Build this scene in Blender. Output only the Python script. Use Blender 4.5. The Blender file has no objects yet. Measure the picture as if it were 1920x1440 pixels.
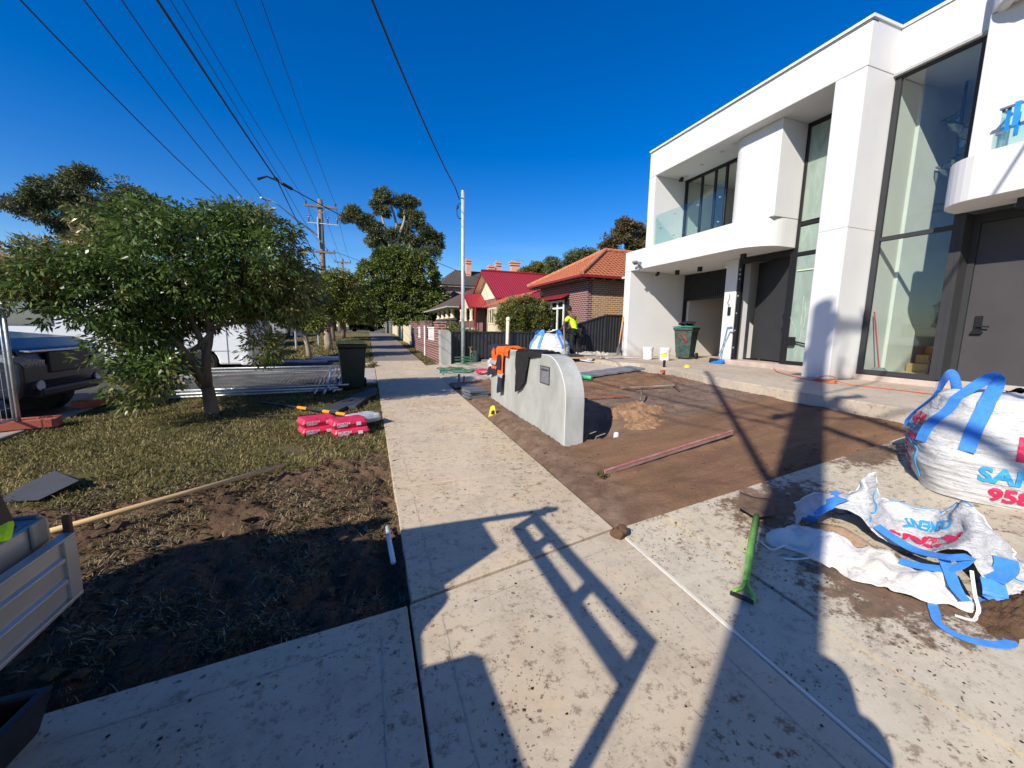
import bpy, bmesh, math, random
import numpy as np
from mathutils import Vector, Matrix, Euler, noise

random.seed(7); RNG = np.random.default_rng(7)
scn = bpy.context.scene
COL = scn.collection
R = math.radians

# ------------------------------------------------------------------ camera, sky, sun
cam_d = bpy.data.cameras.new("camera"); cam = bpy.data.objects.new("camera", cam_d); COL.objects.link(cam)
F_PX, YAW, PITCH, ROLL = 747.55, .34744, -.137766, .0166695
_f = Vector((math.sin(YAW)*math.cos(PITCH), math.cos(YAW)*math.cos(PITCH), math.sin(PITCH)))
_r = Vector((math.cos(YAW), -math.sin(YAW), 0)); _u = _r.cross(_f)
_r2 = _r*math.cos(ROLL)+_u*math.sin(ROLL); _u2 = -_r*math.sin(ROLL)+_u*math.cos(ROLL)
m = Matrix((_r2, _u2, -_f)).transposed().to_4x4(); m.translation = (0, 0, 1.6)
cam.matrix_world = m
cam_d.sensor_width = 36; cam_d.lens = F_PX/1920*36; cam_d.clip_start = .05; cam_d.clip_end = 3000
scn.camera = cam

SUN_AZ, SUN_EL = 57.5, 33.3        # direction the light travels (from +Y towards +X); elevation
w = bpy.data.worlds.new("World"); scn.world = w; w.use_nodes = True
nt = w.node_tree; N = nt.nodes; L = nt.links; N.clear()
sky = N.new('ShaderNodeTexSky'); sky.sky_type = 'NISHITA'; sky.sun_disc = False
sky.sun_elevation = R(SUN_EL); sky.sun_rotation = R(SUN_AZ+180)
sky.altitude = 60; sky.air_density = 1.0; sky.dust_density = .25; sky.ozone_density = 4.0
hs = N.new('ShaderNodeHueSaturation'); hs.inputs['Saturation'].default_value = 1.42; hs.inputs['Hue'].default_value = .514; hs.inputs['Value'].default_value = 1.16
bg = N.new('ShaderNodeBackground'); bg.inputs[1].default_value = .105
# a faint streak of high cloud low in the sky
tc = N.new('ShaderNodeTexCoord'); mp = N.new('ShaderNodeMapping'); mp.inputs['Scale'].default_value = (1.2, 1.2, 9); mp.inputs['Rotation'].default_value = (0, R(9), R(20))
nz = N.new('ShaderNodeTexNoise'); nz.inputs['Scale'].default_value = 1.6; nz.inputs['Detail'].default_value = 5
sx = N.new('ShaderNodeSeparateXYZ'); 
mz = N.new('ShaderNodeMapRange'); mz.inputs[1].default_value = .22; mz.inputs[2].default_value = .04
mn = N.new('ShaderNodeMapRange'); mn.inputs[1].default_value = .5; mn.inputs[2].default_value = .85; mn.inputs[4].default_value = .7
mm = N.new('ShaderNodeMath'); mm.operation = 'MULTIPLY'
mx = N.new('ShaderNodeMixRGB'); mx.inputs[2].default_value = (6.5, 7.6, 8.8, 1)
out = N.new('ShaderNodeOutputWorld')
L.new(tc.outputs['Generated'], mp.inputs[0]); L.new(mp.outputs[0], nz.inputs['Vector'])
L.new(tc.outputs['Generated'], sx.inputs[0]); L.new(sx.outputs[2], mz.inputs[0]); L.new(nz.outputs[0], mn.inputs[0])
L.new(mz.outputs[0], mm.inputs[0]); L.new(mn.outputs[0], mm.inputs[1])
L.new(sky.outputs[0], hs.inputs['Color']); L.new(hs.outputs[0], mx.inputs[1]); L.new(mm.outputs[0], mx.inputs[0])
L.new(mx.outputs[0], bg.inputs[0]); L.new(bg.outputs[0], out.inputs[0])

sd = bpy.data.lights.new("sun", 'SUN'); sd.energy = 5.0; sd.angle = R(.53); sd.color = (1, .925, .81)
so = bpy.data.objects.new("sun", sd); COL.objects.link(so)
az, el = R(SUN_AZ), R(SUN_EL)
SDIR = Vector((math.sin(az)*math.cos(el), math.cos(az)*math.cos(el), -math.sin(el)))
so.rotation_euler = SDIR.to_track_quat('-Z', 'Y').to_euler(); so.location = (-20, -12, 20)
scn.view_settings.view_transform = 'Standard'; scn.view_settings.look = 'None'
scn.view_settings.exposure = 0.34; scn.view_settings.gamma = 1
scn.cycles.max_bounces = 7; scn.cycles.transparent_max_bounces = 12; scn.cycles.caustics_refractive = False

# ------------------------------------------------------------------ materials
MATS = {}
def lin(c): return tuple((v/12.92 if v <= .04045 else ((v+.055)/1.055)**2.4) for v in c)
class NG:
    def __init__(s, name):
        s.m = bpy.data.materials.new(name); s.m.use_nodes = True
        s.nt = s.m.node_tree; s.nt.nodes.clear()
        s.out = s.nt.nodes.new('ShaderNodeOutputMaterial')
    def n(s, t, **kw):
        x = s.nt.nodes.new('ShaderNode'+t)
        for k, v in kw.items():
            if k in x.inputs: x.inputs[k].default_value = v
            else: setattr(x, k, v)
        return x
    def l(s, a, b): s.nt.links.new(a, b)
    def coord(s, scale=(1, 1, 1), rot=(0, 0, 0)):
        t = s.n('TexCoord'); p = s.n('Mapping'); p.inputs['Scale'].default_value = scale; p.inputs['Rotation'].default_value = rot
        s.l(t.outputs['Object'], p.inputs[0]); return p.outputs[0]
    def noise(s, co, scale, detail=5, rough=.55, dist=0):
        x = s.n('TexNoise', Scale=scale, Detail=detail, Roughness=rough, Distortion=dist); s.l(co, x.inputs['Vector']); return x.outputs[0]
    def ramp(s, fac, a, b, ca=0., cb=1.):
        x = s.n('MapRange'); x.inputs[1].default_value = a; x.inputs[2].default_value = b; x.inputs[3].default_value = ca; x.inputs[4].default_value = cb
        x.clamp = True; s.l(fac, x.inputs[0]); return x.outputs[0]
    def mix(s, fac, a, b, mode='MIX'):
        x = s.n('MixRGB'); x.blend_type = mode
        for i, v in ((0, fac), (1, a), (2, b)):
            if hasattr(v, 'is_linked'): s.l(v, x.inputs[i])
            elif i == 0: x.inputs[0].default_value = v
            else: x.inputs[i].default_value = (*v[:3], 1)
        return x.outputs[0]
    def math(s, op, a, b=0.):
        x = s.n('Math'); x.operation = op
        for i, v in ((0, a), (1, b)):
            if hasattr(v, 'is_linked'): s.l(v, x.inputs[i])
            else: x.inputs[i].default_value = v
        return x.outputs[0]
    def bump(s, h, strength=.3, dist=.01, prev=None):
        x = s.n('Bump', Strength=strength, Distance=dist); s.l(h, x.inputs['Height'])
        if prev: s.l(prev, x.inputs['Normal'])
        return x.outputs[0]
    def bsdf(s, color, rough=.7, metal=0., normal=None, spec=.5, **kw):
        b = s.n('BsdfPrincipled')
        for k, v in (('Base Color', color), ('Roughness', rough), ('Metallic', metal)):
            if hasattr(v, 'is_linked'): s.l(v, b.inputs[k])
            else: b.inputs[k].default_value = (*v[:3], 1) if k == 'Base Color' else v
        b.inputs['Specular IOR Level'].default_value = spec
        for k, v in kw.items(): b.inputs[k.replace('_', ' ')].default_value = v
        if normal: s.l(normal, b.inputs['Normal'])
        s.l(b.outputs[0], s.out.inputs[0]); return b

def M(name, col, rough=.7, var=.12, scale=6, bump=.15, bscale=80, bd=.003, metal=0., spec=.4, col2=None, stretch=(1, 1, 1), **kw):
    if name in MATS: return MATS[name]
    g = NG(name); co = g.coord(stretch)
    f = g.ramp(g.noise(co, scale, 6), .3, .7)
    a = tuple(c*(1-var) for c in col); b = col2 if col2 else tuple(min(1, c*(1+var)) for c in col)
    c = g.mix(f, a, b)
    nb = g.bump(g.noise(co, bscale, 4), bump, bd) if bump else None
    g.bsdf(c, rough, metal, nb, spec, **kw); MATS[name] = g.m; return g.m

def mat_render():
    g = NG('white_render'); co = g.coord()
    c = g.mix(g.ramp(g.noise(co, .9, 5), .35, .7), (.66, .655, .645), (.61, .61, .605))
    zz = g.n('SeparateXYZ'); t0 = g.n('TexCoord'); g.l(t0.outputs['Object'], zz.inputs[0])
    c = g.mix(g.math('MULTIPLY', g.ramp(zz.outputs[2], .35, .0), g.ramp(g.noise(co, 5, 6, .7), .35, .65, .15, .8)), c, (.42, .33, .24))
    c = g.mix(g.ramp(g.noise(g.coord((1, 1, .12), (0, 0, 0)), 2.2, 7, .7), .56, .78, 0, .22), c, (.50, .49, .46))
    c = g.mix(g.ramp(g.noise(co, 60, 3), .62, .8, 0, .12), c, (.5, .5, .5))
    g.bsdf(c, .9, 0, g.bump(g.noise(co, 160, 5), .45, .004), .25); return g.m
def mat_concrete(name, c1, c2, dirt=.5, spots=.5, broom=(1, 0), dirtcol=(.13, .072, .042), patches=()):
    g = NG(name); co = g.coord()
    c = g.mix(g.ramp(g.noise(co, 1.1, 7, .65), .33, .68), c1, c2)
    c = g.mix(g.ramp(g.noise(co, 4, 9, .75), .47, .66, 0, .75), c, (c1[0]*.66, c1[1]*.66, c1[2]*.68))
    c = g.mix(g.ramp(g.noise(co, 2.3, 9, .7), .55, .7, 0, .6), c, (min(1,c1[0]*1.12), c1[1]*1.02, c1[2]*.88))
    c = g.mix(g.ramp(g.noise(co, .75, 4, .55), .48, .72, 0, .5), c, (c1[0]*.74, c1[1]*.66, c1[2]*.55))
    # brown soil stains, broken up
    big = g.ramp(g.noise(co, .8, 4, .6), .5-.18*dirt, .78-.2*dirt)
    fine = g.ramp(g.noise(co, 17, 12, .8), .53, .60)
    c = g.mix(g.math('MULTIPLY', g.math('MULTIPLY', big, fine), min(1, .25+dirt)), c, dirtcol)
    if patches:      # trodden soil lying on the slab
        pm = None
        for (px_, py_, pr_, sx_) in patches:
            vd = g.n('VectorMath'); vd.operation = 'DISTANCE'; mp_ = g.n('Mapping'); mp_.inputs['Location'].default_value = (-px_, -py_*sx_, 0); mp_.inputs['Scale'].default_value = (1, sx_, 0)
            tt = g.n('TexCoord'); g.l(tt.outputs['Object'], mp_.inputs[0]); g.l(mp_.outputs[0], vd.inputs[0])
            q = g.ramp(vd.outputs['Value'], pr_, pr_*.1); pm = q if pm is None else g.math('MAXIMUM', pm, q)
        nn = g.noise(co, 9, 12, .78)
        fpm = g.ramp(g.math('ADD', g.math('MULTIPLY', pm, .42), nn), .72, .80)
        c = g.mix(fpm, c, g.mix(g.ramp(g.noise(co, 16, 6), .35, .65), (.17, .10, .062), (.10, .062, .040)))
    # dark flecks and clods
    vco = g.n('VectorMath'); vco.operation = 'ADD'; nv_ = g.n('TexNoise', Scale=30, Detail=4); g.l(co, nv_.inputs['Vector']); vs_ = g.n('VectorMath'); vs_.operation = 'SCALE'; vs_.inputs['Scale'].default_value = .05; g.l(nv_.outputs['Color'], vs_.inputs[0]); g.l(co, vco.inputs[0]); g.l(vs_.outputs[0], vco.inputs[1])
    v = g.n('TexVoronoi', Scale=11, Randomness=1); g.l(vco.outputs[0], v.inputs['Vector'])
    sp = g.math('MULTIPLY', g.ramp(v.outputs['Distance'], .13, .09), g.ramp(g.noise(co, 1.7, 3), .44, .56))
    v2 = g.n('TexVoronoi', Scale=34, Randomness=1); g.l(vco.outputs[0], v2.inputs['Vector'])
    sp2 = g.math('MULTIPLY', g.ramp(v2.outputs['Distance'], .24, .14), g.ramp(g.noise(co, 2.6, 4), .43, .56))
    c = g.mix(g.math('MULTIPLY', g.math('MAXIMUM', sp, sp2), spots), c, (.05, .032, .022))
    wv = g.noise(g.coord((260*broom[1]+6, 260*broom[0]+6, 1)), 1.0, 2)
    nb = g.bump(wv, .22, .004); nb = g.bump(g.noise(co, 70, 6), .25, .004, nb)
    c = g.mix(g.ramp(wv, .3, .75, 0, .26), c, (c1[0]*.6, c1[1]*.6, c1[2]*.62))
    g.bsdf(c, .88, 0, nb, .25); return g.m
def mat_soil(name, c1, c2, c3, scale=1.2):
    g = NG(name); co = g.coord()
    c = g.mix(g.ramp(g.noise(co, scale, 6, .6, .5), .36, .64), c1, c2)
    c = g.mix(g.ramp(g.noise(co, 9, 8, .7), .45, .7, 0, .75), c, c3)
    c = g.mix(g.ramp(g.noise(co, 90, 3), .6, .75, 0, .35), c, (.36, .27, .19))
    nb = g.bump(g.noise(co, 28, 10, .75), .9, .03); nb = g.bump(g.noise(co, 150, 4), .5, .006, nb)
    g.bsdf(c, .95, 0, nb, .15); return g.m
def mat_brick(name, cols, mortar, w=.24, h=.086, msize=.012):
    g = NG(name); t = g.n('TexCoord'); s = g.n('SeparateXYZ'); g.l(t.outputs['Object'], s.inputs[0])
    u = g.math('ADD', s.outputs[0], s.outputs[1]); cb = g.n('CombineXYZ'); g.l(u, cb.inputs[0]); g.l(s.outputs[2], cb.inputs[1])
    b = g.n('TexBrick', Scale=1.0); b.inputs['Brick Width'].default_value = w; b.inputs['Row Height'].default_value = h
    b.inputs['Mortar Size'].default_value = msize; b.inputs['Mortar Smooth'].default_value = .3; b.inputs['Bias'].default_value = 0
    b.inputs['Color1'].default_value = (*cols[0], 1); b.inputs['Color2'].default_value = (*cols[1], 1); b.inputs['Mortar'].default_value = (*mortar, 1)
    g.l(cb.outputs[0], b.inputs['Vector'])
    c = g.mix(g.ramp(g.noise(g.coord(), 7, 6), .3, .7, 0, .45), b.outputs[0], cols[2])
    c = g.mix(g.ramp(b.outputs[1], 0, 1), c, b.outputs[0])
    nb = g.bump(b.outputs[1], -.6, .01) ; nb = g.bump(g.noise(g.coord(), 120, 4), .3, .004, nb)
    g.bsdf(c, .85, 0, nb, .3); return g.m
def mat_roof(name, c1, c2, axis=0, pitch=.2, metal=False, rough=.8):
    g = NG(name); t = g.n('TexCoord'); s = g.n('SeparateXYZ'); g.l(t.outputs['Object'], s.inputs[0])
    wv = g.math('SINE', g.math('MULTIPLY', s.outputs[axis], 2*math.pi/pitch))
    c = g.mix(g.ramp(g.noise(g.coord(), 1.5 if metal else 5, 6, .7), .35, .68), c1, c2)
    if not metal: c = g.mix(g.ramp(g.noise(g.coord(), 24, 4), .55, .72, 0, .6), c, (c1[0]*.35, c1[1]*.4, c1[2]*.5))
    g.bsdf(c, rough, 0, g.bump(wv, .55, .03), .4); return g.m
def mat_glass(name, tint=(.82, .93, .88), refl=.12, rough=.02, trans=.0):
    g = NG(name); tr = g.n('BsdfTransparent'); tr.inputs[0].default_value = (*tint, 1)
    gl = g.n('BsdfGlossy', Roughness=rough); gl.inputs[0].default_value = (.95, .97, .97, 1)
    lw_ = g.n('LayerWeight', Blend=.5); f = g.math('ADD', g.math('MULTIPLY', g.math('POWER', lw_.outputs['Facing'], 3.5), .75), .03+refl*.25)
    mxs = g.n('MixShader'); g.l(f, mxs.inputs[0]); g.l(tr.outputs[0], mxs.inputs[1]); g.l(gl.outputs[0], mxs.inputs[2])
    last = mxs
    if trans:
        df = g.n('BsdfDiffuse'); df.inputs[0].default_value = (.42, .52, .46, 1); co = g.coord((1, 1, .25))
        m2 = g.n('MixShader'); g.l(g.ramp(g.noise(co, 5, 6, .6, 1.2), .3, .75, trans*.55, trans), m2.inputs[0]); g.l(mxs.outputs[0], m2.inputs[1]); g.l(df.outputs[0], m2.inputs[2]); last = m2
    g.l(last.outputs[0], g.out.inputs[0]); return g.m
def mat_leaf(name, c1, c2, c3=None, amt3=.3, nscale=.8, transl=.3, rough=.5):
    g = NG(name); at = g.n('Attribute'); at.attribute_name = 'v'
    c = g.mix(at.outputs['Fac'], c1, c2)
    if c3: c = g.mix(g.math('MULTIPLY', g.ramp(g.noise(g.coord(), nscale, 4), .46, .62), g.ramp(at.outputs['Fac'], 1-amt3-.25, 1-amt3+.2)), c, c3)
    b = g.bsdf(c, rough, 0, None, .35)
    tl = g.n('BsdfTranslucent'); g.l(c, tl.inputs[0]); ms = g.n('MixShader'); ms.inputs[0].default_value = transl
    g.l(b.outputs[0], ms.inputs[1]); g.l(tl.outputs[0], ms.inputs[2]); g.l(ms.outputs[0], g.out.inputs[0]); return g.m
def mat_fabric(name, col, var=.1):
    g = NG(name); co = g.coord()
    c = g.mix(g.ramp(g.noise(co, 3, 5), .35, .7), col, tuple(v*(1-var) for v in col))
    wr = g.noise(g.coord((3, 3, 26)), 1.3, 6, .6, 1.0)
    nb = g.bump(wr, .8, .035); nb = g.bump(g.noise(g.coord((1, 1, 3)), 14, 6, .65, 1.4), .6, .02, nb)
    wv_ = g.n('TexWave', Scale=90); g.l(co, wv_.inputs['Vector']); nb = g.bump(wv_.outputs[1], .12, .002, nb)
    c = g.mix(g.ramp(g.noise(co, 6, 8, .75), .56, .74, 0, .45), c, (.42, .34, .26))
    g.bsdf(c, .5, 0, nb, .4); return g.m

render_w = mat_render()
conc_new = mat_concrete('footpath_concrete', (.63, .51, .35), (.52, .44, .33), .95, .7, (1, 0))
conc_drive = mat_concrete('driveway_concrete', (.59, .49, .35), (.50, .435, .34), .85, .75, (1, 0))
conc_dirty = mat_concrete('muddy_concrete', (.55, .485, .365), (.46, .42, .335), 1.0, .95, (0, 1), patches=((3.1, 2.15, 1.1, 1.6), (2.75, 1.25, .8, 1), (3.3, .75, .7, 1), (4.6, 2.35, 1.0, 2.5)))
conc_porch = mat_concrete('porch_concrete', (.56, .475, .37), (.47, .40, .31), .9, .4, (1, 0), (.24, .15, .08))
conc_old = mat_concrete('old_path_concrete', (.28, .235, .195), (.21, .18, .155), .3, .4)
conc_kerb = mat_concrete('kerb_concrete', (.36, .33, .29), (.28, .26, .235), .3, .5)
asphalt = M('asphalt', (.05, .05, .052), .9, .3, 3, .5, 120, .006)
soil_dark = mat_soil('dark_garden_soil', (.060, .038, .025), (.098, .062, .040), (.036, .024, .017))
soil_brown = mat_soil('brown_soil', (.175, .098, .055), (.120, .082, .058), (.10, .062, .040), .7)
sand_m = mat_soil('yellow_sand', (.42, .25, .135), (.29, .17, .10), (.19, .11, .066), 9)
charcoal = M('charcoal_paint', (.042, .043, .046), .6, .08, 4, .05, 60, spec=.15)
black_m = M('black_metal', (.012, .012, .013), .45, .1, 5, .05)
blackpl = M('black_plastic', (.018, .018, .02), .5, .2, 9, .2)
steel = M('galvanised_steel', (.50, .53, .54), .42, .2, 14, .1, 90, .002, metal=.55)
alu = M('painted_aluminium', (.42, .42, .40), .38, .08, 5, .08, 90, metal=.55)
timber = M('pine_timber', (.62, .42, .20), .6, .2, 3, .3, 40, .003, stretch=(1, 1, 8))
oldwood = M('weathered_wood', (.22, .17, .125), .85, .3, 5, .5, 30, .006, stretch=(1, 1, 6))
polewood = M('pole_wood', (.20, .165, .135), .9, .3, 4, .7, 24, .01, stretch=(9, 9, .6))
bark = M('bark', (.16, .115, .08), .9, .35, 7, .8, 26, .015, stretch=(1, 1, .4))
barkpale = M('pale_bark', (.34, .27, .2), .85, .3, 5, .6, 20, .01, stretch=(1, 1, .5))
graywash = M('cement_render', (.36, .365, .335), .85, .14, 2.2, .35, 70, .004, col2=(.46, .46, .43))
glass_p = mat_glass('window_glass', (.91, .95, .925), .08)
glass_b = mat_glass('balustrade_glass', (.86, .96, .935), .10)
glass_f = mat_glass('film_covered_glass', (.70, .80, .74), .15, .12, .75)
glass_d = mat_glass('dark_window_glass', (.10, .12, .13), .5)
rubber = M('tyre_rubber', (.02, .02, .021), .8, .3, 20, .6, 40, .01)
chrome = M('chrome', (.7, .7, .72), .15, .05, 4, 0, metal=1)
lampglass = M('lamp_glass', (.55, .6, .65), .1, .1, 3, 0, spec=1)
white_p = M('white_paint', (.72, .72, .70), .45, .04, 3, .05)
cream_p = M('cream_paint', (.66, .58, .38), .6, .07, 3, .1)
navy_car = M('dark_blue_car_paint', (.013, .019, .032), .26, .1, 2, 0, spec=.6)
orange_b = M('orange_plastic', (.55, .115, .06), .7, .3, 8, .5, 30, col2=(.42, .12, .08))
bluestrap = M('blue_webbing', (.06, .25, .66), .5, .12, 30, .35, 160, .003)
bag_w = mat_fabric('woven_bag_fabric', (.64, .64, .63))
red_ink = M('red_ink', (.60, .02, .09), .6, .05, 5, 0)
blue_ink = M('blue_ink', (.03, .30, .60), .6, .05, 5, 0)
green_bin = M('dark_green_plastic', (.012, .055, .035), .45, .2, 6, .2, 60, .002)
greenhose = M('green_hose', (.03, .14, .08), .5, .2, 8, .1)
limeg = M('lime_paint', (.20, .52, .08), .45, .35, 14, .2, 50, col2=(.30, .66, .12))
yellow_p = M('yellow_plastic', (.80, .58, .03), .5, .15, 10, .1)

# ------------------------------------------------------------------ mesh building
ORG = {}
def tag(o, label=None, cat=None, group=None, kind=None):
    if label: o['label'] = label
    if cat: o['category'] = cat
    if group: o['group'] = group
    if kind: o['kind'] = kind
    return o
def thing(name, label, cat, loc=(0, 0, 0), group=None):
    o = bpy.data.objects.new(name, None); COL.objects.link(o); o.location = loc; o.empty_display_size = .2
    ORG[o.name] = Vector(loc); return tag(o, label, cat, group)
class MB:
    def __init__(s): s.v = []; s.f = []
    def add(s, vs, fs):
        k = len(s.v); s.v += [Vector(p) for p in vs]; s.f += [tuple(i+k for i in f) for f in fs]; return s
    def box(s, x0, x1, y0, y1, z0, z1):
        return s.add([(x, y, z) for z in (z0, z1) for y in (y0, y1) for x in (x0, x1)],
                     [(0, 2, 3, 1), (4, 5, 7, 6), (0, 1, 5, 4), (2, 6, 7, 3), (0, 4, 6, 2), (1, 3, 7, 5)])
    def obox(s, c, size, rot=(0, 0, 0)):
        e = Euler([R(a) for a in rot]).to_matrix(); h = Vector(size)/2
        vs = [Vector(c)+e@Vector((a*h.x, b*h.y, d*h.z)) for d in (-1, 1) for b in (-1, 1) for a in (-1, 1)]
        return s.add(vs, [(0, 2, 3, 1), (4, 5, 7, 6), (0, 1, 5, 4), (2, 6, 7, 3), (0, 4, 6, 2), (1, 3, 7, 5)])
    def prism(s, poly, axis, a, b):
        n = len(poly)
        def P(p, t): return {'x': (t, p[0], p[1]), 'y': (p[0], t, p[1]), 'z': (p[0], p[1], t)}[axis]
        return s.add([P(p, a) for p in poly]+[P(p, b) for p in poly],
                     [tuple(range(n)), tuple(range(2*n-1, n-1, -1))]+[(i, (i+1) % n, n+(i+1) % n, n+i) for i in range(n)])
    def tube(s, pts, r, n=8, cap=True):
        pts = [Vector(p) for p in pts]; m = len(pts); rs = r if isinstance(r, (list, tuple)) else [r]*m
        k = len(s.v); prev = None
        for i, p in enumerate(pts):
            d = (pts[min(i+1, m-1)]-pts[max(i-1, 0)]); d = d.normalized() if d.length > 1e-9 else Vector((0, 0, 1))
            if prev is None:
                a = d.orthogonal().normalized()
            else:
                a = prev-d*prev.dot(d); a = a.normalized() if a.length > 1e-6 else d.orthogonal().normalized()
            prev = a; b = d.cross(a)
            for j in range(n):
                t = 2*math.pi*j/n; s.v.append(p+(a*math.cos(t)+b*math.sin(t))*rs[i])
        for i in range(m-1):
            for j in range(n):
                q = (j+1) % n; s.f.append((k+i*n+j, k+i*n+q, k+(i+1)*n+q, k+(i+1)*n+j))
        if cap: s.f.append(tuple(k+j for j in range(n-1, -1, -1))); s.f.append(tuple(k+(m-1)*n+j for j in range(n)))
        return s
    def lathe(s, prof, c=(0, 0, 0), n=20, sx=1, sy=1):
        k = len(s.v)
        for r, z in prof:
            for j in range(n):
                t = 2*math.pi*j/n; s.v.append(Vector((c[0]+r*math.cos(t)*sx, c[1]+r*math.sin(t)*sy, c[2]+z)))
        for i in range(len(prof)-1):
            for j in range(n):
                q = (j+1) % n; s.f.append((k+i*n+j, k+i*n+q, k+(i+1)*n+q, k+(i+1)*n+j))
        s.f.append(tuple(k+j for j in range(n-1, -1, -1))); s.f.append(tuple(k+(len(prof)-1)*n+j for j in range(n)))
        return s
    def grid(s, P):     # P: rows of points
        k = len(s.v); nr, nc = len(P), len(P[0])
        for row in P: s.v += [Vector(p) for p in row]
        for i in range(nr-1):
            for j in range(nc-1): s.f.append((k+i*nc+j, k+i*nc+j+1, k+(i+1)*nc+j+1, k+(i+1)*nc+j))
        return s
    def xf(s, M4):
        s.v = [M4@p for p in s.v]; return s
    def build(s, name, mat, parent=None, org=None, bevel=0, smooth=False, solid=0, sub=0, segs=2):
        me = bpy.data.meshes.new(name); o = bpy.data.objects.new(name, me); COL.objects.link(o)
        if parent: off = ORG[parent.name]; o.parent = parent
        else:
            if org is None:
                xs = [p.x for p in s.v]; ys = [p.y for p in s.v]; org = ((min(xs)+max(xs))/2, (min(ys)+max(ys))/2, min(p.z for p in s.v))
            off = Vector(org); o.location = off
        ORG[o.name] = off
        me.from_pydata([p-off for p in s.v], [], s.f); me.materials.append(mat)
        bm = bmesh.new(); bm.from_mesh(me); bmesh.ops.recalc_face_normals(bm, faces=bm.faces); bm.to_mesh(me); bm.free()
        if smooth: me.polygons.foreach_set('use_smooth', [True]*len(me.polygons))
        if solid: md = o.modifiers.new('solid', 'SOLIDIFY'); md.thickness = solid; md.offset = 0
        if bevel: md = o.modifiers.new('bevel', 'BEVEL'); md.width = bevel; md.segments = segs; md.limit_method = 'ANGLE'; md.angle_limit = R(40)
        if sub: md = o.modifiers.new('sub', 'SUBSURF'); md.levels = sub; md.render_levels = sub
        return o
def struct(o): o['kind'] = 'structure'; return o
def children(o): return [c for c in bpy.data.objects if c.parent == o]
def copy_tree(o, loc=None, rz=None, parent=None, label=None, sc=None):
    c = o.copy(); COL.objects.link(c)
    if parent: c.parent = parent
    if loc is not None: c.location = loc
    if rz is not None: c.rotation_euler.z = rz
    if sc is not None: c.scale = (sc, sc, sc) if not isinstance(sc, tuple) else sc
    if label: c['label'] = label
    for ch in children(o):
        copy_tree(ch, parent=c)
    return c
def np_mesh(name, V, nper, mat, parent=None, org=(0, 0, 0), vals=None, smooth=False):
    """V: (n*nper,3) array, each run of nper vertices is one face"""
    nf = len(V)//nper; me = bpy.data.meshes.new(name)
    off = np.array(ORG[parent.name] if parent else org)
    me.vertices.add(len(V)); me.vertices.foreach_set('co', (V-off).astype(np.float32).ravel())
    me.loops.add(len(V)); me.loops.foreach_set('vertex_index', np.arange(len(V), dtype=np.int32))
    me.polygons.add(nf); me.polygons.foreach_set('loop_start', np.arange(0, len(V), nper, dtype=np.int32))
    me.update(calc_edges=True)
    if vals is not None:
        a = me.attributes.new('v', 'FLOAT', 'FACE'); a.data.foreach_set('value', vals.astype(np.float32))
    me.materials.append(mat); o = bpy.data.objects.new(name, me); COL.objects.link(o)
    if parent: o.parent = parent
    else: o.location = org
    ORG[o.name] = Vector(off); return o

# ------------------------------------------------------------------ ground heights
S = .028
def G(x, y):
    s = S*max(y, -8) if y <= 36 else max(1.008-.006*(y-36), .82)
    if x > 1.77:
        t = min((x-1.77)/4.4, 1.0)
        if y <= 13.2: s += t*(.64-s)
        else: s += t*(max(.66, s+.08)-s)
    return s
def sheet(name, xs, ys, mat, dz=0., fn=None, smooth=True, solid=0):
    P = [[(x, y, G(x, y)+dz+(fn(x, y) if fn else 0)) for x in xs] for y in ys]
    return MB().grid(P).build(name, mat, org=(0, 0, 0), smooth=smooth, solid=solid)
def fr(a, b, st):
    n = max(1, int(round((b-a)/st))); return [a+(b-a)*i/n for i in range(n+1)]
def fbm(x, y, s, o=4): return noise.fractal(Vector((x*s, y*s, 3.1)), .9, 2.1, o)
def sm(a, b, x): t = min(max((x-a)/(b-a), 0), 1); return t*t*(3-2*t)

# the wide ground sheet, sunk a little below the finished surfaces
grassfar = M('distant_grass', (.10, .105, .035), .95, .35, 1.5, .6, 30, .03, col2=(.17, .14, .06))
xs = [-700, -200, -60, -20, -9, -4.6, -4.0, 0, 1.7, 3, 4.5, 6.2, 9, 20, 60, 200, 700]
ys = [-300, -60, -20, -8, -4, 0, 4, 8, 13.1, 14, 20, 28, 36, 45, 60, 90, 200, 800]
P = [[(x, y, G(x, y)-(.28 if x < -4.3 else .16)) for x in xs] for y in ys]
struct(MB().grid(P).build('ground', grassfar, org=(0, 0, 0)))
# road
P = [[(x, y, S*max(y, -8)*(1 if y <= 36 else 0)+(0 if y <= 36 else max(1.008-.006*(y-36), .82))-.13) for x in (-12.5, -4.42)] for y in [-8, 0, 8, 16, 24, 32, 36, 50, 66, 100, 160]]
struct(MB().grid(P).build('road', asphalt, org=(0, 0, 0)))
mb = MB()
for a, b in zip([-8, 0, 9.6], [0, 9.6, 9.7]): pass
for y0 in fr(-8, 34, 2.0)[:-1]:
    z0, z1 = G(-4.3, y0), G(-4.3, y0+1.985)
    mb.add([(-4.42, y0, z0-.2), (-4.2, y0, z0-.2), (-4.2, y0, z0+.012), (-4.42, y0, z0+.0), (-4.42, y0+1.985, z1-.2), (-4.2, y0+1.985, z1-.2), (-4.2, y0+1.985, z1+.012), (-4.42, y0+1.985, z1+.0)],
           [(0, 3, 2, 1), (4, 5, 6, 7), (2, 3, 7, 6), (0, 4, 7, 3), (1, 2, 6, 5)])
struct(mb.build('kerb', conc_kerb, org=(0, 0, 0), bevel=.02))

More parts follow.
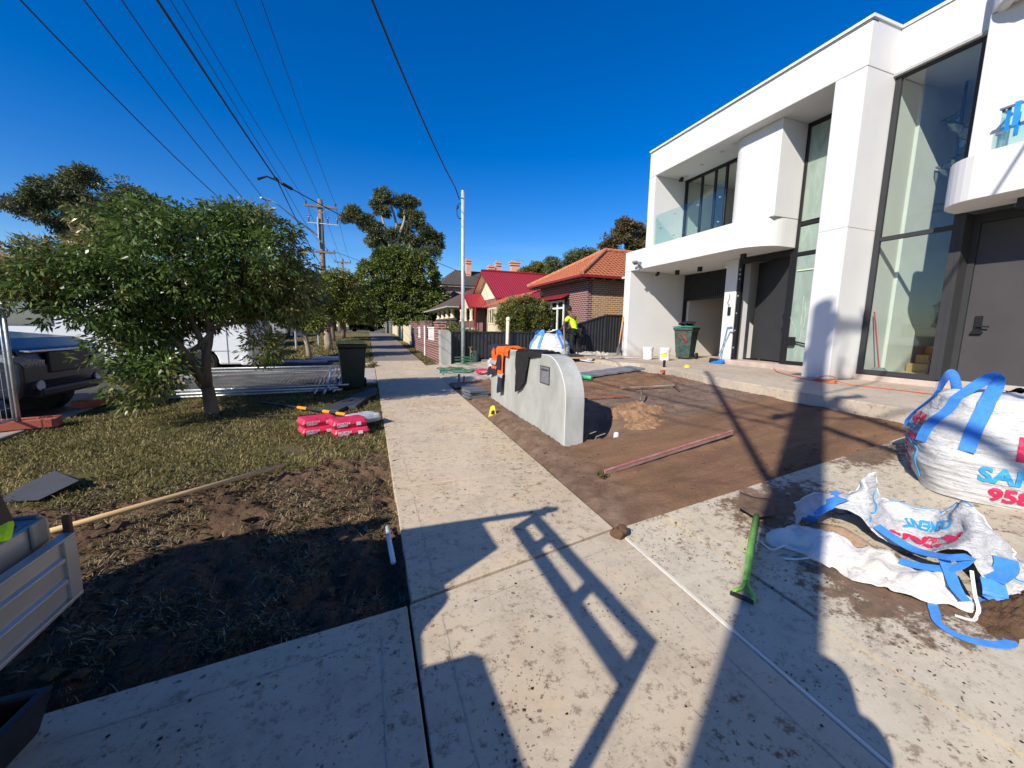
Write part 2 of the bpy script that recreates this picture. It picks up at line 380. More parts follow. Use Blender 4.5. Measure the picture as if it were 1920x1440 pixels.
# footpath of separate slabs
def slab_row(name, y0, y1, st, mat, x0=.19, x1=1.77, dz=0.):
    mb = MB(); n = int(round((y1-y0)/st)); st = (y1-y0)/n
    for i in range(n):
        a = y0+i*st+.004; b = y0+(i+1)*st-.004
        mb.add([(x0, a, G(x0, a)-.1), (x1, a, G(x0, a)-.1), (x1, b, G(x0, b)-.1), (x0, b, G(x0, b)-.1), (x0, a, G(x0, a)+dz), (x1, a, G(x0, a)+dz), (x1, b, G(x0, b)+dz), (x0, b, G(x0, b)+dz)],
               [(0, 3, 2, 1), (4, 5, 6, 7), (0, 1, 5, 4), (2, 3, 7, 6), (0, 4, 7, 3), (1, 2, 6, 5)])
    return mb.build(name, mat, org=(0, 0, 0), bevel=.006)
mbf = MB()
def poly_slab(mb, pts, dz=0, th=.1):
    n = len(pts); mb.add([(x, y, G(x, y)+dz-th) for x, y in pts]+[(x, y, G(x, y)+dz) for x, y in pts],
                         [tuple(range(n-1, -1, -1)), tuple(range(n, 2*n))]+[(i, (i+1) % n, n+(i+1) % n, n+i) for i in range(n)])
# first slab, cut on the skew
poly_slab(mbf, [(.19, 2.14), (1.765, 2.49), (1.765, 3.735), (.19, 3.735)])
for i, y0 in enumerate([3.745+1.616*k for k in range(7)][:7]):
    y1 = y0+1.608
    poly_slab(mbf, [(.19, y0), (1.77, y0), (1.77, min(y1, 14.62)), (.19, min(y1, 14.62))])
struct(mbf.build('footpath', conc_new, org=(0, 0, 0), bevel=.006))
struct(slab_row('old_footpath', 14.64, 60, 1.6, conc_old))
# driveway panels near the camera (skewed joints)
mbd = MB()
poly_slab(mbd, [(-4.2, -6), (.165, -6), (.160, 2.105), (-1.25, 1.93), (-4.2, 1.5)])
poly_slab(mbd, [(.175, -6), (1.755, -6), (1.755, 2.46), (.175, 2.108)])
struct(mbd.build('driveway', conc_drive, org=(0, 0, 0), bevel=.005))
def panel(name, x0, x1, y0, y1, mat, st=.5):
    xs_ = fr(x0, x1, st); P = [[(x, y, G(x, y)) for x in xs_] for y in (y0, y1)]
    Pb = [[(x, y, G(x, y)-.1) for x in xs_] for y in (y0, y1)]
    mb = MB().grid(P).grid(Pb); n = len(xs_)
    for i in range(n-1):
        mb.f.append((i, i+1, 2*n+i+1, 2*n+i)); mb.f.append((n+i, 3*n+i, 3*n+i+1, n+i+1))
    mb.f.append((0, 2*n, 3*n, n)); mb.f.append((n-1, 2*n-1, 4*n-1, 3*n-1))
    return mb
mbe = MB()
for a, b in ((1.785, 2.198), (2.225, 3.9), (3.91, 5.85)):
    q = panel('', a, b, -6, 2.46, None); mbe.add(q.v, q.f)
struct(mbe.build('driveway_apron', conc_dirty, org=(0, 0, 0)))
# white sealant in the long joint
struct(MB().box(1.760, 1.779, -6, 2.46, -.2, .0).build('joint_sealant', M('joint_sealant', (.66, .62, .54), .7, .1), org=(0, 0, 0)))
o = bpy.data.objects['joint_sealant']; me = o.data
for v in me.vertices: v.co.z = G(1.7, v.co.y)+(.004 if v.co.z > -.1 else -.1)
# crossover driveway on the left, and concrete in front of the fence on the right
mbc = MB(); poly_slab(mbc, [(-4.2, 9.93), (-2.1, 9.93), (-2.1, 12.7), (-4.2, 12.7)]); poly_slab(mbc, [(-2.09, 9.93), (.175, 9.93), (.175, 12.7), (-2.09, 12.7)])
struct(mbc.build('crossover', mat_concrete('crossover_concrete', (.52, .46, .38), (.45, .41, .36), .3, .5), org=(0, 0, 0), bevel=.005))
q = panel('', 1.79, 6.25, 9.6, 13.15, None); q2 = panel('', 3.0, 6.7, 8.75, 9.59, None); q.add(q2.v, q2.f)
struct(q.build('side_paving', conc_porch, org=(0, 0, 0)))
# porch slab
pf = [(5.86, -6), (5.88, 2.66), (5.94, 3.92), (6.15, 6.0), (6.55, 7.4), (6.72, 8.7), (6.3, 9.2), (6.3, 13.1), (16, 13.1), (16, -6)]
struct(MB().prism(pf, 'z', .3, .75).build('porch_slab', conc_porch, org=(0, 0, 0), bevel=.012))

tl = MB()
def tline(a, b, w_=.004):
    a, b = Vector((*a, 0)), Vector((*b, 0)); s_ = (b-a).cross(Vector((0, 0, 1))).normalized()*w_; n_ = 8
    for i in range(n_):
        p, q = a.lerp(b, i/n_), a.lerp(b, (i+1)/n_); tl.add([(v.x, v.y, G(v.x if v.x > 1.77 else .2, v.y)+.0015) for v in (p-s_, p+s_, q+s_, q-s_)], [(0, 1, 2, 3)])
tline((.33, -2), (.33, 1.98)); tline((.33, 1.98), (1.60, 2.26)); tline((1.60, 2.26), (1.60, -2)); tline((.02, -2), (.02, 1.92)); tline((.02, 1.92), (-3, 1.55))
tline((.34, 2.32), (.34, 3.6)); tline((.34, 2.32), (1.62, 2.60))
for y0 in (3.745, 5.361, 6.977): tline((.34, y0+.12), (.34, y0+1.5), .003)
struct(tl.build('tooled_joint_lines', M('tooled_line', (.42, .37, .29), .9, .3, 20), org=(0, 0, 0)))

# soil bed right of the path
def bedfn(x, y):
    rgh = 1 if y > 4.3 or x < 2.4 else .5
    h = .018*fbm(x, y, 3.0)+.009*rgh*fbm(x, y, 11)+.008*rgh*fbm(x, y, 26)+.012*rgh*max(0, fbm(x+7, y, 8))+.006*abs(noise.noise(Vector((x*2.2+y*5, y*.8, 2))))+.010*math.sin((x*.35+y)*9)*sm(2.3, 2.8, x)*(1-sm(2.9, 3.3, y))
    h -= .035*(1-sm(1.77, 1.95, x))+.03*(1-sm(2.46, 2.6, y))
    # hollow behind the rounded wall, mounds round it
    d = math.hypot((x-2.95)/.42, (y-4.75)/.5); h -= .14*(1-sm(.3, 1.1, d))
    h += .05*math.exp(-((x-2.1)/.18)**2)*sm(4.0, 4.4, y)*(1-sm(7, 8, y))*(.6+.5*fbm(x, y, 4))
    h += .07*math.exp(-((x-3.75)/.34)**2-((y-5.0)/.4)**2)
    d = math.hypot((x-4.5)/.28, (y-4.85)/.25); h -= .10*(1-sm(.4, 1.0, d))
    h += .10*math.exp(-((x-5.6)/.55)**2-((y-7.0)/.4)**2)*(1+.4*fbm(x, y, 6))
    # screeded lighter strip
    sc_ = sm(2.9, 3.1, y)*(1-sm(4.1, 4.3, y))*sm(2.3, 2.6, x); h *= (1-.75*sc_)
    h += .035*math.exp(-((y-(2.95+.12*x))/.09)**2)*sm(2.2, 2.6, x)*(.6+.7*fbm(x, y, 5))
    return h
xs = fr(1.77, 6.35, .035); ys = fr(2.46, 9.65, .04)
def mat_bed():
    g = NG('levelled_soil'); co = g.coord(); t = g.n('TexCoord'); s_ = g.n('SeparateXYZ'); g.l(t.outputs['Object'], s_.inputs[0])
    sandy = g.mix(g.ramp(g.noise(g.coord((.6, 2.4, 1), (0, 0, .25)), 1.6, 7, .6, .6), .35, .68), (.25, .142, .082), (.15, .086, .053))
    grey = g.mix(g.ramp(g.noise(co, 3, 8, .7), .35, .65), (.15, .105, .08), (.24, .17, .125))
    f = g.ramp(g.math('ADD', s_.outputs[1], g.math('MULTIPLY', g.noise(co, 1.3, 5), 1.6)), 5.0, 5.7)
    f2 = g.ramp(g.math('ADD', s_.outputs[1], g.math('MULTIPLY', g.noise(co, 1.1, 4), 1.0)), 6.7, 7.1)
    f = g.math('MULTIPLY', f, g.math('SUBTRACT', 1.0, f2))
    c = g.mix(f, sandy, grey)
    fl = g.ramp(s_.outputs[0], 2.0, 2.45); c = g.mix(fl, g.mix(g.ramp(g.noise(co, 6, 7), .35, .65), (.15, .092, .06), (.24, .165, .115)), c)
    c = g.mix(g.ramp(g.noise(co, 60, 5, .7), .56, .68, 0, .5), c, (.06, .038, .026))
    c = g.mix(g.ramp(g.noise(co, 140, 2), .68, .75, 0, .55), c, (.42, .34, .26))
    nb = g.bump(g.noise(co, 22, 10, .75), .8, .03); nb = g.bump(g.noise(co, 130, 4), .5, .006, nb)
    g.bsdf(c, .95, 0, nb, .15); return g.m
struct(sheet('soil_bed', xs, ys, mat_bed(), -.03, bedfn))
# spilled soil on the concrete apron, as low real heaps
def heap(name, label, cx, cy, rx, ry, h, mat, seed=0, rot=0, kind=None, n=70, base=None, lump=.4):
    P = []; c_, s_ = math.cos(rot), math.sin(rot)
    for i in range(n+1):
        row = []
        for j in range(n+1):
            u, v = (i/n*2-1)*1.35, (j/n*2-1)*1.35
            x = cx+c_*u*rx-s_*v*ry; y = cy+s_*u*rx+c_*v*ry
            d = math.hypot(u, v)+.45*noise.noise(Vector((x*4+seed, y*4, seed)))+.3*noise.noise(Vector((x*13, y*13, seed)))
            z = (base(x, y) if base else G(x, y))+(h*max(0, 1-d*d)*(1+lump*noise.noise(Vector((x*12, y*12, seed+4)))+.35*noise.noise(Vector((x*40, y*40, seed)))+.25*noise.noise(Vector((x*85, y*85, seed)))) if d < 1 else -.012-.02*(d-1))
            row.append((x, y, z))
        P.append(row)
    o = MB().grid(P).build(name, mat, org=(cx, cy, base(cx, cy) if base else G(cx, cy)), smooth=True)
    o['label'] = label; o['category'] = 'soil heap'
    if kind: o['kind'] = kind
    return o
BEDZ = lambda x, y: G(x, y)-.03+bedfn(x, y)
heap('soil_heap', 'low heap of brown soil tipped out of the torn bag', 3.1, .80, .26, .15, .07, soil_brown, 8, -.2)
heap('sand_heap', 'yellow sand heap with a shovel stuck in it', 3.83, 5.0, .46, .36, .085, sand_m, 2, .4, base=BEDZ, lump=.45)
heap('sand_heap', 'flat patch of yellow sand between wall shadow and shovel', 3.6, 4.45, .30, .17, .035, sand_m, 6, .2, base=BEDZ, lump=.5)

# ------------------------------------------------------------------ verge: lawn and dug soil on the left
def digmask(x, y):
    n_ = .7*fbm(x, y, .9)+.35*fbm(x+9, y, 3.2)
    edge = 4.35+.18*(x+2)
    return 1-sm(edge-.35, edge+.45, y+n_*.75)
def vfn(x, y):
    d = digmask(x, y)
    h = .015*fbm(x, y, 1.2)+.007*fbm(x, y, 7)
    h += d*(.045*fbm(x, y, 2.4)+.045*fbm(x, y+4, 6)+.03*max(0, fbm(x, y, 13))+.02*fbm(x, y, 24)+.01*fbm(x, y, 45))
    h -= .03*d
    h += .05*math.exp(-((y-4.95-.1*fbm(x, y, 2))/.16)**2)*sm(-3.0, -2.2, x)*(.5+fbm(x, y, 4))*(1-sm(-.2, .1, x))
    if y < 4.2: h -= .055*math.exp(-((x-.10)/.07)**2)
    h -= .012*sm(-.1, .19, x)
    e = 2.1+.09*(x-.18) if x > -1.25 else 1.95
    h -= .04*(1-sm(e, e+.12, y))
    return min(h, .11)
def mat_verge():
    g = NG('verge_turf'); co = g.coord(); at = g.n('Attribute'); at.attribute_name = 'dig'
    gr = g.mix(g.ramp(g.noise(co, 1.4, 6, .6), .35, .65), (.115, .125, .034), (.22, .185, .075))
    gr = g.mix(g.ramp(g.noise(co, 26, 8, .75), .45, .62, 0, .8), gr, (.22, .18, .09))
    gr = g.mix(g.ramp(g.noise(co, 70, 5, .7), .52, .68, 0, .8), gr, (.025, .03, .01))
    gr = g.mix(g.ramp(g.noise(co, 1.9, 6, .65), .50, .64, 0, .7), gr, (.20, .145, .085))
    so_ = g.mix(g.ramp(g.noise(co, 2.2, 6), .35, .65), (.155, .095, .06), (.29, .185, .115))
    so_ = g.mix(g.ramp(g.noise(co, 30, 8, .75), .5, .65, 0, .7), so_, (.022, .015, .011))
    so_ = g.mix(g.ramp(g.noise(g.coord((1, 3, 1), (0, 0, .6)), 45, 5), .62, .7, 0, .8), so_, (.36, .29, .17))
    f = g.ramp(g.math('ADD', at.outputs['Fac'], g.math('MULTIPLY', g.math('SUBTRACT', g.noise(co, 9, 7, .7), .5), .9)), .42, .6)
    c = g.mix(f, gr, so_)
    nb = g.bump(g.noise(co, 40, 9, .75), .9, .03); nb = g.bump(g.noise(co, 160, 4), .6, .01, nb)
    g.bsdf(c, .95, 0, nb, .12); return g.m
vm = mat_verge()
def verge_part(name, xs, ys, dz=-.02):
    o = struct(sheet(name, xs, ys, vm, dz, vfn)); me = o.data
    a = me.attributes.new('dig', 'FLOAT', 'POINT')
    a.data.foreach_set('value', [digmask(v.co.x, v.co.y) for v in me.vertices]); return o
verge_part('lawn', fr(-4.2, .19, .035), fr(1.55, 5.6, .032))
verge_part('lawn', fr(-4.2, .19, .06), fr(5.6, 9.93, .07))
verge_part('lawn', fr(-4.2, .19, .15), fr(12.7, 60, .5))
verge_part('lawn', [1.77, 1.95, 2.2], fr(13.2, 60, .5))

def blades(name, n, xr, yr, hmin, hmax, wid, mat, label, cat, cond=None, flat=0., zf=None):
    x = RNG.uniform(*xr, n*2); y = RNG.uniform(*yr, n*2)
    if cond:
        keep = np.array([cond(a, b) for a, b in zip(x, y)]); x = x[keep]; y = y[keep]
    x = x[:n]; y = y[:n]; n = len(x)
    z = np.array([zf(a, b) for a, b in zip(x, y)])
    a = RNG.uniform(0, 2*np.pi, n); h = RNG.uniform(hmin, hmax, n); lean = RNG.uniform(.2, 1.0, n)*h
    if flat: lean = h; hz = h*RNG.uniform(0, flat, n)
    else: hz = h*RNG.uniform(.35, 1, n)
    b = a+np.pi/2+RNG.uniform(-.5, .5, n); w_ = wid*RNG.uniform(.6, 1.4, n)
    p0 = np.stack([x, y, z-.004], 1)
    side = np.stack([np.cos(b)*w_, np.sin(b)*w_, np.zeros(n)], 1)
    tip = p0+np.stack([np.cos(a)*lean, np.sin(a)*lean, hz+.006], 1)
    midp = p0+np.stack([np.cos(a)*lean*.45, np.sin(a)*lean*.45, hz*.75+.008], 1)
    V = np.stack([p0-side, p0+side, midp+side*.8, tip, midp-side*.8], 1).reshape(-1, 3)
    o = np_mesh(name, V, 5, mat, vals=RNG.uniform(0, 1, n)); return tag(o, label, cat, kind='stuff')
grass_m = mat_leaf('grass_blades', (.11, .108, .032), (.31, .255, .11), (.46, .38, .18), .5, 2, .3, .6)
straw_m = mat_leaf('dry_grass', (.22, .16, .085), (.50, .42, .25), (.12, .14, .04), .3, 3, .1, .7)
ZV = lambda x, y: G(x, y)-.02+vfn(x, y)
blades('grass', 62000, (-4.15, .2), (4.0, 9.9), .02, .055, .0035, grass_m, 'short green lawn under and around the leafy street tree', 'grass', lambda x, y: digmask(x, y) < .55 and fbm(x+3, y, 1.6) < .28+.5*random.random(), zf=ZV)
blades('grass_clumps', 4200, (-4.15, .17), (2.0, 5.3), .02, .05, .003, grass_m, 'tufts of torn turf in the dug soil', 'grass', lambda x, y: digmask(x, y) > .3 and fbm(x, y, 2.6) > .25 and (y > 2.9 or random.random() < .35), zf=ZV)
blades('dry_clippings', 24000, (-3.6, .19), (1.75, 5.2), .02, .085, .0018, straw_m, 'dry grass roots and clippings strewn on the dug soil', 'grass', lambda x, y: digmask(x, y) > .35 and fbm(x+5, y, 1.9) > -.25+.5*random.random(), flat=.5, zf=lambda x, y: ZV(x, y)+.004)
blades('grass', 16000, (-4.15, .19), (12.7, 30), .04, .10, .012, grass_m, 'sunny lawn of the verge beyond the crossover driveway', 'grass', zf=ZV)
blades('grass', 2500, (1.78, 2.15), (13.2, 24), .04, .10, .008, grass_m, 'narrow grass strip at the foot of the brick garden wall', 'grass', zf=ZV)
blades('weeds', 46, (2.17, 2.28), (3.30, 3.42), .03, .09, .003, grass_m, 'small green weeds at the near end of the red straight edge', 'weeds', zf=lambda x, y: G(x, y)-.03+bedfn(x, y))
blades('weeds', 200, (.05, .2), (13.0, 13.4), .05, .2, .008, straw_m, 'dry weeds at the lawn corner beyond the bin', 'weeds', zf=lambda x, y: G(x, y))
# loose clods on soil
def clods(name, n, xr, yr, smin, smax, mat, label, zf, cond=None):
    mb = MB()
    for i in range(n):
        x, y = random.uniform(*xr), random.uniform(*yr)
        if cond and not cond(x, y): continue
        s_ = smin+(smax-smin)*random.random()**3
        ph = [(random.uniform(.7, 1.2)) for _ in range(12)]
        k = len(mb.v)
        b = [(1, .2*random.random(), .3*random.random()), (0, 1, -.2), (-1, 0, .3*random.random()), (.2, -1, .1), (.3*random.random(), .2, .8), (0, 0, -1)]
        a0 = random.random()*6.3
        vs = [(x+s_*ph[j]*(p[0]*math.cos(a0)-p[1]*math.sin(a0)), y+s_*ph[j]*(p[0]*math.sin(a0)+p[1]*math.cos(a0)), zf(x, y)+s_*.35+s_*.65*ph[j+6]*p[2]) for j, p in enumerate(b)]
        mb.add(vs, [(0, 1, 4), (1, 2, 4), (2, 3, 4), (3, 0, 4), (1, 0, 5), (2, 1, 5), (3, 2, 5), (0, 3, 5)])
    o = mb.build(name, mat, org=(0, 0, 0), smooth=False); return tag(o, label, 'soil crumbs', kind='stuff')
clods('soil_clods', 520, (-3.4, .14), (2.1, 5.3), .015, .06, mat_soil('turf_clod_soil', (.13, .085, .055), (.09, .06, .04), (.16, .14, .06), 9), 'larger clods of soil and turf on the dug part of the left verge', lambda x, y: ZV(x, y)-.008, lambda x, y: digmask(x, y) > .35 and fbm(x, y, 1.7) > -.1)
clods('soil_crumbs', 4200, (-3.4, .16), (2.0, 5.2), .004, .028, soil_dark, 'dark crumbs of dug soil on the left verge', ZV, lambda x, y: digmask(x, y) > .5)
clods('soil_crumbs', 5200, (1.82, 6.1), (2.47, 8.4), .003, .022, mat_soil('crumb_soil', (.24, .145, .09), (.17, .10, .064), (.13, .08, .05)), 'brown crumbs of soil on the levelled garden bed', BEDZ, lambda x, y: (y > 4.6 or y < 2.9 or x < 2.5 or random.random() < .12) and fbm(x, y, 2.5) > -.15)
clods('soil_crumbs', 1300, (-1.2, 5.6), (.5, 2.4), .002, .011, soil_dark, 'small crumbs of soil dropped on the driveway concrete', lambda x, y: G(x, y)+.001, lambda x, y: fbm(x, y, 2.2) > .05)
clods('soil_crumbs', 700, (.22, 1.75), (2.4, 9), .002, .009, soil_dark, 'small crumbs of soil dropped on the footpath slabs', lambda x, y: G(.2, y)+.001, lambda x, y: fbm(x, y, 2.0) > .0)

# ------------------------------------------------------------------ the new white house
ZP, ZC, ZB, ZS, ZT = .75, 3.51, 4.12, 6.10, 6.82
house = thing('modern_house', 'large new white rendered two-storey duplex with curved balconies and tall glass', 'house', (9, 6, ZP))
def arc(cx, cy, rx, ry, a0, a1, n=10):
    return [(cx+rx*math.cos(R(a0+(a1-a0)*i/n)), cy+ry*math.sin(R(a0+(a1-a0)*i/n))) for i in range(n+1)]
def hp(name, mb, mat=None, **k): return mb.build(name, mat or render_w, house, **k)
XL, XRr = 9.15, 8.83
# upper box of the left unit: roof band, fins, ceiling
cutL = [(8.07, 4.95), (8.07, 10.53), (16, 10.53), (16, 5.2), (9.6, 5.2), (9.6, 4.95)]
hp('roof_band', MB().prism(cutL, 'z', ZS, ZT), bevel=.012)
cap = [(8.045, 4.925), (8.045, 10.555), (16, 10.555), (16, 4.925)]
hp('parapet_capping', MB().prism(cap, 'z', ZT+.002, ZT+.05), white_p)
hp('parapet_shadow_gap', MB().box(8.064, 8.2, 4.944, 10.536, ZT-.035, ZT-.024), black_m)
hp('wall', MB().box(8.07, 16, 10.25, 10.53, ZB+.002, ZS-.002), bevel=.01)               # upper side wall
hp('wall', MB().box(8.07, 16, 11.2, 11.5, ZP+.002, ZC-.002), bevel=.01)                 # lower side wall
pil = hp('pillar', MB().box(8.07, 9.6, 4.95, 5.45, ZP+.002, ZS-.002), bevel=.012)
gj = M('joint_line', (.42, .42, .42), .9, .05)
hp('control_joint', MB().box(8.066, 8.9, 4.946, 5.454, ZC-.02, ZC-.014), gj); hp('control_joint', MB().box(8.066, 8.9, 4.946, 5.3, ZS-.006, ZS+.0), gj)
# balcony slab, front edge curving back to the tall strip window
cur = arc(8.75, 7.35, .68, .72, 180, 270, 12)
slabL = [(8.07, 11.5)]+cur+[(XL, 6.63), (16, 6.63), (16, 11.5)]
hp('balcony_slab', MB().prism(slabL, 'z', ZC, ZB), bevel=.006, segs=1)
patch = M('plaster_patch', (.62, .60, .58), .9, .1)
hp('plaster_patch', MB().tube([(8.067, 9.55, 3.93), (8.071, 9.55, 3.93)], .05, 7), patch); hp('plaster_patch', MB().tube([(8.067, 8.72, 3.90), (8.071, 8.72, 3.90)], .08, 9), patch)
hp('ceiling_patch', MB().box(8.5, 8.62, 7.5, 7.75, ZS-.004, ZS-.001), M('plaster_grey', (.5, .5, .48), .9, .1)); hp('ceiling_patch', MB().box(8.45, 8.62, 6.9, 7.35, ZS-.004, ZS-.001), M('plaster_grey', ()))
# projecting upper column with a rounded left edge
colp = [(8.37, 6.62), (8.37, 7.56)]+[(8.75-.38*math.cos(R(a)), 7.56+.34*math.sin(R(a))) for a in range(10, 91, 10)]+[(9.5, 7.92), (9.5, 6.62)]
hp('wall', MB().prism(colp, 'z', ZB+.002, ZS-.002), bevel=.008)
# upstairs interior shell and sliding window
intw = M('interior_wall', (.60, .56, .50), .9, .06, 3, .05)
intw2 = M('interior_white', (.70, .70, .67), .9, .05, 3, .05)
hp('room_wall', MB().box(12.6, 12.7, 7.9, 10.25, ZB, 4.62).box(12.6, 12.7, 7.9, 10.25, 5.35, ZS), intw)
hp('room_wall', MB().box(9.5, 12.6, 7.80, 7.9, ZB+.004, ZS-.004).box(9.2, 12.7, 7.9, 10.25, ZB+.004, ZB+.02), intw)
def frame_x(name, x, y0, y1, z0, z1, w_, ml=(), tr=(), mat=charcoal, d=.07, pane=None, pn='pane', parent=house):
    mb = MB(); mb.box(x-d/2, x+d/2, y0, y0+w_, z0, z1).box(x-d/2, x+d/2, y1-w_, y1, z0, z1).box(x-d/2, x+d/2, y0+w_, y1-w_, z1-w_, z1).box(x-d/2, x+d/2, y0+w_, y1-w_, z0, z0+w_)
    for a in ml: mb.box(x-d/2+.004, x+d/2-.004, a-w_*.45, a+w_*.45, z0+w_, z1-w_)
    for a in tr: mb.box(x-d/2+.006, x+d/2-.006, y0+w_, y1-w_, a-w_*.45, a+w_*.45)
    f = mb.build(name, mat, parent, bevel=.004, segs=1)
    if pane: MB().box(x-.006, x+.006, y0+w_*.8, y1-w_*.8, z0+w_*.8, z1-w_*.8).build(pn, pane, f)
    return f
f = frame_x('sliding_window', XL+.05, 7.93, 10.24, ZB+.01, ZS-.005, .07, (8.75, 9.12, 9.6), (), black_m)
MB().box(XL+.04, XL+.052, 8.78, 10.2, ZB+.05, ZS-.06).build('pane', glass_p, f)
# rear high window of that room with a view of the sky
frame_x('rear_window', 12.65, 7.95, 9.9, 4.62, 5.35, .05, (8.5, 9.1,), (), black_m)
# left balustrade
gl = hp('glass_balustrade', MB().box(8.13, 8.145, 9.42, 10.22, ZB+.002, ZB+.86).box(8.13, 8.145, 8.60, 9.40, ZB+.002, ZB+.86).box(8.13, 8.145, 7.75, 8.58, ZB+.002, ZB+.86), glass_b)
for y in (9.43, 9.39, 8.61, 8.57, 7.9, 10.1):
    for z in (.15, .72): MB().tube([(8.12, y, ZB+z), (8.155, y, ZB+z)], .014, 8).build('clamp', steel, gl)
# tall strip window under plastic film
f = frame_x('strip_window', XL, 5.455, 6.62, ZP+.14, ZS-.005, .075, (), (3.35, 4.0,), black_m)
mb = MB()
for (z0, z1) in ((.97, 3.3), (3.4, 3.94), (4.06, 6.0)): mb.box(XL-.02, XL-.01, 5.5, 6.55, z0, z1)
mb.build('pane', glass_f, f)
MB().box(XL-.045, XL-.03, 5.47, 6.5, 2.98, 3.005).build('tape_strip', M('pale_tape', (.55, .68, .45), .5), f)
fm = M('cling_film', (.75, .8, .78), .2, .3, 8, .6, 30, .01)
mb = MB()
for i in range(16):
    y = 5.55+random.random()*.85; z = 1.0+random.random()*1.7
    mb.tube([(XL-.04, y, z), (XL-.042, y+.07*random.uniform(-1, 1), z+.3), (XL-.04, y+.16*random.uniform(-1, 1), z+.35+.5*random.random())], .0022, 4)
mb.build('plastic_film', fm, f)
pts = [(XL-.07, 6.42, 1.42), (XL-.09, 6.25, 1.40), (XL-.1, 6.05, 1.36), (XL-.1, 5.85, 1.40), (XL-.08, 5.62, 1.47)]
MB().tube(pts, .018, 8).box(XL-.1, XL-.05, 6.36, 6.5, 1.32, 1.52).box(XL-.1, XL-.05, 5.56, 5.63, 1.42, 1.52).build('long_handle', black_m, f, bevel=.004)
# stone threshold of the left unit
stone = M('pink_stone', (.50, .40, .34), .8, .15, 5, .2, 40)
hp('threshold', MB().box(8.98, 9.6, 5.46, 8.08, ZP+.001, ZP+.13), stone, bevel=.006)
# garage pillar, entrance, pivot door
hp('wall', MB().box(9.15, 9.62, 8.1, 8.46, ZP+.002, ZC-.002), bevel=.01)
f = hp('door_frame', MB().box(9.16, 9.26, 7.98, 8.08, ZP+.135, ZC-.02).box(9.16, 9.26, 6.64, 6.74, ZP+.135, ZC-.02).box(9.16, 9.26, 6.74, 7.98, ZC-.16, ZC-.02), black_m, bevel=.004)
d = hp('pivot_door', MB().obox((9.62, 7.42, ZP+.14+1.28), (.06, 1.30, 2.5), (0, 0, -20)), charcoal, bevel=.004)
MB().tube([(9.36, 6.86, 1.62), (9.36, 6.86, 2.12)], .022, 8).box(9.34, 9.42, 6.83, 6.9, 1.68, 1.74).box(9.34, 9.42, 6.83, 6.9, 2.0, 2.06).build('pull_handle', black_m, d)
for z in (3.22, 3.10, 2.98, 2.55, 2.1, 1.65, 1.2): MB().tube([(9.155, 8.03, z), (9.163, 8.03, z)], .022, 8).build('lock_hole', steel, f)
hp('hall_wall', MB().box(11.4, 11.5, 5.5, 8.5, ZP+.13, ZC-.01).box(9.3, 11.4, 8.46, 8.56, ZP+.13, ZC-.01).box(9.7, 11.4, 6.5, 6.6, ZP+.13, ZC-.01), intw2)
# garage
hp('garage_shutter', MB().box(10.3, 10.38, 8.47, 11.19, 2.72, ZC-.003), black_m)
mb = MB()
for i in range(34): y = 8.5+i*.08; mb.box(10.27, 10.3, y, y+.04, 2.74, ZC-.02)
mb.build('shutter_rib', charcoal, bpy.data.objects['garage_shutter'])
hp('garage_frame', MB().box(10.28, 10.4, 11.14, 11.195, ZP+.01, 2.72).box(10.26, 10.36, 8.6, 11.13, 2.64, 2.715).box(10.5, 10.8, 8.75, 9.0, 2.0, 2.6), black_m)
hp('garage_wall', MB().box(10.4, 15.8, 11.04, 11.14, ZP+.01, ZC-.01).box(15.8, 15.9, 8.4, 11.1, ZP+.01, ZC-.01).box(10.6, 15.8, 8.36, 8.44, ZP+.01, ZC-.01), M('garage_plaster', (.60, .57, .53), .9, .12, 1.2, .1, col2=(.52, .48, .43)))
# down lights, cameras, intercom
for (x, y) in ((9.27, 10.44), (9.35, 9.6), (8.75, 7.62)): hp('downlight', MB().box(x-.05, x+.05, y-.05, y+.05, ZC-.13, ZC+.0), blackpl, bevel=.004)
for (x, y) in ((8.9, 9.95), (8.7, 9.15), (8.55, 8.35), (8.45, 7.9)): hp('recessed_light', MB().tube([(x, y, ZS-.012), (x, y, ZS-.001)], .05, 14), M('pale_grey_metal', (.5, .5, .5), .5))
def seccam(x, y, z, mat):
    mb = MB(); mb.tube([(x, y, z), (x, y, z-.04)], .05, 12); mb.tube([(x, y, z-.04), (x-.03, y-.02, z-.08), (x-.13, y-.06, z-.11)], [.04, .045, .035], 12); return hp('security_camera', mb, mat, smooth=True)
seccam(9.0, 11.0, ZC, blackpl); seccam(8.9, 10.1, ZS, blackpl); seccam(9.25, 8.50, ZC-.06, white_p)
hp('flood_light', MB().box(7.98, 8.07, 10.66, 10.74, 3.66, 3.72).obox((7.93, 10.78, 3.70), (.14, .16, .06), (0, 25, 20)).obox((7.95, 10.62, 3.64), (.12, .15, .05), (10, 40, -20)).tube([(7.98, 10.7, 3.6), (7.92, 10.7, 3.52)], .035, 10), M('grey_plastic', (.16, .17, .17), .5), bevel=.004)
hp('intercom', MB().box(9.125, 9.149, 8.2, 8.29, 2.05, 2.27), black_m, bevel=.004)
hp('loose_cable', MB().tube([(9.14, 8.27, 2.62), (9.12, 8.26, 2.5), (9.11, 8.30, 2.38), (9.12, 8.24, 2.33), (9.13, 8.28, 2.28)], .006, 6), blackpl)
hp('window_sill', MB().box(8.0, 8.07, 11.46, 11.56, 3.30, 3.36), white_p)

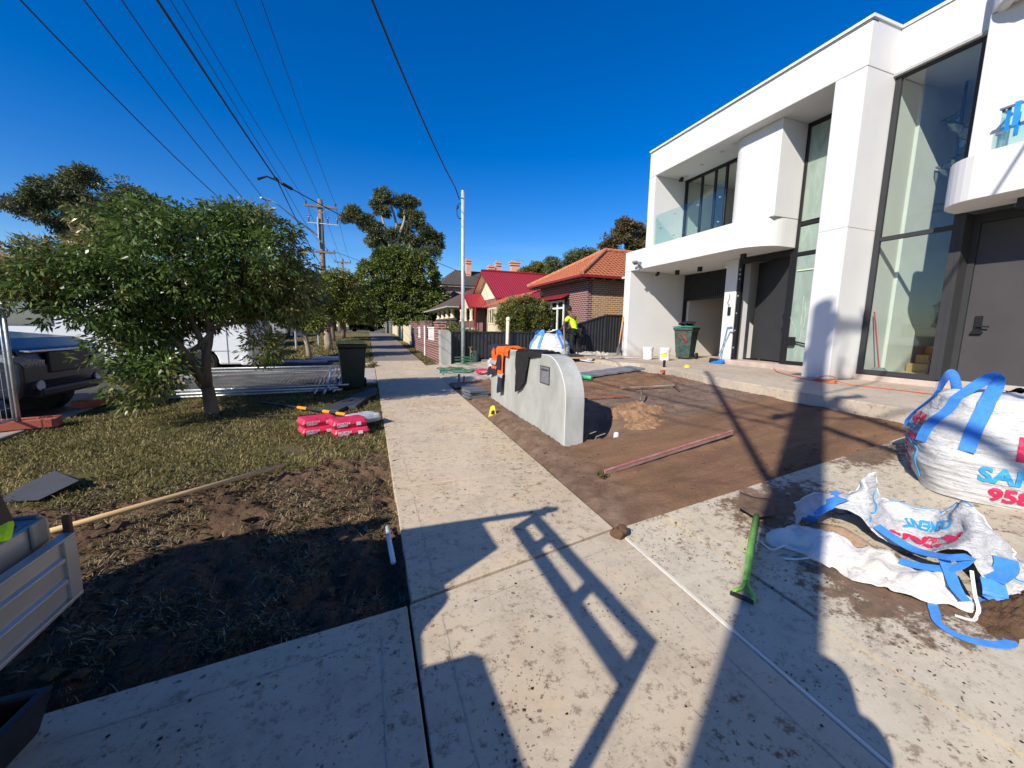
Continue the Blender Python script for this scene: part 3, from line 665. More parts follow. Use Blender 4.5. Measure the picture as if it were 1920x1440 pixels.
# right unit
hp('wall', MB().box(XRr, 16, -3, 4.949, ZS+.002, ZT), bevel=.008)                          # recessed parapet and lintel
hp('parapet_capping', MB().box(XRr-.025, 15.9, -3, 4.92, ZT+.004, ZT+.052), white_p)
curR = [(8.07, 3.35)]+[(8.62-.55*math.cos(R(a)), 3.35+.52*math.sin(R(a))) for a in range(10, 91, 10)]
slabR = curR+[(XRr-.004, 3.87), (XRr-.004, -3), (8.07, -3)]
hp('balcony_slab', MB().prism(slabR, 'z', ZC, ZB), bevel=.006, segs=1)
roofR = [(8.07, 2.95)]+[(8.62-.55*math.cos(R(a)), 2.95+.75*math.sin(R(a))) for a in range(10, 91, 10)]+[(XRr-.004, 3.70), (XRr-.004, -3), (8.07, -3)]
hp('roof_band', MB().prism(roofR, 'z', ZS+.002, ZT+.03), bevel=.006, segs=1)
hp('roof_moulding', MB().tube([(8.12, -3, ZS+.03), (8.12, 2.9, ZS+.03), (8.16, 3.2, ZS+.03), (8.3, 3.45, ZS+.03), (8.55, 3.6, ZS+.03)], .07, 12), smooth=True)
hp('wall', MB().box(8.42, XRr-.004, -3, 3.66, ZB+.002, ZS-.002), bevel=.012)
f = frame_x('tall_window', XRr+.04, 3.80, 4.945, ZP+.11, ZS+.0, .085, (), (3.32,), charcoal)
f['label'] = 'tall two-storey window of the right unit'
MB().box(XRr+.035, XRr+.047, 3.86, 4.88, ZP+.18, ZS-.07).build('pane', glass_p, f)
hp('soffit_trim', MB().box(XRr-.06, XRr+.06, 3.7, 4.945, ZS-.045, ZS-.002), M('trim_grey', (.36, .36, .35), .6), bevel=.003)
hp('threshold', MB().box(8.85, 9.6, -3, 3.735, ZP+.001, ZP+.12).box(8.76, 9.3, 3.75, 4.94, ZP+.001, ZP+.10), stone, bevel=.006)
f = hp('door_frame', MB().box(XRr, 9.16, 3.74, 3.80, ZP+.125, ZC-.01).box(9.06, 9.16, 3.66, 3.739, ZP+.125, ZC-.01).box(9.06, 9.16, -1.0, 3.659, ZC-.15, ZC-.01), charcoal, bevel=.004)
d = hp('front_door', MB().box(9.09, 9.15, 1.2, 3.655, ZP+.125, ZC-.155), M('door_charcoal', (.066, .063, .066), .7, .08, 2, .03, 60, spec=.1), bevel=.004)
MB().box(9.06, 9.089, 3.46, 3.54, 1.66, 1.92).box(9.04, 9.089, 3.44, 3.56, 1.64, 1.68).tube([(9.07, 3.5, 1.76), (9.03, 3.5, 1.76), (9.03, 3.36, 1.75)], .012, 8).build('lock', black_m, d, bevel=.004)
hp('wall', MB().box(XRr, 9.3, -3, 1.0, ZP+.125, ZC-.01))
hp('downlight', MB().box(8.52, 8.66, 2.98, 3.12, ZC-.15, ZC), blackpl, bevel=.004)
gr = hp('glass_balustrade', MB().box(8.18, 8.195, -3, 3.28, ZB+.002, ZB+.52).box(8.2, 8.40, 3.268, 3.282, ZB+.002, ZB+.50), glass_b)
MB().box(8.165, 8.20, -3, 3.3, ZB+.52, ZB+.545).box(8.2, 8.42, 3.262, 3.29, ZB+.50, ZB+.525).box(8.16, 8.20, 3.24, 3.3, ZB+.2, ZB+.235).box(8.34, 8.41, 3.24, 3.3, ZB+.06, ZB+.09).build('handrail', M('anodised_grey', (.22, .22, .23), .4, metal=.4), gr)
for q_ in ((8.155, 8.16, 3.10, 3.16, ZB+.26, ZB+.56), (8.20, 8.205, 3.20, 3.24, ZB+.24, ZB+.52), (8.40, 8.405, 3.18, 3.22, ZB+.22, ZB+.50)): MB().box(*q_).build('blue_tape', M('painters_tape', (.02, .26, .78), .6), gr)
# interior behind the tall window: stair hall with chandelier
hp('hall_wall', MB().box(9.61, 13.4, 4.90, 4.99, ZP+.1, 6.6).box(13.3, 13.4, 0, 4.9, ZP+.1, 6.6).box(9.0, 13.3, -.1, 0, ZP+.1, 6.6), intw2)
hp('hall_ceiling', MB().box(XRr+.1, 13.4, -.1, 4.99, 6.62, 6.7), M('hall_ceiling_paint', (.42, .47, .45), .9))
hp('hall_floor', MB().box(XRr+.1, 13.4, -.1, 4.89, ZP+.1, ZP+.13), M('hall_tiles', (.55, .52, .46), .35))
curve = [(12.2+1.6*math.cos(R(a)), 3.2+1.55*math.sin(R(a))) for a in range(180, 90, -10)]
hp('stair_wall', MB().prism([(10.9, 1.5), (10.9, 3.3)]+curve+[(12.2, 4.65), (12.2, 3.2), (11.0, 1.5)], 'z', 2.0, 2.95), M('stair_plaster', (.50, .47, .40), .9))
mb = MB()
for i in range(7): mb.box(10.2+i*.28, 12.6, 3.0, 4.85, ZP+.13+i*.17, ZP+.13+i*.17+.165)
hp('stair', mb, M('stair_timber', (.42, .26, .12), .5), bevel=.004)
hp('handrail', MB().tube([(10.4, 4.1, 1.9), (11.6, 4.1, 3.4), (12.4, 4.1, 4.4)], .03, 8), charcoal)
ch = hp('chandelier', MB().lathe([(.01, 0), (.25, .0), (.27, .03), (.25, .06), (.01, .06)], (10.2, 4.6, 6.33), 24).tube([(10.2, 4.6, 6.34), (10.2, 4.6, 4.9)], .022, 8).tube([(10.2, 4.6, 6.39), (10.2, 4.6, 6.62)], .05, 8), M('bronze', (.12, .10, .09), .4, metal=.6), smooth=False)
mb = MB(); ml_ = MB()
for i in range(5):
    a0 = i*1.5; z = 5.55-i*.20
    ring = [(10.2+.27*math.cos(a0+t*.45)*math.sin(math.pi*t/7), 4.6+.27*math.sin(a0+t*.45)*math.sin(math.pi*t/7), z-.05*t+.2) for t in range(8)]
    mb.tube(ring, .011, 6)
    ml_.grid([[p for p in ring], [(p[0]*.6+10.2*.4, p[1]*.6+4.6*.4, p[2]-.13) for p in ring]])
mb.build('shade_rim', M('bronze2', (.10, .09, .08), .4), ch); ml_.build('glass_shade', mat_glass('shade_glass', (.62, .68, .66), .5, .2, .4), ch)
# back of the building, so that it is a closed block
hp('wall', MB().box(15.9, 16.1, -3, 11.5, ZP, ZS-.01))

# things standing on the porch and leaning on the house
def broom(name, label, cat, base, top, hc, head): pass
t = thing('mop', 'red-handled mop standing inside the tall window', 'mop', (9.15, 4.75, ZP+.13))
MB().tube([(9.15, 4.75, ZP+.22), (9.02, 4.88, ZP+1.28)], .013, 8).build('handle', M('mop_red', (.55, .03, .06), .4), t)
MB().prism([(-.16, 0), (.16, 0), (.07, .10), (-.07, .10)], 'x', -.04, .04).xf(Matrix.Translation((9.15, 4.75, ZP+.135))).build('head', M('mop_grey', (.25, .27, .26), .8), t, bevel=.01)
t = thing('shoe_rack', 'dark rack with folded things at the foot of the indoor stairs', 'rack', (9.9, 4.1, ZP+.13))
MB().box(9.8, 10.1, 3.85, 4.35, ZP+.13, ZP+.16).box(9.8, 10.1, 3.85, 4.35, ZP+.4, ZP+.43).box(9.8, 9.83, 3.85, 3.88, ZP+.16, ZP+.5).box(9.8, 9.83, 4.32, 4.35, ZP+.16, ZP+.5).box(10.07, 10.1, 3.85, 3.88, ZP+.16, ZP+.5).box(10.07, 10.1, 4.32, 4.35, ZP+.16, ZP+.5).build('shelf', oldwood, t)
MB().obox((9.95, 4.1, ZP+.52), (.2, .3, .16), (8, 0, 20)).build('folded_cloth', M('dark_cloth', (.1, .1, .11), .9), t, bevel=.03)

def wheelie(name, label, loc, rz, body, lid, group=None):
    """240 litre two-wheel bin: front towards -Y in its own frame"""
    t = thing(name, label, 'bin', (0, 0, 0), group)
    def ring(w_, d0, d1, z): return [(-w_, d0, z), (w_, d0, z), (w_, d1, z), (-w_, d1, z)]
    mb = MB(); lv = [ring(.20, -.20, .24, .04), ring(.225, -.24, .28, .35), ring(.265, -.30, .33, .88), ring(.29, -.34, .36, .90), ring(.29, -.34, .36, .97), ring(.26, -.30, .33, .97), ring(.22, -.22, .27, .2)]
    mb.add([p for r_ in lv for p in r_], [(4*i+j, 4*i+(j+1) % 4, 4*i+4+(j+1) % 4, 4*i+4+j) for i in range(6) for j in range(4)]+[(0, 3, 2, 1), (24, 25, 26, 27)])
    mb.build('body', body, t, bevel=.018)
    P = []
    for i in range(9):
        v = i/8; row = []
        for j in range(9):
            u = j/8*2-1; row.append((u*.305, -.37+v*.76, .985+.045*math.sin(math.pi*v)**.6*(1-u**6)))
        P.append(row)
    MB().grid(P).build('lid', lid, t, smooth=True, solid=.012)
    MB().tube([(-.27, .42, .95), (.27, .42, .95)], .016, 10).box(-.27, -.24, .34, .42, .93, .96).box(.24, .27, .34, .42, .93, .96).build('handle', body, t)
    for s_ in (-1, 1):
        wv = MB().lathe([(.04, -.03), (.095, -.03), (.10, -.015), (.10, .015), (.095, .03), (.04, .03)], (0, 0, 0), 20).xf(Matrix.Translation((s_*.27, .26, .10))@Matrix.Rotation(R(90), 4, 'Y'))
        wv.build('wheel', rubber, t, smooth=False)
    t.location = loc; t.rotation_euler.z = rz; return t
wb = wheelie('wheelie_bin', 'weathered green wheelie bin marked with red paint, heaped with rags on the porch', (9.35, 9.95, ZP), R(-62), M('scuffed_green_plastic', (.016, .055, .04), .6, .35, 9, .3, 50, .003, col2=(.06, .10, .085)), M('mint_lid', (.02, .20, .12), .5))
wr = MB()
for i in range(7):
    a = i*.9; wr.obox((.1*math.cos(a), .1*math.sin(a), 1.05+.012*i), (.3, .14, .04), (random.uniform(-18, 18), random.uniform(-18, 18), a*57))
o = wr.build('black_rags', M('black_rag', (.012, .012, .014), .9, .3, 10, .8, 20, .02), org=(0, 0, 1.0), bevel=.02)
o.location = (9.35, 9.95, ZP+1.02); tag(o, 'crumpled black rags lying on the lid of the porch bin', 'rags')
def text_mesh(s, size, mat, M4, parent=None, name='lettering', fn=None, off=(0, 0, 0), bold=.0, shear=0):
    c = bpy.data.curves.new('t', 'FONT'); c.body = s; c.size = size; c.align_x = 'LEFT'; c.offset = bold; c.shear = shear; c.resolution_u = 3
    o = bpy.data.objects.new('t', c); COL.objects.link(o); dg = bpy.context.evaluated_depsgraph_get()
    me = bpy.data.meshes.new_from_object(o.evaluated_get(dg)); bpy.data.objects.remove(o); bpy.data.curves.remove(c)
    bm = bmesh.new(); bm.from_mesh(me); bpy.data.meshes.remove(me)
    if fn:
        bmesh.ops.triangulate(bm, faces=bm.faces)
        for _ in range(3):
            ed = [e for e in bm.edges if e.calc_length() > .035]
            if ed: bmesh.ops.subdivide_edges(bm, edges=ed, cuts=1)
        bmesh.ops.triangulate(bm, faces=bm.faces)
    mb = MB(); mb.add([v.co.copy() for v in bm.verts], [tuple(v.index for v in f_.verts) for f_ in bm.faces]); bm.free()
    if fn: mb.v = [Vector(fn(p.x, p.y)) for p in mb.v]
    else: mb.xf(M4)
    return mb.build(name, mat, parent, org=off)
# red paint mark on the bin, scribbled on its front
redm = M('red_spray', (.45, .03, .03), .6)
mk = MB().tube([(.12, -.300, .78), (.05, -.292, .80), (.0, -.286, .74), (.06, -.275, .66), (.12, -.265, .60), (.05, -.262, .52), (-.02, -.268, .56)], .018, 6).tube([(-.02, -.29, .78), (-.10, -.29, .76), (-.12, -.28, .68), (-.04, -.275, .66)], .014, 6)
ORG[wb.name] = Vector((0, 0, 0)); o = mk.build('paint_mark', redm, wb)

def bucket(loc, label, sticker):
    t = thing('bucket', label, 'bucket', loc, 'white plaster buckets on the porch')
    x, y, z = loc
    MB().lathe([(.12, 0), (.135, .02), (.15, .30), (.16, .30), (.16, .34), (.148, .34), (.135, .05)], loc, 24).build('body', M('bucket_white', (.75, .75, .73), .5, .1, 5, .1), t, smooth=False)
    MB().lathe([(.01, .345), (.163, .345), (.165, .365), (.15, .375), (.01, .372)], loc, 24).build('lid', M('bucket_white', ()), t)
    MB().tube([(x+.16*math.cos(a), y+.16*math.sin(a), z+.24-.05*math.sin((a-2.4)/1.9*math.pi)) for a in [2.4+i*.19 for i in range(11)]], .004, 6).build('handle', steel, t)
    if sticker:
        P = [[(x+.1515*math.cos(a), y+.1515*math.sin(a), z+h) for a in [3.3+i*.14 for i in range(9)]] for h in (.11, .24)]
        MB().grid([[(x+(px-x)*(.99 if i else .97), y+(py-y)*(.99 if i else .97), pz) for px, py, pz in row] for i, row in enumerate(P)]).build('sticker', M('sticker_yellow', (.8, .6, .08), .5), t)
bucket((7.95, 9.95, ZP), 'plain white plaster bucket, the left one on the porch', False)
bucket((8.15, 9.45, ZP), 'white plaster bucket with a yellow sticker beside the porch bin', True)
# blue dust pan and long-handled brush
bl = M('blue_plastic', (.03, .20, .60), .4)
t = thing('dustpan', 'blue long-handled dustpan standing against the garage pillar', 'dustpan', (8.98, 8.28, ZP))
MB().add([(8.82, 8.10, ZP+.005), (8.82, 8.46, ZP+.005), (9.08, 8.40, ZP+.005), (9.08, 8.16, ZP+.005), (8.84, 8.12, ZP+.02), (8.84, 8.44, ZP+.02), (9.06, 8.38, ZP+.13), (9.06, 8.18, ZP+.13)], [(0, 3, 2, 1), (4, 5, 6, 7), (0, 1, 5, 4), (1, 2, 6, 5), (2, 3, 7, 6), (3, 0, 4, 7)]).build('pan', bl, t, bevel=.012)
MB().tube([(9.0, 8.3, ZP+.1), (9.10, 8.22, ZP+.98)], .01, 8).tube([(9.10, 8.22, ZP+.98), (9.11, 8.08, ZP+.99)], .015, 8).build('handle', bl, t)
t = thing('broom', 'grey lobby broom leaning beside the blue dustpan', 'broom', (9.05, 8.4, ZP))
MB().tube([(9.0, 8.4, ZP+.1), (9.12, 8.14, ZP+.86)], .009, 8).tube([(9.12, 8.14, ZP+.86), (9.12, 8.03, ZP+.86)], .013, 8).build('handle', M('grey_tube', (.25, .27, .3), .4, metal=.4), t)
MB().obox((8.98, 8.46, ZP+.07), (.08, .26, .13), (0, 14, 0)).build('bristles', blackpl, t, bevel=.015)
# shovel with orange shaft leaning on the corner of the house
def shovel(name, label, base, top, shaft_mat, blade_mat, blade=True, dgrip=False, group=None, bw=.11, side=None):
    t = thing(name, label, 'shovel', base, group); a, b = Vector(base), Vector(top); d = (b-a).normalized()
    MB().tube([a+d*.26, a+d*.5, b], .017, 10).build('shaft', shaft_mat, t, smooth=True)
    s_ = Vector(side) if side else d.cross(Vector((0, 0, 1))); s_ = (s_-d*s_.dot(d)).normalized(); n_ = s_.cross(d)
    P = []
    for i in range(8):
        u = i/7; hw = bw*(1 if u > .3 else .75+.25*u/.3); P.append([a+d*(u*.30)+s_*(k/4*hw)+n_*(.02*(1-(k/4)**2)-.0) for k in range(-4, 5)])
    MB().grid(P).tube([a+d*.26, a+d*.42], [.024, .02], 8).build('blade', blade_mat, t, solid=.004)
    if dgrip:
        e = b+d*.12; MB().tube([b-d*.03, b+s_*.055+d*.05, b+s_*.06+d*.11], .012, 8).tube([b-d*.03, b-s_*.055+d*.05, b-s_*.06+d*.11], .012, 8).tube([b+s_*.062+d*.11, b-s_*.062+d*.11], .015, 8).build('grip', shaft_mat, t, smooth=True)
    return t
fibre = M('orange_fibreglass', (.75, .30, .04), .45, .3, 3, .1)
shovel('shovel', 'orange-shafted shovel leaning on the left corner of the white house', (7.88, 11.40, ZP+.0), (8.03, 11.42, ZP+1.32), fibre, M('worn_steel', (.12, .11, .10), .6, .3, 8, .3), bw=.10, side=(0, 1, 0))
t = tag(MB().tube([(7.93, 11.28, ZP+.0), (8.05, 11.40, ZP+1.15)], .008, 6).build('steel_rod', blackpl), 'thin dark rod leaning on the corner of the white house', 'rod')

# ------------------------------------------------------------------ rounded street wall with clothes on it
prof = [(4.3, -.1), (4.3, .70)]+[(4.87-.57*math.cos(R(a)), .70+.56*math.sin(R(a))) for a in range(8, 91, 8)]+[(7.45, 1.245), (7.45, -.1)]
cw = thing('rounded_wall', 'grey cement-rendered low wall with a rounded near end, clothes draped over it', 'wall', (2.39, 5.9, .15))
def mat_cement():
    g = NG('smooth_cement_render'); co = g.coord((1, 1, .6))
    c = g.mix(g.ramp(g.noise(co, 1.6, 8, .65, .8), .36, .66), (.30, .31, .28), (.47, .475, .445))
    c = g.mix(g.ramp(g.noise(g.coord((1, 1, .25), (.3, 0, 0)), 7, 6, .7), .55, .8, 0, .45), c, (.27, .28, .255))
    v = g.n('TexVoronoi', Scale=9, Randomness=1); g.l(co, v.inputs['Vector']); c = g.mix(g.ramp(v.outputs['Distance'], .06, .03, 0, .5), c, (.62, .6, .56))
    nb = g.bump(g.noise(co, 5, 5), .25, .02); g.bsdf(c, .8, 0, g.bump(g.noise(co, 120, 5), .3, .003, nb), .3); return g.m
graywash = mat_cement()
MB().prism(prof, 'x', 2.26, 2.53).build('wall_body', graywash, cw, bevel=.012, segs=3)
edgep = [(2.262, p[0]+.002, p[1]-.002) for p in prof[1:-1]]
MB().tube([(2.262, 4.302, .1)]+edgep, .0045, 6).build('corner_bead', white_p, cw)
mb = MB().box(2.25, 2.262, 4.77, 5.06, .87, 1.10)
o = mb.build('letter_slot', M('scraped_metal', (.45, .46, .47), .5, .5, 26, .5, 40, .004, col2=(.12, .12, .13), stretch=(1, 1, .5)), cw, bevel=.002)
MB().box(2.246, 2.252, 4.765, 5.065, 1.095, 1.105).box(2.246, 2.252, 4.765, 4.772, .865, 1.1).box(2.246, 2.252, 5.058, 5.065, .865, 1.1).box(2.246, 2.252, 4.765, 5.065, .865, .872).box(2.244, 2.252, 4.80, 5.03, 1.045, 1.065).build('slot_rim', M('rim_dark', (.05, .05, .055), .6, .3), o)

def cloth(name, y0, y1, top, front, back, mat, parent=None, nu=26, nv=40, seed=0, shift=0., taper=0., fold=.018, x0=2.255, x1=2.535):
    P = []
    for j in range(nv+1):
        row = []
        for i in range(nu+1):
            u = i/nu; lf, lb = front(u), back(u); wtop = x1-x0; tot = lf+wtop+lb; s_ = j/nv*tot
            yc = y0+(y1-y0)*u
            tp = top(yc) if callable(top) else top
            n_ = fold*(noise.noise(Vector((u*5+seed, s_*2.2, seed)))+.5*noise.noise(Vector((u*11, s_*5, seed+3))))
            if s_ < lb: x, z, k = x1+.016+abs(n_)*1.2, tp-(lb-s_), (lb-s_)
            elif s_ < lb+wtop: x, z, k = x1-(s_-lb), tp+.016+abs(n_)*1.5, 0
            else: k = s_-lb-wtop; x, z = x0-.016-abs(n_)*1.6-.02*math.sin(min(k*3, 1.5)), tp-k
            if s_ >= lb+wtop-.03 and s_ <= lb+wtop+.03: z -= .004
            yy = yc+shift*k+(.5-u)*taper*k*(1 if s_ > lb else 0)+.15*n_
            row.append((x, yy, z))
        P.append(row)
    return MB().grid(P).build(name, mat, parent, smooth=True, solid=.007)
hv = M('orange_cloth', (.92, .13, .01), .85, .12, 7, .5, 60, .004)
navy = M('navy_cloth', (.014, .017, .034), .9, .2, 7, .5, 60, .004)
silver = M('reflective_tape', (.32, .33, .35), .45, .1)
wt = 1.252
jk = thing('hi_vis_jacket', 'orange and navy hi-vis jacket hung over the far end of the grey wall', 'jacket', (2.4, 6.9, 1.25))
cloth('body', 6.35, 7.3, wt, lambda u: .12+.36*sm(.2, .9, u), lambda u: .3, hv, jk, seed=1)
cloth('collar', 7.05, 7.5, wt+.015, lambda u: .22, lambda u: .4, navy, jk, seed=9, nu=12, nv=26)
sl = cloth('sleeve', 6.55, 6.86, wt+.01, lambda u: .52, lambda u: .1, hv, jk, seed=4, nu=12, taper=.12, x0=2.235)
cloth('cuff', 6.58, 6.82, wt-.50, lambda u: .26+.05*u, lambda u: .0, navy, sl, seed=5, nu=10, nv=20, taper=.18, x0=2.215, x1=2.23)
cloth('tape', 6.56, 6.83, wt-.45, lambda u: .06, lambda u: .0, silver, sl, seed=5, nu=8, nv=4, x0=2.207, x1=2.215)
cloth('tape', 6.93, 7.32, wt-.26, lambda u: .055, lambda u: 0., silver, jk, seed=2, nu=10, nv=4, x0=2.205, x1=2.215)
cloth('pocket', 6.60, 6.84, wt-.13, lambda u: .24, lambda u: 0., navy, jk, seed=3, nu=8, nv=8, x0=2.2, x1=2.206)
cloth('lining', 6.95, 7.45, wt-.40, lambda u: .05+.12*u, lambda u: 0., navy, jk, seed=12, nu=16, nv=12, x0=2.22, x1=2.23)
blk = M('black_cloth', (.011, .011, .012), .92, .3, 9, .5, 60, .005)
bh = cloth('black_jumper', 5.42, 6.0, wt, lambda u: .52+.14*u-.22*max(0, .35-u), lambda u: .25, blk, None, seed=21, nu=30, nv=60, shift=.10, taper=.42, fold=.022)
tag(bh, 'black jumper slung over the middle of the grey wall', 'jumper')
bh2 = cloth('sleeve', 5.05, 5.5, wt+.005, lambda u: .03+.05*u, lambda u: .12, blk, None, seed=25, nu=18, fold=.03)
bh2.parent = bh; bh2.location = bh2.location-bh.location

# yellow marker, pavers and bits between path and wall
t = thing('yellow_marker', 'small folded yellow plastic marker beside the grey wall and path', 'marker', (1.9, 6.25, .17))
MB().add([(1.84, 6.20, .14), (1.97, 6.18, .14), (1.95, 6.30, .15), (1.93, 6.24, .33), (1.95, 6.22, .32), (1.90, 6.28, .3)], [(0, 1, 3), (1, 4, 3), (1, 2, 4), (2, 5, 4), (0, 3, 5), (0, 5, 2), (3, 4, 5)]).build('sheet', yellow_p, t, solid=.004)
MB().add([(1.88, 6.21, .18), (1.94, 6.19, .19), (1.935, 6.195, .26), (1.90, 6.21, .25)], [(0, 1, 2, 3)]).build('black_mark', blackpl, t, solid=.002)
bluestone = M('dark_paver_stone', (.115, .125, .14), .75, .2, 4, .3, 60, .003)
pv = None
for k, (x, y, z, rz) in enumerate([(2.02, 7.75, .22, 12), (2.06, 7.80, .27, 9), (2.03, 7.78, .32, 15), (2.08, 8.3, .24, -8), (2.1, 8.33, .29, -5), (2.02, 8.85, .27, 3)]):
    lab = ['lowest dark paver of the near stack beside the path', 'middle dark paver of the near stack beside the path', 'top dark paver of the near stack beside the path',
           'lower dark paver of the second stack beside the path', 'top dark paver of the second stack beside the path', 'single dark paver farthest along the path edge'][k]
    if pv is None:
        pv = MB().box(-.22, .22, -.17, .17, 0, .045).build('paver', bluestone, org=(0, 0, 0), bevel=.006); tag(pv, lab, 'paver', 'dark pavers stacked beside the path'); c = pv
    else: c = copy_tree(pv, label=lab)
    c.location = (x, y, z); c.rotation_euler = (R(random.uniform(-3, 3)), R(random.uniform(-3, 3)), R(rz))
p2 = None
ordn = ['first', 'second', 'third', 'fourth', 'fifth', 'sixth', 'seventh']
for k in range(7):
    x = 3.75+k*.405; y = 8.22+.02*k; lab = '%s grey paver from the left in the laid row before the side paving' % ordn[k]
    if p2 is None: p2 = MB().box(-.198, .198, -.3, .3, 0, .05).build('paver', M('blue_grey_paver', (.17, .18, .20), .7, .2, 4, .3, 60, .003), org=(0, 0, 0), bevel=.005); tag(p2, lab, 'paver', 'grey pavers laid in a row'); c = p2
    else: c = copy_tree(p2, label=lab)
    c.location = (x, y, G(x, y)+.0); c.rotation_euler = (0, -math.atan(.07), R(random.uniform(-1.5, 1.5)))
t = tag(MB().tube([(2.0, 9.2, .15), (2.0, 9.2, .52)], .03, 8).build('timber_peg', oldwood), 'dark timber peg standing in the soil beside the path', 'peg')
t = tag(MB().tube([(2.12, 9.28, .15), (2.14, 9.27, .47)], .022, 8).build('timber_peg', oldwood), 'pale leaning peg just behind the dark peg', 'peg')
# garden hose on the side paving
mb = MB(); pts = []
for i in range(150):
    a = i*.17; r_ = .52+.10*math.sin(i*.31)+.05*math.sin(i*.9)
    pts.append((2.35+.0022*i+r_*math.cos(a)*1.15, 10.9+.006*i+r_*.75*math.sin(a), G(2.4, 11)+.03+.02*(i/150)+.01*math.sin(i*1.7)))
pts = [(2.95, 12.9, 1.0), (2.9, 12.7, .6), (2.9, 12.4, .44)]+pts[::-1]
t = tag(MB().tube(pts, .012, 6).build('garden_hose', greenhose, smooth=True), 'coiled green garden hose on the side paving beside the steel pole', 'hose')
mb = MB(); pts = [(2.9+.3*math.cos(i*.5), 12.6+.16*math.sin(i*.5), G(2.9, 12.5)+.02+.007*i) for i in range(40)]
tag(MB().tube(pts, .013, 6).build('hose_coil', greenhose, smooth=True), 'small green hose coil heaped below the garden tap', 'hose')
t = thing('garden_tap', 'brass garden tap on a standpipe by the black fence', 'tap', (3.2, 12.95, .44))
MB().tube([(3.2, 12.95, .4), (3.2, 12.95, .95)], .016, 8).tube([(3.2, 12.95, .86), (3.2, 12.84, .86), (3.2, 12.82, .80)], .016, 8).tube([(3.13, 12.95, .97), (3.27, 12.95, .97)], .012, 8).build('standpipe', M('brass', (.38, .26, .12), .4, .2, 8, .1, metal=.5), t)
MB().box(3.26, 3.4, 12.9, 13.0, .44, .85).build('meter_box', M('meter_green', (.05, .09, .08), .6), t, bevel=.01)
# red cement bag and white sack on the side paving
bagred = M('red_bag_plastic', (.62, .03, .08), .4, .12, 5, .4, 9, .02, spec=.6)
def pillow(name, l, w_, h, mat, parent, loc=(0, 0, 0), n=14, seed=0):
    P = []
    for s_ in (1, -1):
        rows = []
        for i in range(n+1):
            row = []
            for j in range(n+1):
                u, v = i/n*2-1, j/n*2-1
                k = (max(0, 1-abs(u)**9)*max(0, 1-abs(v)**8))**.24
                nn = 1+.22*noise.noise(Vector((u*2.2+seed, v*2.2, s_+seed)))+.07*noise.noise(Vector((u*7+seed, v*6, s_)))
                row.append((loc[0]+u*l/2*(1-.05*abs(v)**3), loc[1]+v*w_/2*(1-.05*abs(u)**3), loc[2]+h/2+s_*h/2*k*nn))
            rows.append(row)
        P.append(rows)
    return MB().grid(P[0]).grid(P[1]).build(name, mat, parent, smooth=True, org=None if parent else (0, 0, 0))
def cement_bag(name, label, loc, rz, mat, group='cement bags on the lawn', txt=True):
    t = thing(name, label, 'cement bag', (0, 0, 0), group); pillow('sack', .46, .30, .12, mat, t, seed=loc[0]*7, n=22)
    if txt:
        wi = M('white_ink', (.78, .74, .74), .6, .05, 5, 0)
        mb = MB()
        for (x0, x1, z0, z1) in ((.07, .13, .035, .078),): mb.box(x0, x1, -.1525, -.1495, z0, z1)
        mb.build('white_panel', wi, t)
        text_mesh('MORTAR', .042, wi, Matrix.Translation((-.18, -.152, .062))@Matrix.Rotation(R(90), 4, 'X'), t, 'lettering', bold=.0012)
        text_mesh('CEMENT', .036, wi, Matrix.Translation((-.18, -.152, .034))@Matrix.Rotation(R(90), 4, 'X'), t, 'lettering', bold=.0012)
        MB().box(.231, .2325, -.08, .08, .04, .072).build('white_panel', wi, t)
    t.location = loc; t.rotation_euler = (0, 0, rz); return t
zb_ = G(-.6, 5.8)-.03
cement_bag('cement_bag', 'lower pink-red cement bag of the left stack on the lawn', (-.68, 5.92, zb_), R(20), bagred)
cement_bag('cement_bag', 'top pink-red cement bag of the left stack on the lawn', (-.69, 5.95, zb_+.115), R(24), bagred)
cement_bag('cement_bag', 'lower pink-red cement bag of the right stack nearer the path', (-.26, 5.72, zb_), R(14), bagred)
cement_bag('cement_bag', 'top pink-red cement bag of the right stack nearer the path', (-.29, 5.74, zb_+.115), R(19), bagred)
greyb = M('grey_paper_bag', (.40, .41, .45), .6, .1, 5, .4, 9, .02)
cement_bag('cement_bag', 'grey paper cement bag tucked behind the right red stack', (-.10, 6.08, zb_+.09), R(28), greyb, txt=False)
cement_bag('cement_bag', 'crumpled red cement bag lying on the side paving by the hose', (2.95, 10.3, G(2.95, 10.3)+.01), R(10), bagred, None, True)
# white sack leaning behind the wall
tag(pillow('white_sack', .5, .6, .3, bag_w, None), 'small white sack with blue print behind the far end of the grey wall', 'sack'); o = bpy.data.objects['white_sack']; o.location = (3.0, 9.6, .55); o.rotation_euler = (R(75), 0, R(20))
text_mesh('95', .2, blue_ink, None, o, 'lettering', fn=lambda a, b: (a-.1, b-.08, .31)); 

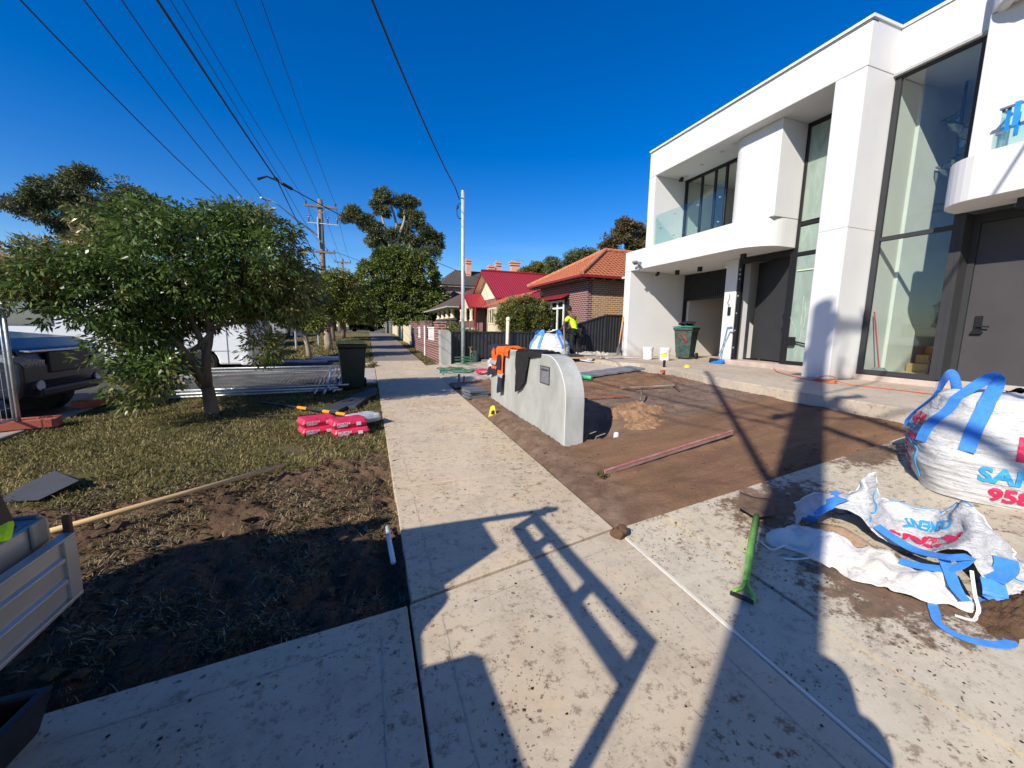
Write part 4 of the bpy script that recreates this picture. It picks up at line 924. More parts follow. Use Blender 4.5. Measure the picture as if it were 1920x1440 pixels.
# ------------------------------------------------------------------ steel pole, vent pipe, black fence
t = thing('steel_pole', 'galvanised steel service pole standing by the black fence', 'pole', (2.97, 13.05, .36))
MB().tube([(2.97, 13.05, .3), (2.97, 13.05, 5.86)], .056, 16).build('shaft', M('galvanised_pole', (.55, .62, .63), .4, .12, 9, .1, 60, .002, metal=.35), t, smooth=True)
MB().lathe([(.06, 0), (.06, .03), (.01, .05)], (2.97, 13.05, 5.85), 14).build('cap', steel, t)
MB().tube([(2.97, 13.05, 5.45), (2.86, 13.04, 5.5), (2.8, 13.03, 5.42), (2.76, 13.0, 5.3), (2.78, 13.0, 5.1), (2.84, 13.02, 5.02), (2.93, 13.04, 5.05)], .013, 6).tube([(2.86, 13.04, 5.6), (2.80, 13.0, 5.72), (2.68, 12.8, 5.86)], .016, 6).lathe([(.01, 0), (.035, .02), (.035, .1), (.01, .12)], (2.79, 13.0, 5.3), 10).build('service_fitting', blackpl, t)
MB().tube([(2.97+.064*math.cos(a), 13.05+.064*math.sin(a), 1.5+.008*a) for a in [i*.6 for i in range(22)]]+[(3.1, 13.0, 1.58), (3.2, 13.0, 1.5)], .011, 6).build('green_tie', M('green_cord', (.05, .35, .22), .6), t)
t = thing('vent_pipe', 'cream capped vent pipe rising in front of the black fence', 'pipe', (4.5, 13.0, .55))
MB().tube([(4.5, 13.0, .5), (4.52, 13.0, 1.88)], .058, 14).build('pipe', M('cream_pvc', (.70, .62, .46), .45, .06, 5, .05), t, smooth=True)
MB().lathe([(.06, -.06), (.075, -.05), (.078, .0), (.06, .06), (.01, .08)], (4.53, 13.0, 1.92), 16).build('cap', M('cream_pvc', ()), t, smooth=True)
fe = thing('steel_fence', 'black ribbed steel side fence behind the steel pole, stepping up to the right', 'fence', (5.9, 13.2, .4))
colb = M('black_colorbond', (.030, .032, .036), .42, .12, 3, .05, 60)
def ftop(x): return 1.48+(.0 if x < 6.2 else (.68*min(1, (x-6.2)/2.35)))+.02*sm(2.6, 6, x)
P0, P1 = [], []
x = 2.6; k = 0
prof_ = [(0, 0), (.012, .03), (.055, .03), (.067, 0), (.13, 0)]
while x < 9.35:
    for dx, dy in prof_:
        xx = min(x+dx, 9.36); P0.append((xx, 13.2-dy, G(xx, 13.1)-.05)); P1.append((xx, 13.2-dy, ftop(xx)-.03))
    x += .13
MB().grid([P0, P1]).build('sheet_panel', colb, fe, solid=.003)
for px_ in (2.62, 4.02, 6.2, 8.5, 9.34):
    MB().box(px_-.035, px_+.035, 13.15, 13.22, G(px_, 13.1)-.1, ftop(px_)+.005).build('post', colb, fe, bevel=.004)
def rail(x0, x1, z0, z1):
    MB().add([(x0, 13.15, z0), (x1, 13.15, z1), (x1, 13.225, z1), (x0, 13.225, z0), (x0, 13.15, z0+.045), (x1, 13.15, z1+.045), (x1, 13.225, z1+.045), (x0, 13.225, z0+.045)], [(0, 3, 2, 1), (4, 5, 6, 7), (0, 1, 5, 4), (1, 2, 6, 5), (2, 3, 7, 6), (3, 0, 4, 7)]).build('rail', colb, fe, bevel=.004)
rail(2.66, 6.16, ftop(2.7)-.035, ftop(6.1)-.035); rail(6.24, 8.46, ftop(6.2)-.035, ftop(8.5)-.035); rail(8.54, 9.3, ftop(8.6)-.035, ftop(9)-.035)
tag(MB().box(3.6, 5.2, 12.95, 13.1, .45, .55).build('timber_sleeper', oldwood, bevel=.01), 'old timber sleeper lying at the foot of the black fence', 'sleeper')
# rendered end pillar
pp = [(2.2, .2), (2.56, .2), (2.56, 1.38)]+[(2.41+.15*math.cos(R(a)), 1.38+.15*math.sin(R(a))) for a in range(15, 91, 15)]+[(2.2, 1.53)]
tag(MB().prism(pp, 'y', 12.95, 13.26).build('gate_pillar', graywash, bevel=.01), 'narrow grey rendered pillar with one rounded corner beside the black fence', 'pillar')
# brick garden wall with white panels
brk = mat_brick('red_brick', ((.20, .055, .045), (.16, .045, .042), (.12, .035, .035)), (.40, .33, .29))
gw = thing('brick_wall', 'red brick garden wall with white slatted panels along the footpath', 'wall', (2.3, 17.6, .4))
MB().box(2.2, 2.42, 13.27, 22.0, .2, 1.12).build('wall_base', brk, gw)
for (a, b, zt) in ((13.27, 14.05, 1.74), (16.3, 17.9, 1.80), (19.6, 20.3, 1.80), (21.5, 22.05, 1.83)):
    MB().box(2.18, 2.44, a, b, 1.121, zt).box(2.16, 2.46, a-.02, b+.02, zt+.001, zt+.06).build('pier', brk, gw)
for (a, b) in ((14.07, 16.28), (17.92, 19.58), (20.32, 21.48)):
    mb = MB().box(2.26, 2.32, a, b, 1.56, 1.62).box(2.27, 2.31, a, b, 1.125, 1.17); n_ = int((b-a)/.11)
    for i in range(n_): y = a+.03+i*(b-a-.06)/n_; mb.box(2.28, 2.30, y, y+.085, 1.12, 1.60)
    mb.build('slatted_panel', white_p, gw)
tag(MB().tube([(2.14, 16.2, .4), (2.14, 16.2, 1.66)], .03, 10).build('white_post', white_p), 'thin white downpipe post in front of the brick garden wall', 'post')
yf = thing('paling_fence', 'pale cream paling fence with flat wide boards past the brick wall', 'fence', (2.3, 30, .8))
mb = MB(); y = 22.6
while y < 38: mb.box(2.2, 2.24, y, y+.42, G(2, y)-.05, 1.60+.03*((int(y*2)) % 3)); y += .44
mb.build('palings', cream_p, yf)
for y in (22.5, 26.3, 30.1, 33.9, 37.8): MB().box(2.14, 2.28, y-.07, y+.07, G(2, y)-.1, 1.72).build('post', white_p if y < 23 else cream_p, yf)
tag(MB().box(2.0, 2.25, 38.4, 50, .7, 2.02).box(1.95, 2.3, 38.35, 50, 2.021, 2.13).build('grey_fence', M('grey_timber', (.18, .17, .155), .9, .3, 3, .4, 20)), 'tall weathered grey boundary wall with a cream cap beyond the cream fence', 'fence')

# ------------------------------------------------------------------ bulk bags
def bulk_bag(name, label, C, z0, ang, a, H, prints=True, group='full bulk bags', seed=0, handles=True):
    t = thing(name, label, 'bulk bag', (C[0], C[1], z0), group); n1 = Vector((math.cos(ang), math.sin(ang), 0)); n2 = Vector((math.sin(ang), -math.cos(ang), 0))
    # n1 = normal of printed face, n2 = towards its left edge as seen from in front
    def surf(dx, dy, z, off=0.):       # dx along n1, dy along n2
        ph = math.atan2(dy, dx); c, s_ = abs(math.cos(ph)), abs(math.sin(ph)); ex = 4.2-1.6*sm(.5, 1, z/H)
        r_ = a/((c**ex+s_**ex)**(1/ex)); f = z/H
        prof = .93+.13*math.sin(math.pi*min(1, f*1.15))-.30*max(0, f-.72)**1.1*2.2
        r_ *= prof
        wr = .012*noise.noise(Vector((ph*2.5+seed, z*16, 1)))+.010*noise.noise(Vector((ph*5, z*30+seed, 4)))+.022*noise.noise(Vector((ph*1.5, z*3, seed)))
        wr += .02*max(0, f-.7)*math.sin(ph*14+seed)
        r_ += wr+off
        return Vector((C[0], C[1], z0))+n1*(r_*math.cos(ph))+n2*(r_*math.sin(ph))+Vector((0, 0, z+.03*max(0, f-.8)*math.sin(ph*4)))
    nz_, na = 90, 220; P = []
    for i in range(nz_+1):
        z = H*i/nz_; P.append([surf(math.cos(2*math.pi*j/na), math.sin(2*math.pi*j/na), z) for j in range(na+1)])
    top = []
    for k, f in enumerate((.82, .6, .35, .12)):
        top.append([Vector((C[0], C[1], 0))+(p-Vector((C[0], C[1], 0)))*1 if False else Vector((C[0]+(p.x-C[0])*f, C[1]+(p.y-C[1])*f, p.z+.03+.05*(1-f)+.05*noise.noise(Vector((p.x*7*f, p.y*7*f, seed))))) for p in P[-1]])
    MB().grid(P+top).build('sack', bag_w, t, smooth=True)
    def face(n, s_, z, off=.004):      # s: to the right, on face n
        if n == 1: return surf(a, -s_, z, off)
        return surf(-s_-0.0, a, z, off) if False else surf(-s_, a, z, off)
    if prints:
        def put(s, size, mat, n, s0, zz, bold=.004, name='lettering'):
            text_mesh(s, size, mat, None, t, name, fn=lambda u, v: face(n, s0+u, zz+v, .011), bold=bold)
        put('KENS', .225, red_ink, 1, -.09, H*.50, .010); put('SAND & CEMENT', .145, blue_ink, 1, -.235, H*.26, .006); put('9584 3895', .135, red_ink, 1, -.175, H*.07, .006)
    # note: s on the other visible face also runs left to right
        def f2(u, v): return surf(a*1.0-(a*1.0-(-.0))*0+(u), a, v, .004)
        def put2(s, size, mat, s0, zz, bold): text_mesh(s, size, mat, None, t, 'lettering', fn=lambda u, v: surf(s0+u, a, zz+v, .012), bold=bold)
        put2('KENS', .12, red_ink, -.12, H*.66, .006); put2('SAND & CEMENT', .062, blue_ink, -.16, H*.57, .003); put2('95843895', .07, red_ink, -.1, H*.475, .003)
        put2('Aggregate', .034, red_ink, .06, H*.375, .001)
        mb = MB()
        for i in range(9):
            z = H*(.41-.042*i); s0 = -.12; s1 = s0+random.uniform(.07, .17); pts = [surf(s0+(s1-s0)*k/6, a, z+.003*math.sin(k*2.3), .008) for k in range(7)]; mb.tube(pts, .0045, 4)
        mb.build('fine_print', red_ink, t)
        ln = [(-.3, H*.44), (-.1, H*.44), (.1, H*.44), (.2, H*.435), (.235, H*.41), (.24, H*.36), (.24, H*.2), (.235, H*.06)]
        MB().tube([surf(u, a, z, .008) for (u, z) in [tuple(((1-k/4)*p[0]+k/4*q[0], (1-k/4)*p[1]+k/4*q[1])) for p, q in zip(ln[:-1], ln[1:]) for k in range(4)]], .006, 4).build('printed_line', blue_ink, t)
    # lifting straps
    def strap(c1, c2, hgt, lean, wid=.045, z1=.52):
        pts = []; nn = []
        A = [surf(c1[0], c1[1], H*z1+(H*(1-z1))*k/6, .014) for k in range(7)]; B = [surf(c2[0], c2[1], H*z1+(H*(1-z1))*k/6, .014) for k in range(7)]
        mid = (A[-1]+B[-1])/2+Vector((lean[0], lean[1], hgt)); arcp = []
        for k in range(1, 12):
            u = k/12; p = A[-1]*(1-u)**2+mid*2*u*(1-u)+B[-1]*u*u; arcp.append(p)
        line = A+arcp+B[::-1]; rows = []
        for k, p in enumerate(line):
            d = (line[min(k+1, len(line)-1)]-line[max(k-1, 0)]).normalized(); o_ = Vector((p.x-C[0], p.y-C[1], 0)).normalized(); s_ = d.cross(o_).normalized(); rows.append([p-s_*wid, p, p+s_*wid])
        return MB().grid(rows).build('lifting_strap', bluestrap, t, smooth=False, solid=.005)
    if handles:
        q_ = a*.62
        strap((a, q_), (q_, a), .34, tuple(-(n1+n2)*.26)[:2]); strap((a, -q_), (q_, -a), .34, tuple(-(n1-n2)*.2)[:2])
        strap((-q_, a), (-a, q_), .3, (0, 0)); strap((-a, -q_), (-q_, -a), .3, (0, 0))
    return t
bulk_bag('bulk_bag', 'full white bulk bag with red and blue lettering at the right edge of the photo', (4.71, 1.55), .38, R(214), .50, .74, True, seed=3)
bulk_bag('bulk_bag', 'white bulk bag with blue straps behind the grey wall, beside the worker', (5.62, 12.0), .60, R(250), .60, .78, False, seed=11)
o = tag(MB().tube([(5.9, 11.35, .62), (5.72, 11.2, 1.85)], .03, 8).build('timber_stake', oldwood), 'rough timber stake leaning on the far bulk bag', 'stake')

# torn, emptied bulk bag
def catmull(Pts, n):
    out = []; m_ = len(Pts)
    for i in range(m_-1):
        p0, p1, p2, p3 = Pts[max(i-1, 0)], Pts[i], Pts[i+1], Pts[min(i+2, m_-1)]
        for k in range(n):
            t_ = k/n; out.append(.5*((2*p1)+(p2-p0)*t_+(2*p0-5*p1+4*p2-p3)*t_*t_+(3*p1-p0-3*p2+p3)*t_**3))
    out.append(Pts[-1].copy()); return out
def patch_grid(rows, nu=6, nv=6, amp=.012, seed=0):
    R1 = [catmull([Vector(p) for p in r_], nu) for r_ in rows]; cols = []
    for j in range(len(R1[0])): cols.append(catmull([r_[j] for r_ in R1], nv))
    Gd = [[cols[j][i] for j in range(len(cols))] for i in range(len(cols[0]))]
    for row in Gd:
        for p in row:
            p += amp*noise.noise_vector(p*9+Vector((seed, 0, 0)))+amp*.45*noise.noise_vector(p*24); p.z = max(p.z, G(p.x, p.y)+.004)
    return Gd
tb = thing('torn_bulk_bag', 'torn empty white bulk bag with loose blue straps sprawled on the concrete', 'bulk bag', (3.1, 1.45, .22))
A_ = [(3.10, 2.03, .30), (3.16, 1.88, .43), (3.26, 1.77, .44), (3.37, 1.71, .62), (3.50, 1.69, .40), (3.68, 1.56, .37), (3.72, 1.44, .40), (3.60, 1.29, .54), (3.55, 1.14, .40), (3.42, .94, .33)]
B_ = [(2.98, 1.93, .26), (3.05, 1.82, .43), (3.12, 1.70, .45), (3.18, 1.62, .46), (3.28, 1.56, .34), (3.40, 1.46, .27), (3.46, 1.34, .30), (3.40, 1.2, .44), (3.30, 1.06, .38), (3.22, .88, .28)]
C_ = [(2.90, 1.86, .22), (2.94, 1.76, .34), (3.0, 1.66, .40), (3.04, 1.58, .40), (3.08, 1.48, .33), (3.12, 1.38, .28), (3.16, 1.26, .28), (3.14, 1.13, .38), (3.08, 1.0, .32), (3.05, .86, .20)]
Gd = patch_grid([A_, B_, C_], 8, 10, .036, 2)
MB().grid(Gd).build('outer_sheet', bag_w, tb, smooth=True, solid=.003)
Gr = patch_grid([[(3.42, 1.9, .24), (3.5, 1.8, .24), (3.62, 1.7, .26), (3.72, 1.6, .28), (3.8, 1.45, .30), (3.75, 1.28, .30), (3.66, 1.1, .28)], A_[3:]], 8, 5, .01, 7)
MB().grid(Gr).build('back_sheet', bag_w, tb, smooth=True, solid=.003)
lin_m = M('dirty_liner', (.62, .57, .50), .55, .12, 4, .8, 12, .03, col2=(.70, .69, .67))
Gl = patch_grid([[(2.80, 1.86, .25), (2.80, 1.68, .33), (2.86, 1.52, .28), (2.90, 1.38, .30), (2.93, 1.24, .27), (2.95, 1.12, .30), (2.95, .99, .24)],
                 [(2.66, 1.86, .22), (2.72, 1.66, .26), (2.74, 1.50, .26), (2.76, 1.36, .24), (2.80, 1.22, .25), (2.86, 1.10, .27), (2.93, .97, .22)],
                 [(2.54, 1.84, .17), (2.63, 1.64, .17), (2.63, 1.47, .17), (2.66, 1.30, .17), (2.72, 1.15, .18), (2.80, 1.05, .18), (2.90, .95, .19)]], 8, 7, .042, 5)
MB().grid(Gl).build('inner_liner', lin_m, tb, smooth=True, solid=.003)
Gf_ = patch_grid([[(2.72, 1.45, .21), (2.70, 1.3, .21), (2.74, 1.15, .2)], [(2.60, 1.42, .15), (2.60, 1.26, .15), (2.66, 1.12, .16)]], 8, 6, .012, 4)
Gin = patch_grid([[(2.95, 1.80, .26), (3.0, 1.62, .30), (3.02, 1.44, .25), (3.05, 1.25, .24)], [(2.80, 1.75, .20), (2.88, 1.56, .19), (2.92, 1.38, .19), (2.96, 1.2, .2)]], 6, 5, .01, 9)
MB().grid(Gin).build('stained_lining', M('stained_lining', (.50, .36, .25), .8, .3, 9, .8, 14, .03, col2=(.28, .17, .10)), tb, smooth=True, solid=.002)
def ribbon(pts, wid, name='strap', up=Vector((0, 0, 1)), mat=None, n=6, twist=0., par=tb, clampz=True):
    line = catmull([Vector(p) for p in pts], n); rows = []
    for k, p in enumerate(line):
        d = (line[min(k+1, len(line)-1)]-line[max(k-1, 0)]).normalized(); s_ = d.cross(up); s_ = s_.normalized() if s_.length > .05 else Vector((1, 0, 0))
        if twist: s_ = Matrix.Rotation(twist*k/len(line), 3, d)@s_
        row = [p-s_*wid, p, p+s_*wid]
        if clampz:
            for q in row: q.z = max(q.z, G(q.x, q.y)+.006)
        rows.append(row)
    return MB().grid(rows).build(name, mat or bluestrap, par, smooth=False, solid=.004)
def on(i, j, off=.024):
    p = Gd[i][j].copy(); nrm = (Gd[i][j+1]-Gd[i][j]).cross(Gd[i+1][j]-Gd[i][j]).normalized()
    if nrm.z < 0: nrm = -nrm
    return p+nrm*off
ribbon([on(4, 12), on(8, 13), on(12, 14), on(16, 14), on(19, 13)], .04)
ribbon([on(19, 13), on(19, 10)+Vector((-.05, 0, -.02)), on(19, 8)+Vector((-.03, 0, -.05)), (2.93, 1.83, .26)], .032, twist=.7)
ribbon([(3.10, 1.5, .36), (3.06, 1.38, .34), (3.04, 1.28, .33), (3.0, 1.18, .36), (2.97, 1.09, .40), (3.02, 1.04, .42), (2.98, 1.08, .34), (2.93, 1.18, .30), (2.92, 1.28, .28)], .024, up=Vector((-.5, .2, 1)))
ribbon([(3.02, 1.14, .36), (2.95, 1.08, .32), (2.88, 1.02, .28), (2.86, .97, .25)], .026)
ribbon([on(9, 66), on(13, 66), on(17, 66)], .045)
ribbon([on(17, 66), (3.03, .93, .24), (3.0, .97, .17)], .045)
ribbon([(2.80, 1.07, .19), (2.74, 1.03, .15), (2.68, .99, .13), (2.66, .93, .12), (2.68, .87, .12), (2.74, .81, .13), (2.80, .79, .14), (2.82, .80, .17), (2.84, .83, .18)], .022, up=Vector((.35, 0, 1)))
tie = M('white_tie', (.72, .69, .62), .6)
ribbon([(2.60, 1.72, .2), (2.50, 1.74, .17), (2.50, 1.80, .17), (2.54, 1.86, .16)], .006, 'tie_tape', mat=tie); ribbon([(2.66, 1.55, .2), (2.56, 1.62, .16), (2.50, 1.66, .15)], .008, 'tie_tape', mat=tie)
ribbon([(3.0, 1.02, .36), (2.96, .98, .26), (2.88, .93, .22), (2.83, .93, .17), (2.80, .98, .17)], .008, 'tie_tape', mat=tie)
for q_ in ([on(i, 28, .006) for i in range(0, 18)], [on(0, j, .006) for j in range(34, 58)], [on(8, j, .006) for j in (68, 69, 70, 71)]): MB().tube(q_, .0045, 4).build('printed_line', blue_ink, tb)
MB().tube([on(0, j, .003) for j in range(0, 70)], .005, 5).build('hem', white_p, tb)
def gsurf(i, j, off=.006):
    i = max(0, min(i, len(Gd)-2.001)); j = max(0, min(j, len(Gd[0])-2.001)); a, b = int(i), int(j); fi, fj = i-a, j-b
    p = (Gd[a][b]*(1-fi)+Gd[a+1][b]*fi)*(1-fj)+(Gd[a][b+1]*(1-fi)+Gd[a+1][b+1]*fi)*fj
    nrm = (Gd[a][b+1]-Gd[a][b]).cross(Gd[a+1][b]-Gd[a][b]).normalized()
    return p+(nrm if nrm.z > 0 else -nrm)*off
text_mesh('KENS', .2, red_ink, None, tb, fn=lambda u, v: gsurf(10+v*38, 54-u*40), bold=.007)
text_mesh('CEMENT', .09, blue_ink, None, tb, fn=lambda u, v: gsurf(5+v*38, 52-u*42), bold=.004)

# ------------------------------------------------------------------ tools and litter on the right
t = thing('shovel', 'lime-green D-handled steel shovel lying on the concrete, blade in the soil', 'shovel', (2.5, 1.9, .2))
MB().tube([(2.10, 1.60, .115), (2.40, 1.82, .19), (2.70, 2.03, .245)], [.018, .021, .02], 10).tube([(2.10, 1.60, .115), (2.035, 1.575, .10), (2.0, 1.585, .09), (1.965, 1.575, .082)], .013, 8).tube([(2.10, 1.60, .115), (2.06, 1.535, .10), (2.045, 1.505, .095), (2.01, 1.48, .09)], .013, 8).build('shaft', limeg, t, smooth=True)
MB().tube([(1.965, 1.585, .082), (2.012, 1.475, .088)], .014, 8).build('grip', blackpl, t, smooth=True)
P = []
for i in range(9):
    u = i/8; hw = .12*(1 if u > .12 else .5+.5*u/.12); c = Vector((2.70+.28*u, 2.03+.23*u, .235+.018*u)); s_ = Vector((.62, -.78, 0))
    P.append([c+s_*(k/4*hw)+Vector((0, 0, .025*(abs(k)/4)**2)) for k in range(-4, 5)])
MB().grid(P).build('blade', M('rusty_muddy_steel', (.15, .09, .055), .9, .4, 9, .6, 30, .006, col2=(.20, .13, .08)), t, smooth=True, solid=.004)
lv = thing('straight_edge', 'long pinkish-red screeding straight edge lying on the brown soil', 'screed', (3.1, 3.4, .25))
a_, b_ = Vector((2.24, 3.36, BEDZ(2.24, 3.36)+.012)), Vector((4.03, 3.44, BEDZ(4.03, 3.44)+.03))
def beam(a, b, w_, h, name, mat, parent=None, bevel=.002, dz=0):
    d = (b-a).normalized(); s_ = d.cross(Vector((0, 0, 1))).normalized()*w_/2; u_ = Vector((0, 0, h))
    a = a+Vector((0, 0, dz)); b = b+Vector((0, 0, dz))
    return MB().add([a-s_, a+s_, b+s_, b-s_, a-s_+u_, a+s_+u_, b+s_+u_, b-s_+u_], [(0, 3, 2, 1), (4, 5, 6, 7), (0, 1, 5, 4), (1, 2, 6, 5), (2, 3, 7, 6), (3, 0, 4, 7)]).build(name, mat, parent, bevel=bevel)
beam(a_, b_, .026, .042, 'web', M('pink_worn_steel', (.26, .17, .14), .8, .3, 9, .3), lv)
beam(a_, b_, .034, .007, 'top_flange', M('red_worn_paint', (.55, .09, .09), .6, .4, 12, .3, col2=(.40, .24, .2)), lv, dz=.043)
sh = shovel('shovel', 'shovel stuck in the yellow sand heap beside the dug hole', (3.84, 4.93, .36), (4.42, 5.62, .62), oldwood, M('dark_steel', (.045, .047, .05), .5, .3, 8, .3), bw=.12, side=(.6, -.5, .1))
t = thing('mattock', 'old wooden-handled mattock lying on the grey soil by the grey pavers', 'mattock', (5.0, 6.1, .5))
MB().tube([(4.55, 6.42, .505), (5.0, 6.2, .545), (5.38, 5.92, .60)], [.016, .018, .022], 8).build('handle', oldwood, t)
MB().tube([(5.48, 6.12, .585), (5.40, 5.92, .60), (5.22, 5.62, .55)], [.012, .03, .012], 6).build('head', M('rust', (.12, .06, .035), .85, .4, 9, .5), t)
tag(MB().tube([(3.4, 6.35, .345), (3.9, 6.1, .40), (4.35, 5.86, .455)], .014, 6).build('rusty_bar', M('rust_red', (.26, .07, .035), .8, .4, 9, .4)), 'thin rusty red bar lying on the soil beside the grey wall', 'bar')
tag(MB().tube([(4.35, 8.5, .53), (4.75, 7.82, .52)], .045, 14).build('green_pipe', M('green_pvc', (.08, .55, .24), .4)), 'short bright green pipe just right of the grey wall', 'pipe')
tag(MB().tube([(3.0, 4.28, .20), (3.06, 4.36, .24)], .035, 12).build('white_pipe_end', white_p), 'white pipe stub poking out beside the dug hole', 'pipe')
for k, (dx, dy) in enumerate(((.0, 0.), (.06, -.12))):
    MBx = MB().tube([(2.62+dx, 4.5+dy, .05), (2.66+dx, 4.42+dy, .25), (2.75+dx, 4.36+dy, .3)], .007, 5)
    tag(MBx.build('bent_wire', M('grey_wire', (.2, .19, .17), .7)), ['bent tie wire poking from the hole beside the wall, upper one', 'bent tie wire poking from the hole beside the wall, lower one'][k], 'wire')
tag(MB().box(6.62, 6.67, 7.68, 7.72, .62, .92).build('black_stake', blackpl, bevel=.004), 'small black stake beside the row of grey pavers', 'stake')
tag(MB().obox((6.62, 7.62, .67), (.32, .09, .06), (0, -4, 20)).build('half_brick', M('terracotta_brick', (.38, .12, .06), .9)), 'orange brick at the right end of the grey paver row', 'brick')
tag(MB().lathe([(.07, 0), (.07, .04), (.03, .07)], (7.1, 7.45, .755), 12).build('spray_can_lid', yellow_p), 'small yellow plastic lid on the porch edge', 'lid')
t = tag(MB().obox((1.735, 2.36, .10), (.115, .085, .075), (14, 8, 30)).obox((1.75, 2.35, .13), (.08, .07, .05), (20, -18, 60)).obox((1.70, 2.37, .09), (.06, .08, .06), (0, 28, 10)).build('mud_clod', soil_brown, bevel=.02, sub=1), 'clod of dried mud where the path joint meets the soil', 'clod')
# sheets and planks by the worker
pile = [((7.0, 10.6), (1.8, .55), 6, 'white'), ((6.6, 10.9), (1.6, .5), -6, 'card'), ((7.35, 10.45), (1.5, .30), 14, 'wht2'), ((6.2, 11.4), (1.3, .7), 8, 'dark'), ((6.6, 10.25), (1.3, .14), 3, 'plank')]
mm_ = {'white': M('white_board', (.70, .69, .66), .7), 'card': M('cardboard', (.46, .30, .18), .85, .15), 'wht2': M('white_board2', (.74, .74, .72), .6), 'dark': M('dark_sheet', (.06, .065, .07), .7), 'plank': M('dirty_plank', (.34, .28, .21), .85, .25)}
labs = {'white': 'dirty white board under the cardboard in front of the black fence', 'card': 'brown cardboard sheet lying on the white boards', 'wht2': 'clean white board at the right of the pile of sheets', 'dark': 'dark sheet lying at the foot of the black fence near the worker', 'plank': 'narrow grey plank in front of the white boards'}
for k, (c, s_, rz, mk_) in enumerate(pile):
    z = .68+.035*k; tag(MB().obox((c[0], c[1], z+.02), (s_[0], s_[1], .022), (random.uniform(-2, 3), random.uniform(-2, 2), rz)).build('loose_'+{'white': 'board', 'card': 'cardboard', 'wht2': 'board', 'dark': 'sheet', 'plank': 'plank'}[mk_], mm_[mk_]), labs[mk_], 'board')
tag(heap('sand_pile', 'low pale heap of building sand beside the boards', 7.0, 11.7, .8, .5, .16, M('pale_sand', (.46, .42, .35), .95, .15), 4, base=lambda x, y: .70 if x > 6.4 else .64), None)
# orange extension cord along the porch
pts = [(9.0, 6.75, ZP+.16), (8.98, 6.7, ZP+.02), (8.4, 6.2, ZP+.012), (7.9, 5.5, ZP+.012), (7.6, 4.95, ZP+.012)]
for i in range(34): a = i*.5; pts.append((7.58+.13*math.cos(a)+.002*i, 4.72+.22*math.sin(a*1.07), ZP+.015+.0012*i+(.07*math.sin((i-20)/6*math.pi) if 20 < i < 26 else 0)))
pts += [(7.62, 4.3, ZP+.012), (7.7, 3.6, ZP+.012), (7.6, 2.8, ZP+.012), (7.5, 1.2, ZP+.012)]
tag(MB().tube(pts, .008, 6).build('extension_cord', M('cord_orange', (.55, .12, .04), .5), smooth=True), 'thin orange extension cord looped on the porch before the big pillar', 'cord')

# ------------------------------------------------------------------ the worker
def skin(name, pts, edges, rad, mat, parent, sub=2, root=0):
    me = bpy.data.meshes.new(name); me.from_pydata([Vector(p) for p in pts], edges, []); o = bpy.data.objects.new(name, me); COL.objects.link(o); o.parent = parent
    md = o.modifiers.new('skin', 'SKIN'); md.use_smooth_shade = True; md.branch_smoothing = .6
    sv = me.skin_vertices[0].data
    for i, r_ in enumerate(rad): sv[i].radius = r_ if isinstance(r_, tuple) else (r_, r_)
    sv[root].use_root = True
    s2 = o.modifiers.new('sub', 'SUBSURF'); s2.levels = sub; s2.render_levels = sub
    me.materials.append(mat); ORG[o.name] = ORG[parent.name]; return o
wk = thing('person', 'worker in lime shirt and black trousers standing by the black fence, seen from behind', 'person', (6.82, 12.45, .67))
skm = M('skin', (.16, .085, .05), .6, .08, 20, .1); 
# local frame: facing +Y, bent a little forward and to the left
J = dict(pel=(0, 0, .93), wai=(-.02, .03, 1.08), che=(-.05, .10, 1.32), nec=(-.08, .17, 1.47), hd0=(-.10, .21, 1.55), hd1=(-.12, .24, 1.66), hd2=(-.12, .24, 1.72),
         hl=(-.10, 0, .90), kl=(-.13, .03, .50), al=(-.14, -.02, .10), tl=(-.15, .12, .04), hr=(.10, 0, .90), kr=(.13, .04, .50), ar=(.15, -.02, .10), tr=(.16, .12, .04),
         sl=(-.23, .12, 1.40), el_=(-.33, .22, 1.15), wl=(-.27, .42, .98), sr=(.13, .14, 1.41), er=(.24, .26, 1.16), wr_=(.10, .44, 1.02))
K = list(J); idx = {k: i for i, k in enumerate(K)}
E_ = [('pel', 'wai'), ('wai', 'che'), ('che', 'nec'), ('nec', 'hd0'), ('hd0', 'hd1'), ('hd1', 'hd2'), ('pel', 'hl'), ('hl', 'kl'), ('kl', 'al'), ('al', 'tl'), ('pel', 'hr'), ('hr', 'kr'), ('kr', 'ar'), ('ar', 'tr'), ('che', 'sl'), ('sl', 'el_'), ('el_', 'wl'), ('che', 'sr'), ('sr', 'er'), ('er', 'wr_')]
rad = dict(pel=(.13, .10), wai=(.125, .095), che=(.15, .10), nec=.055, hd0=(.07, .08), hd1=(.078, .095), hd2=(.06, .07), hl=.085, kl=.058, al=.04, tl=.035, hr=.085, kr=.058, ar=.04, tr=.035, sl=.055, el_=.042, wl=.028, sr=.055, er=.042, wr_=.028)
def W(p): c, s_ = math.cos(R(14)), math.sin(R(14)); return (p[0]*c-p[1]*s_, p[0]*s_+p[1]*c, p[2]-.02)
body = skin('body', [W(J[k]) for k in K], [(idx[a], idx[b]) for a, b in E_], [rad[k] for k in K], skm, wk)
def sub_skin(name, keys, edges, scale, mat, add=(), par=wk):
    ks = keys; ix = {k: i for i, k in enumerate(ks)}
    return skin(name, [W(J[k]) for k in ks], [(ix[a], ix[b]) for a, b in edges], [tuple(v*scale+.012 for v in (rad[k] if isinstance(rad[k], tuple) else (rad[k],)*2)) for k in ks], mat, par)
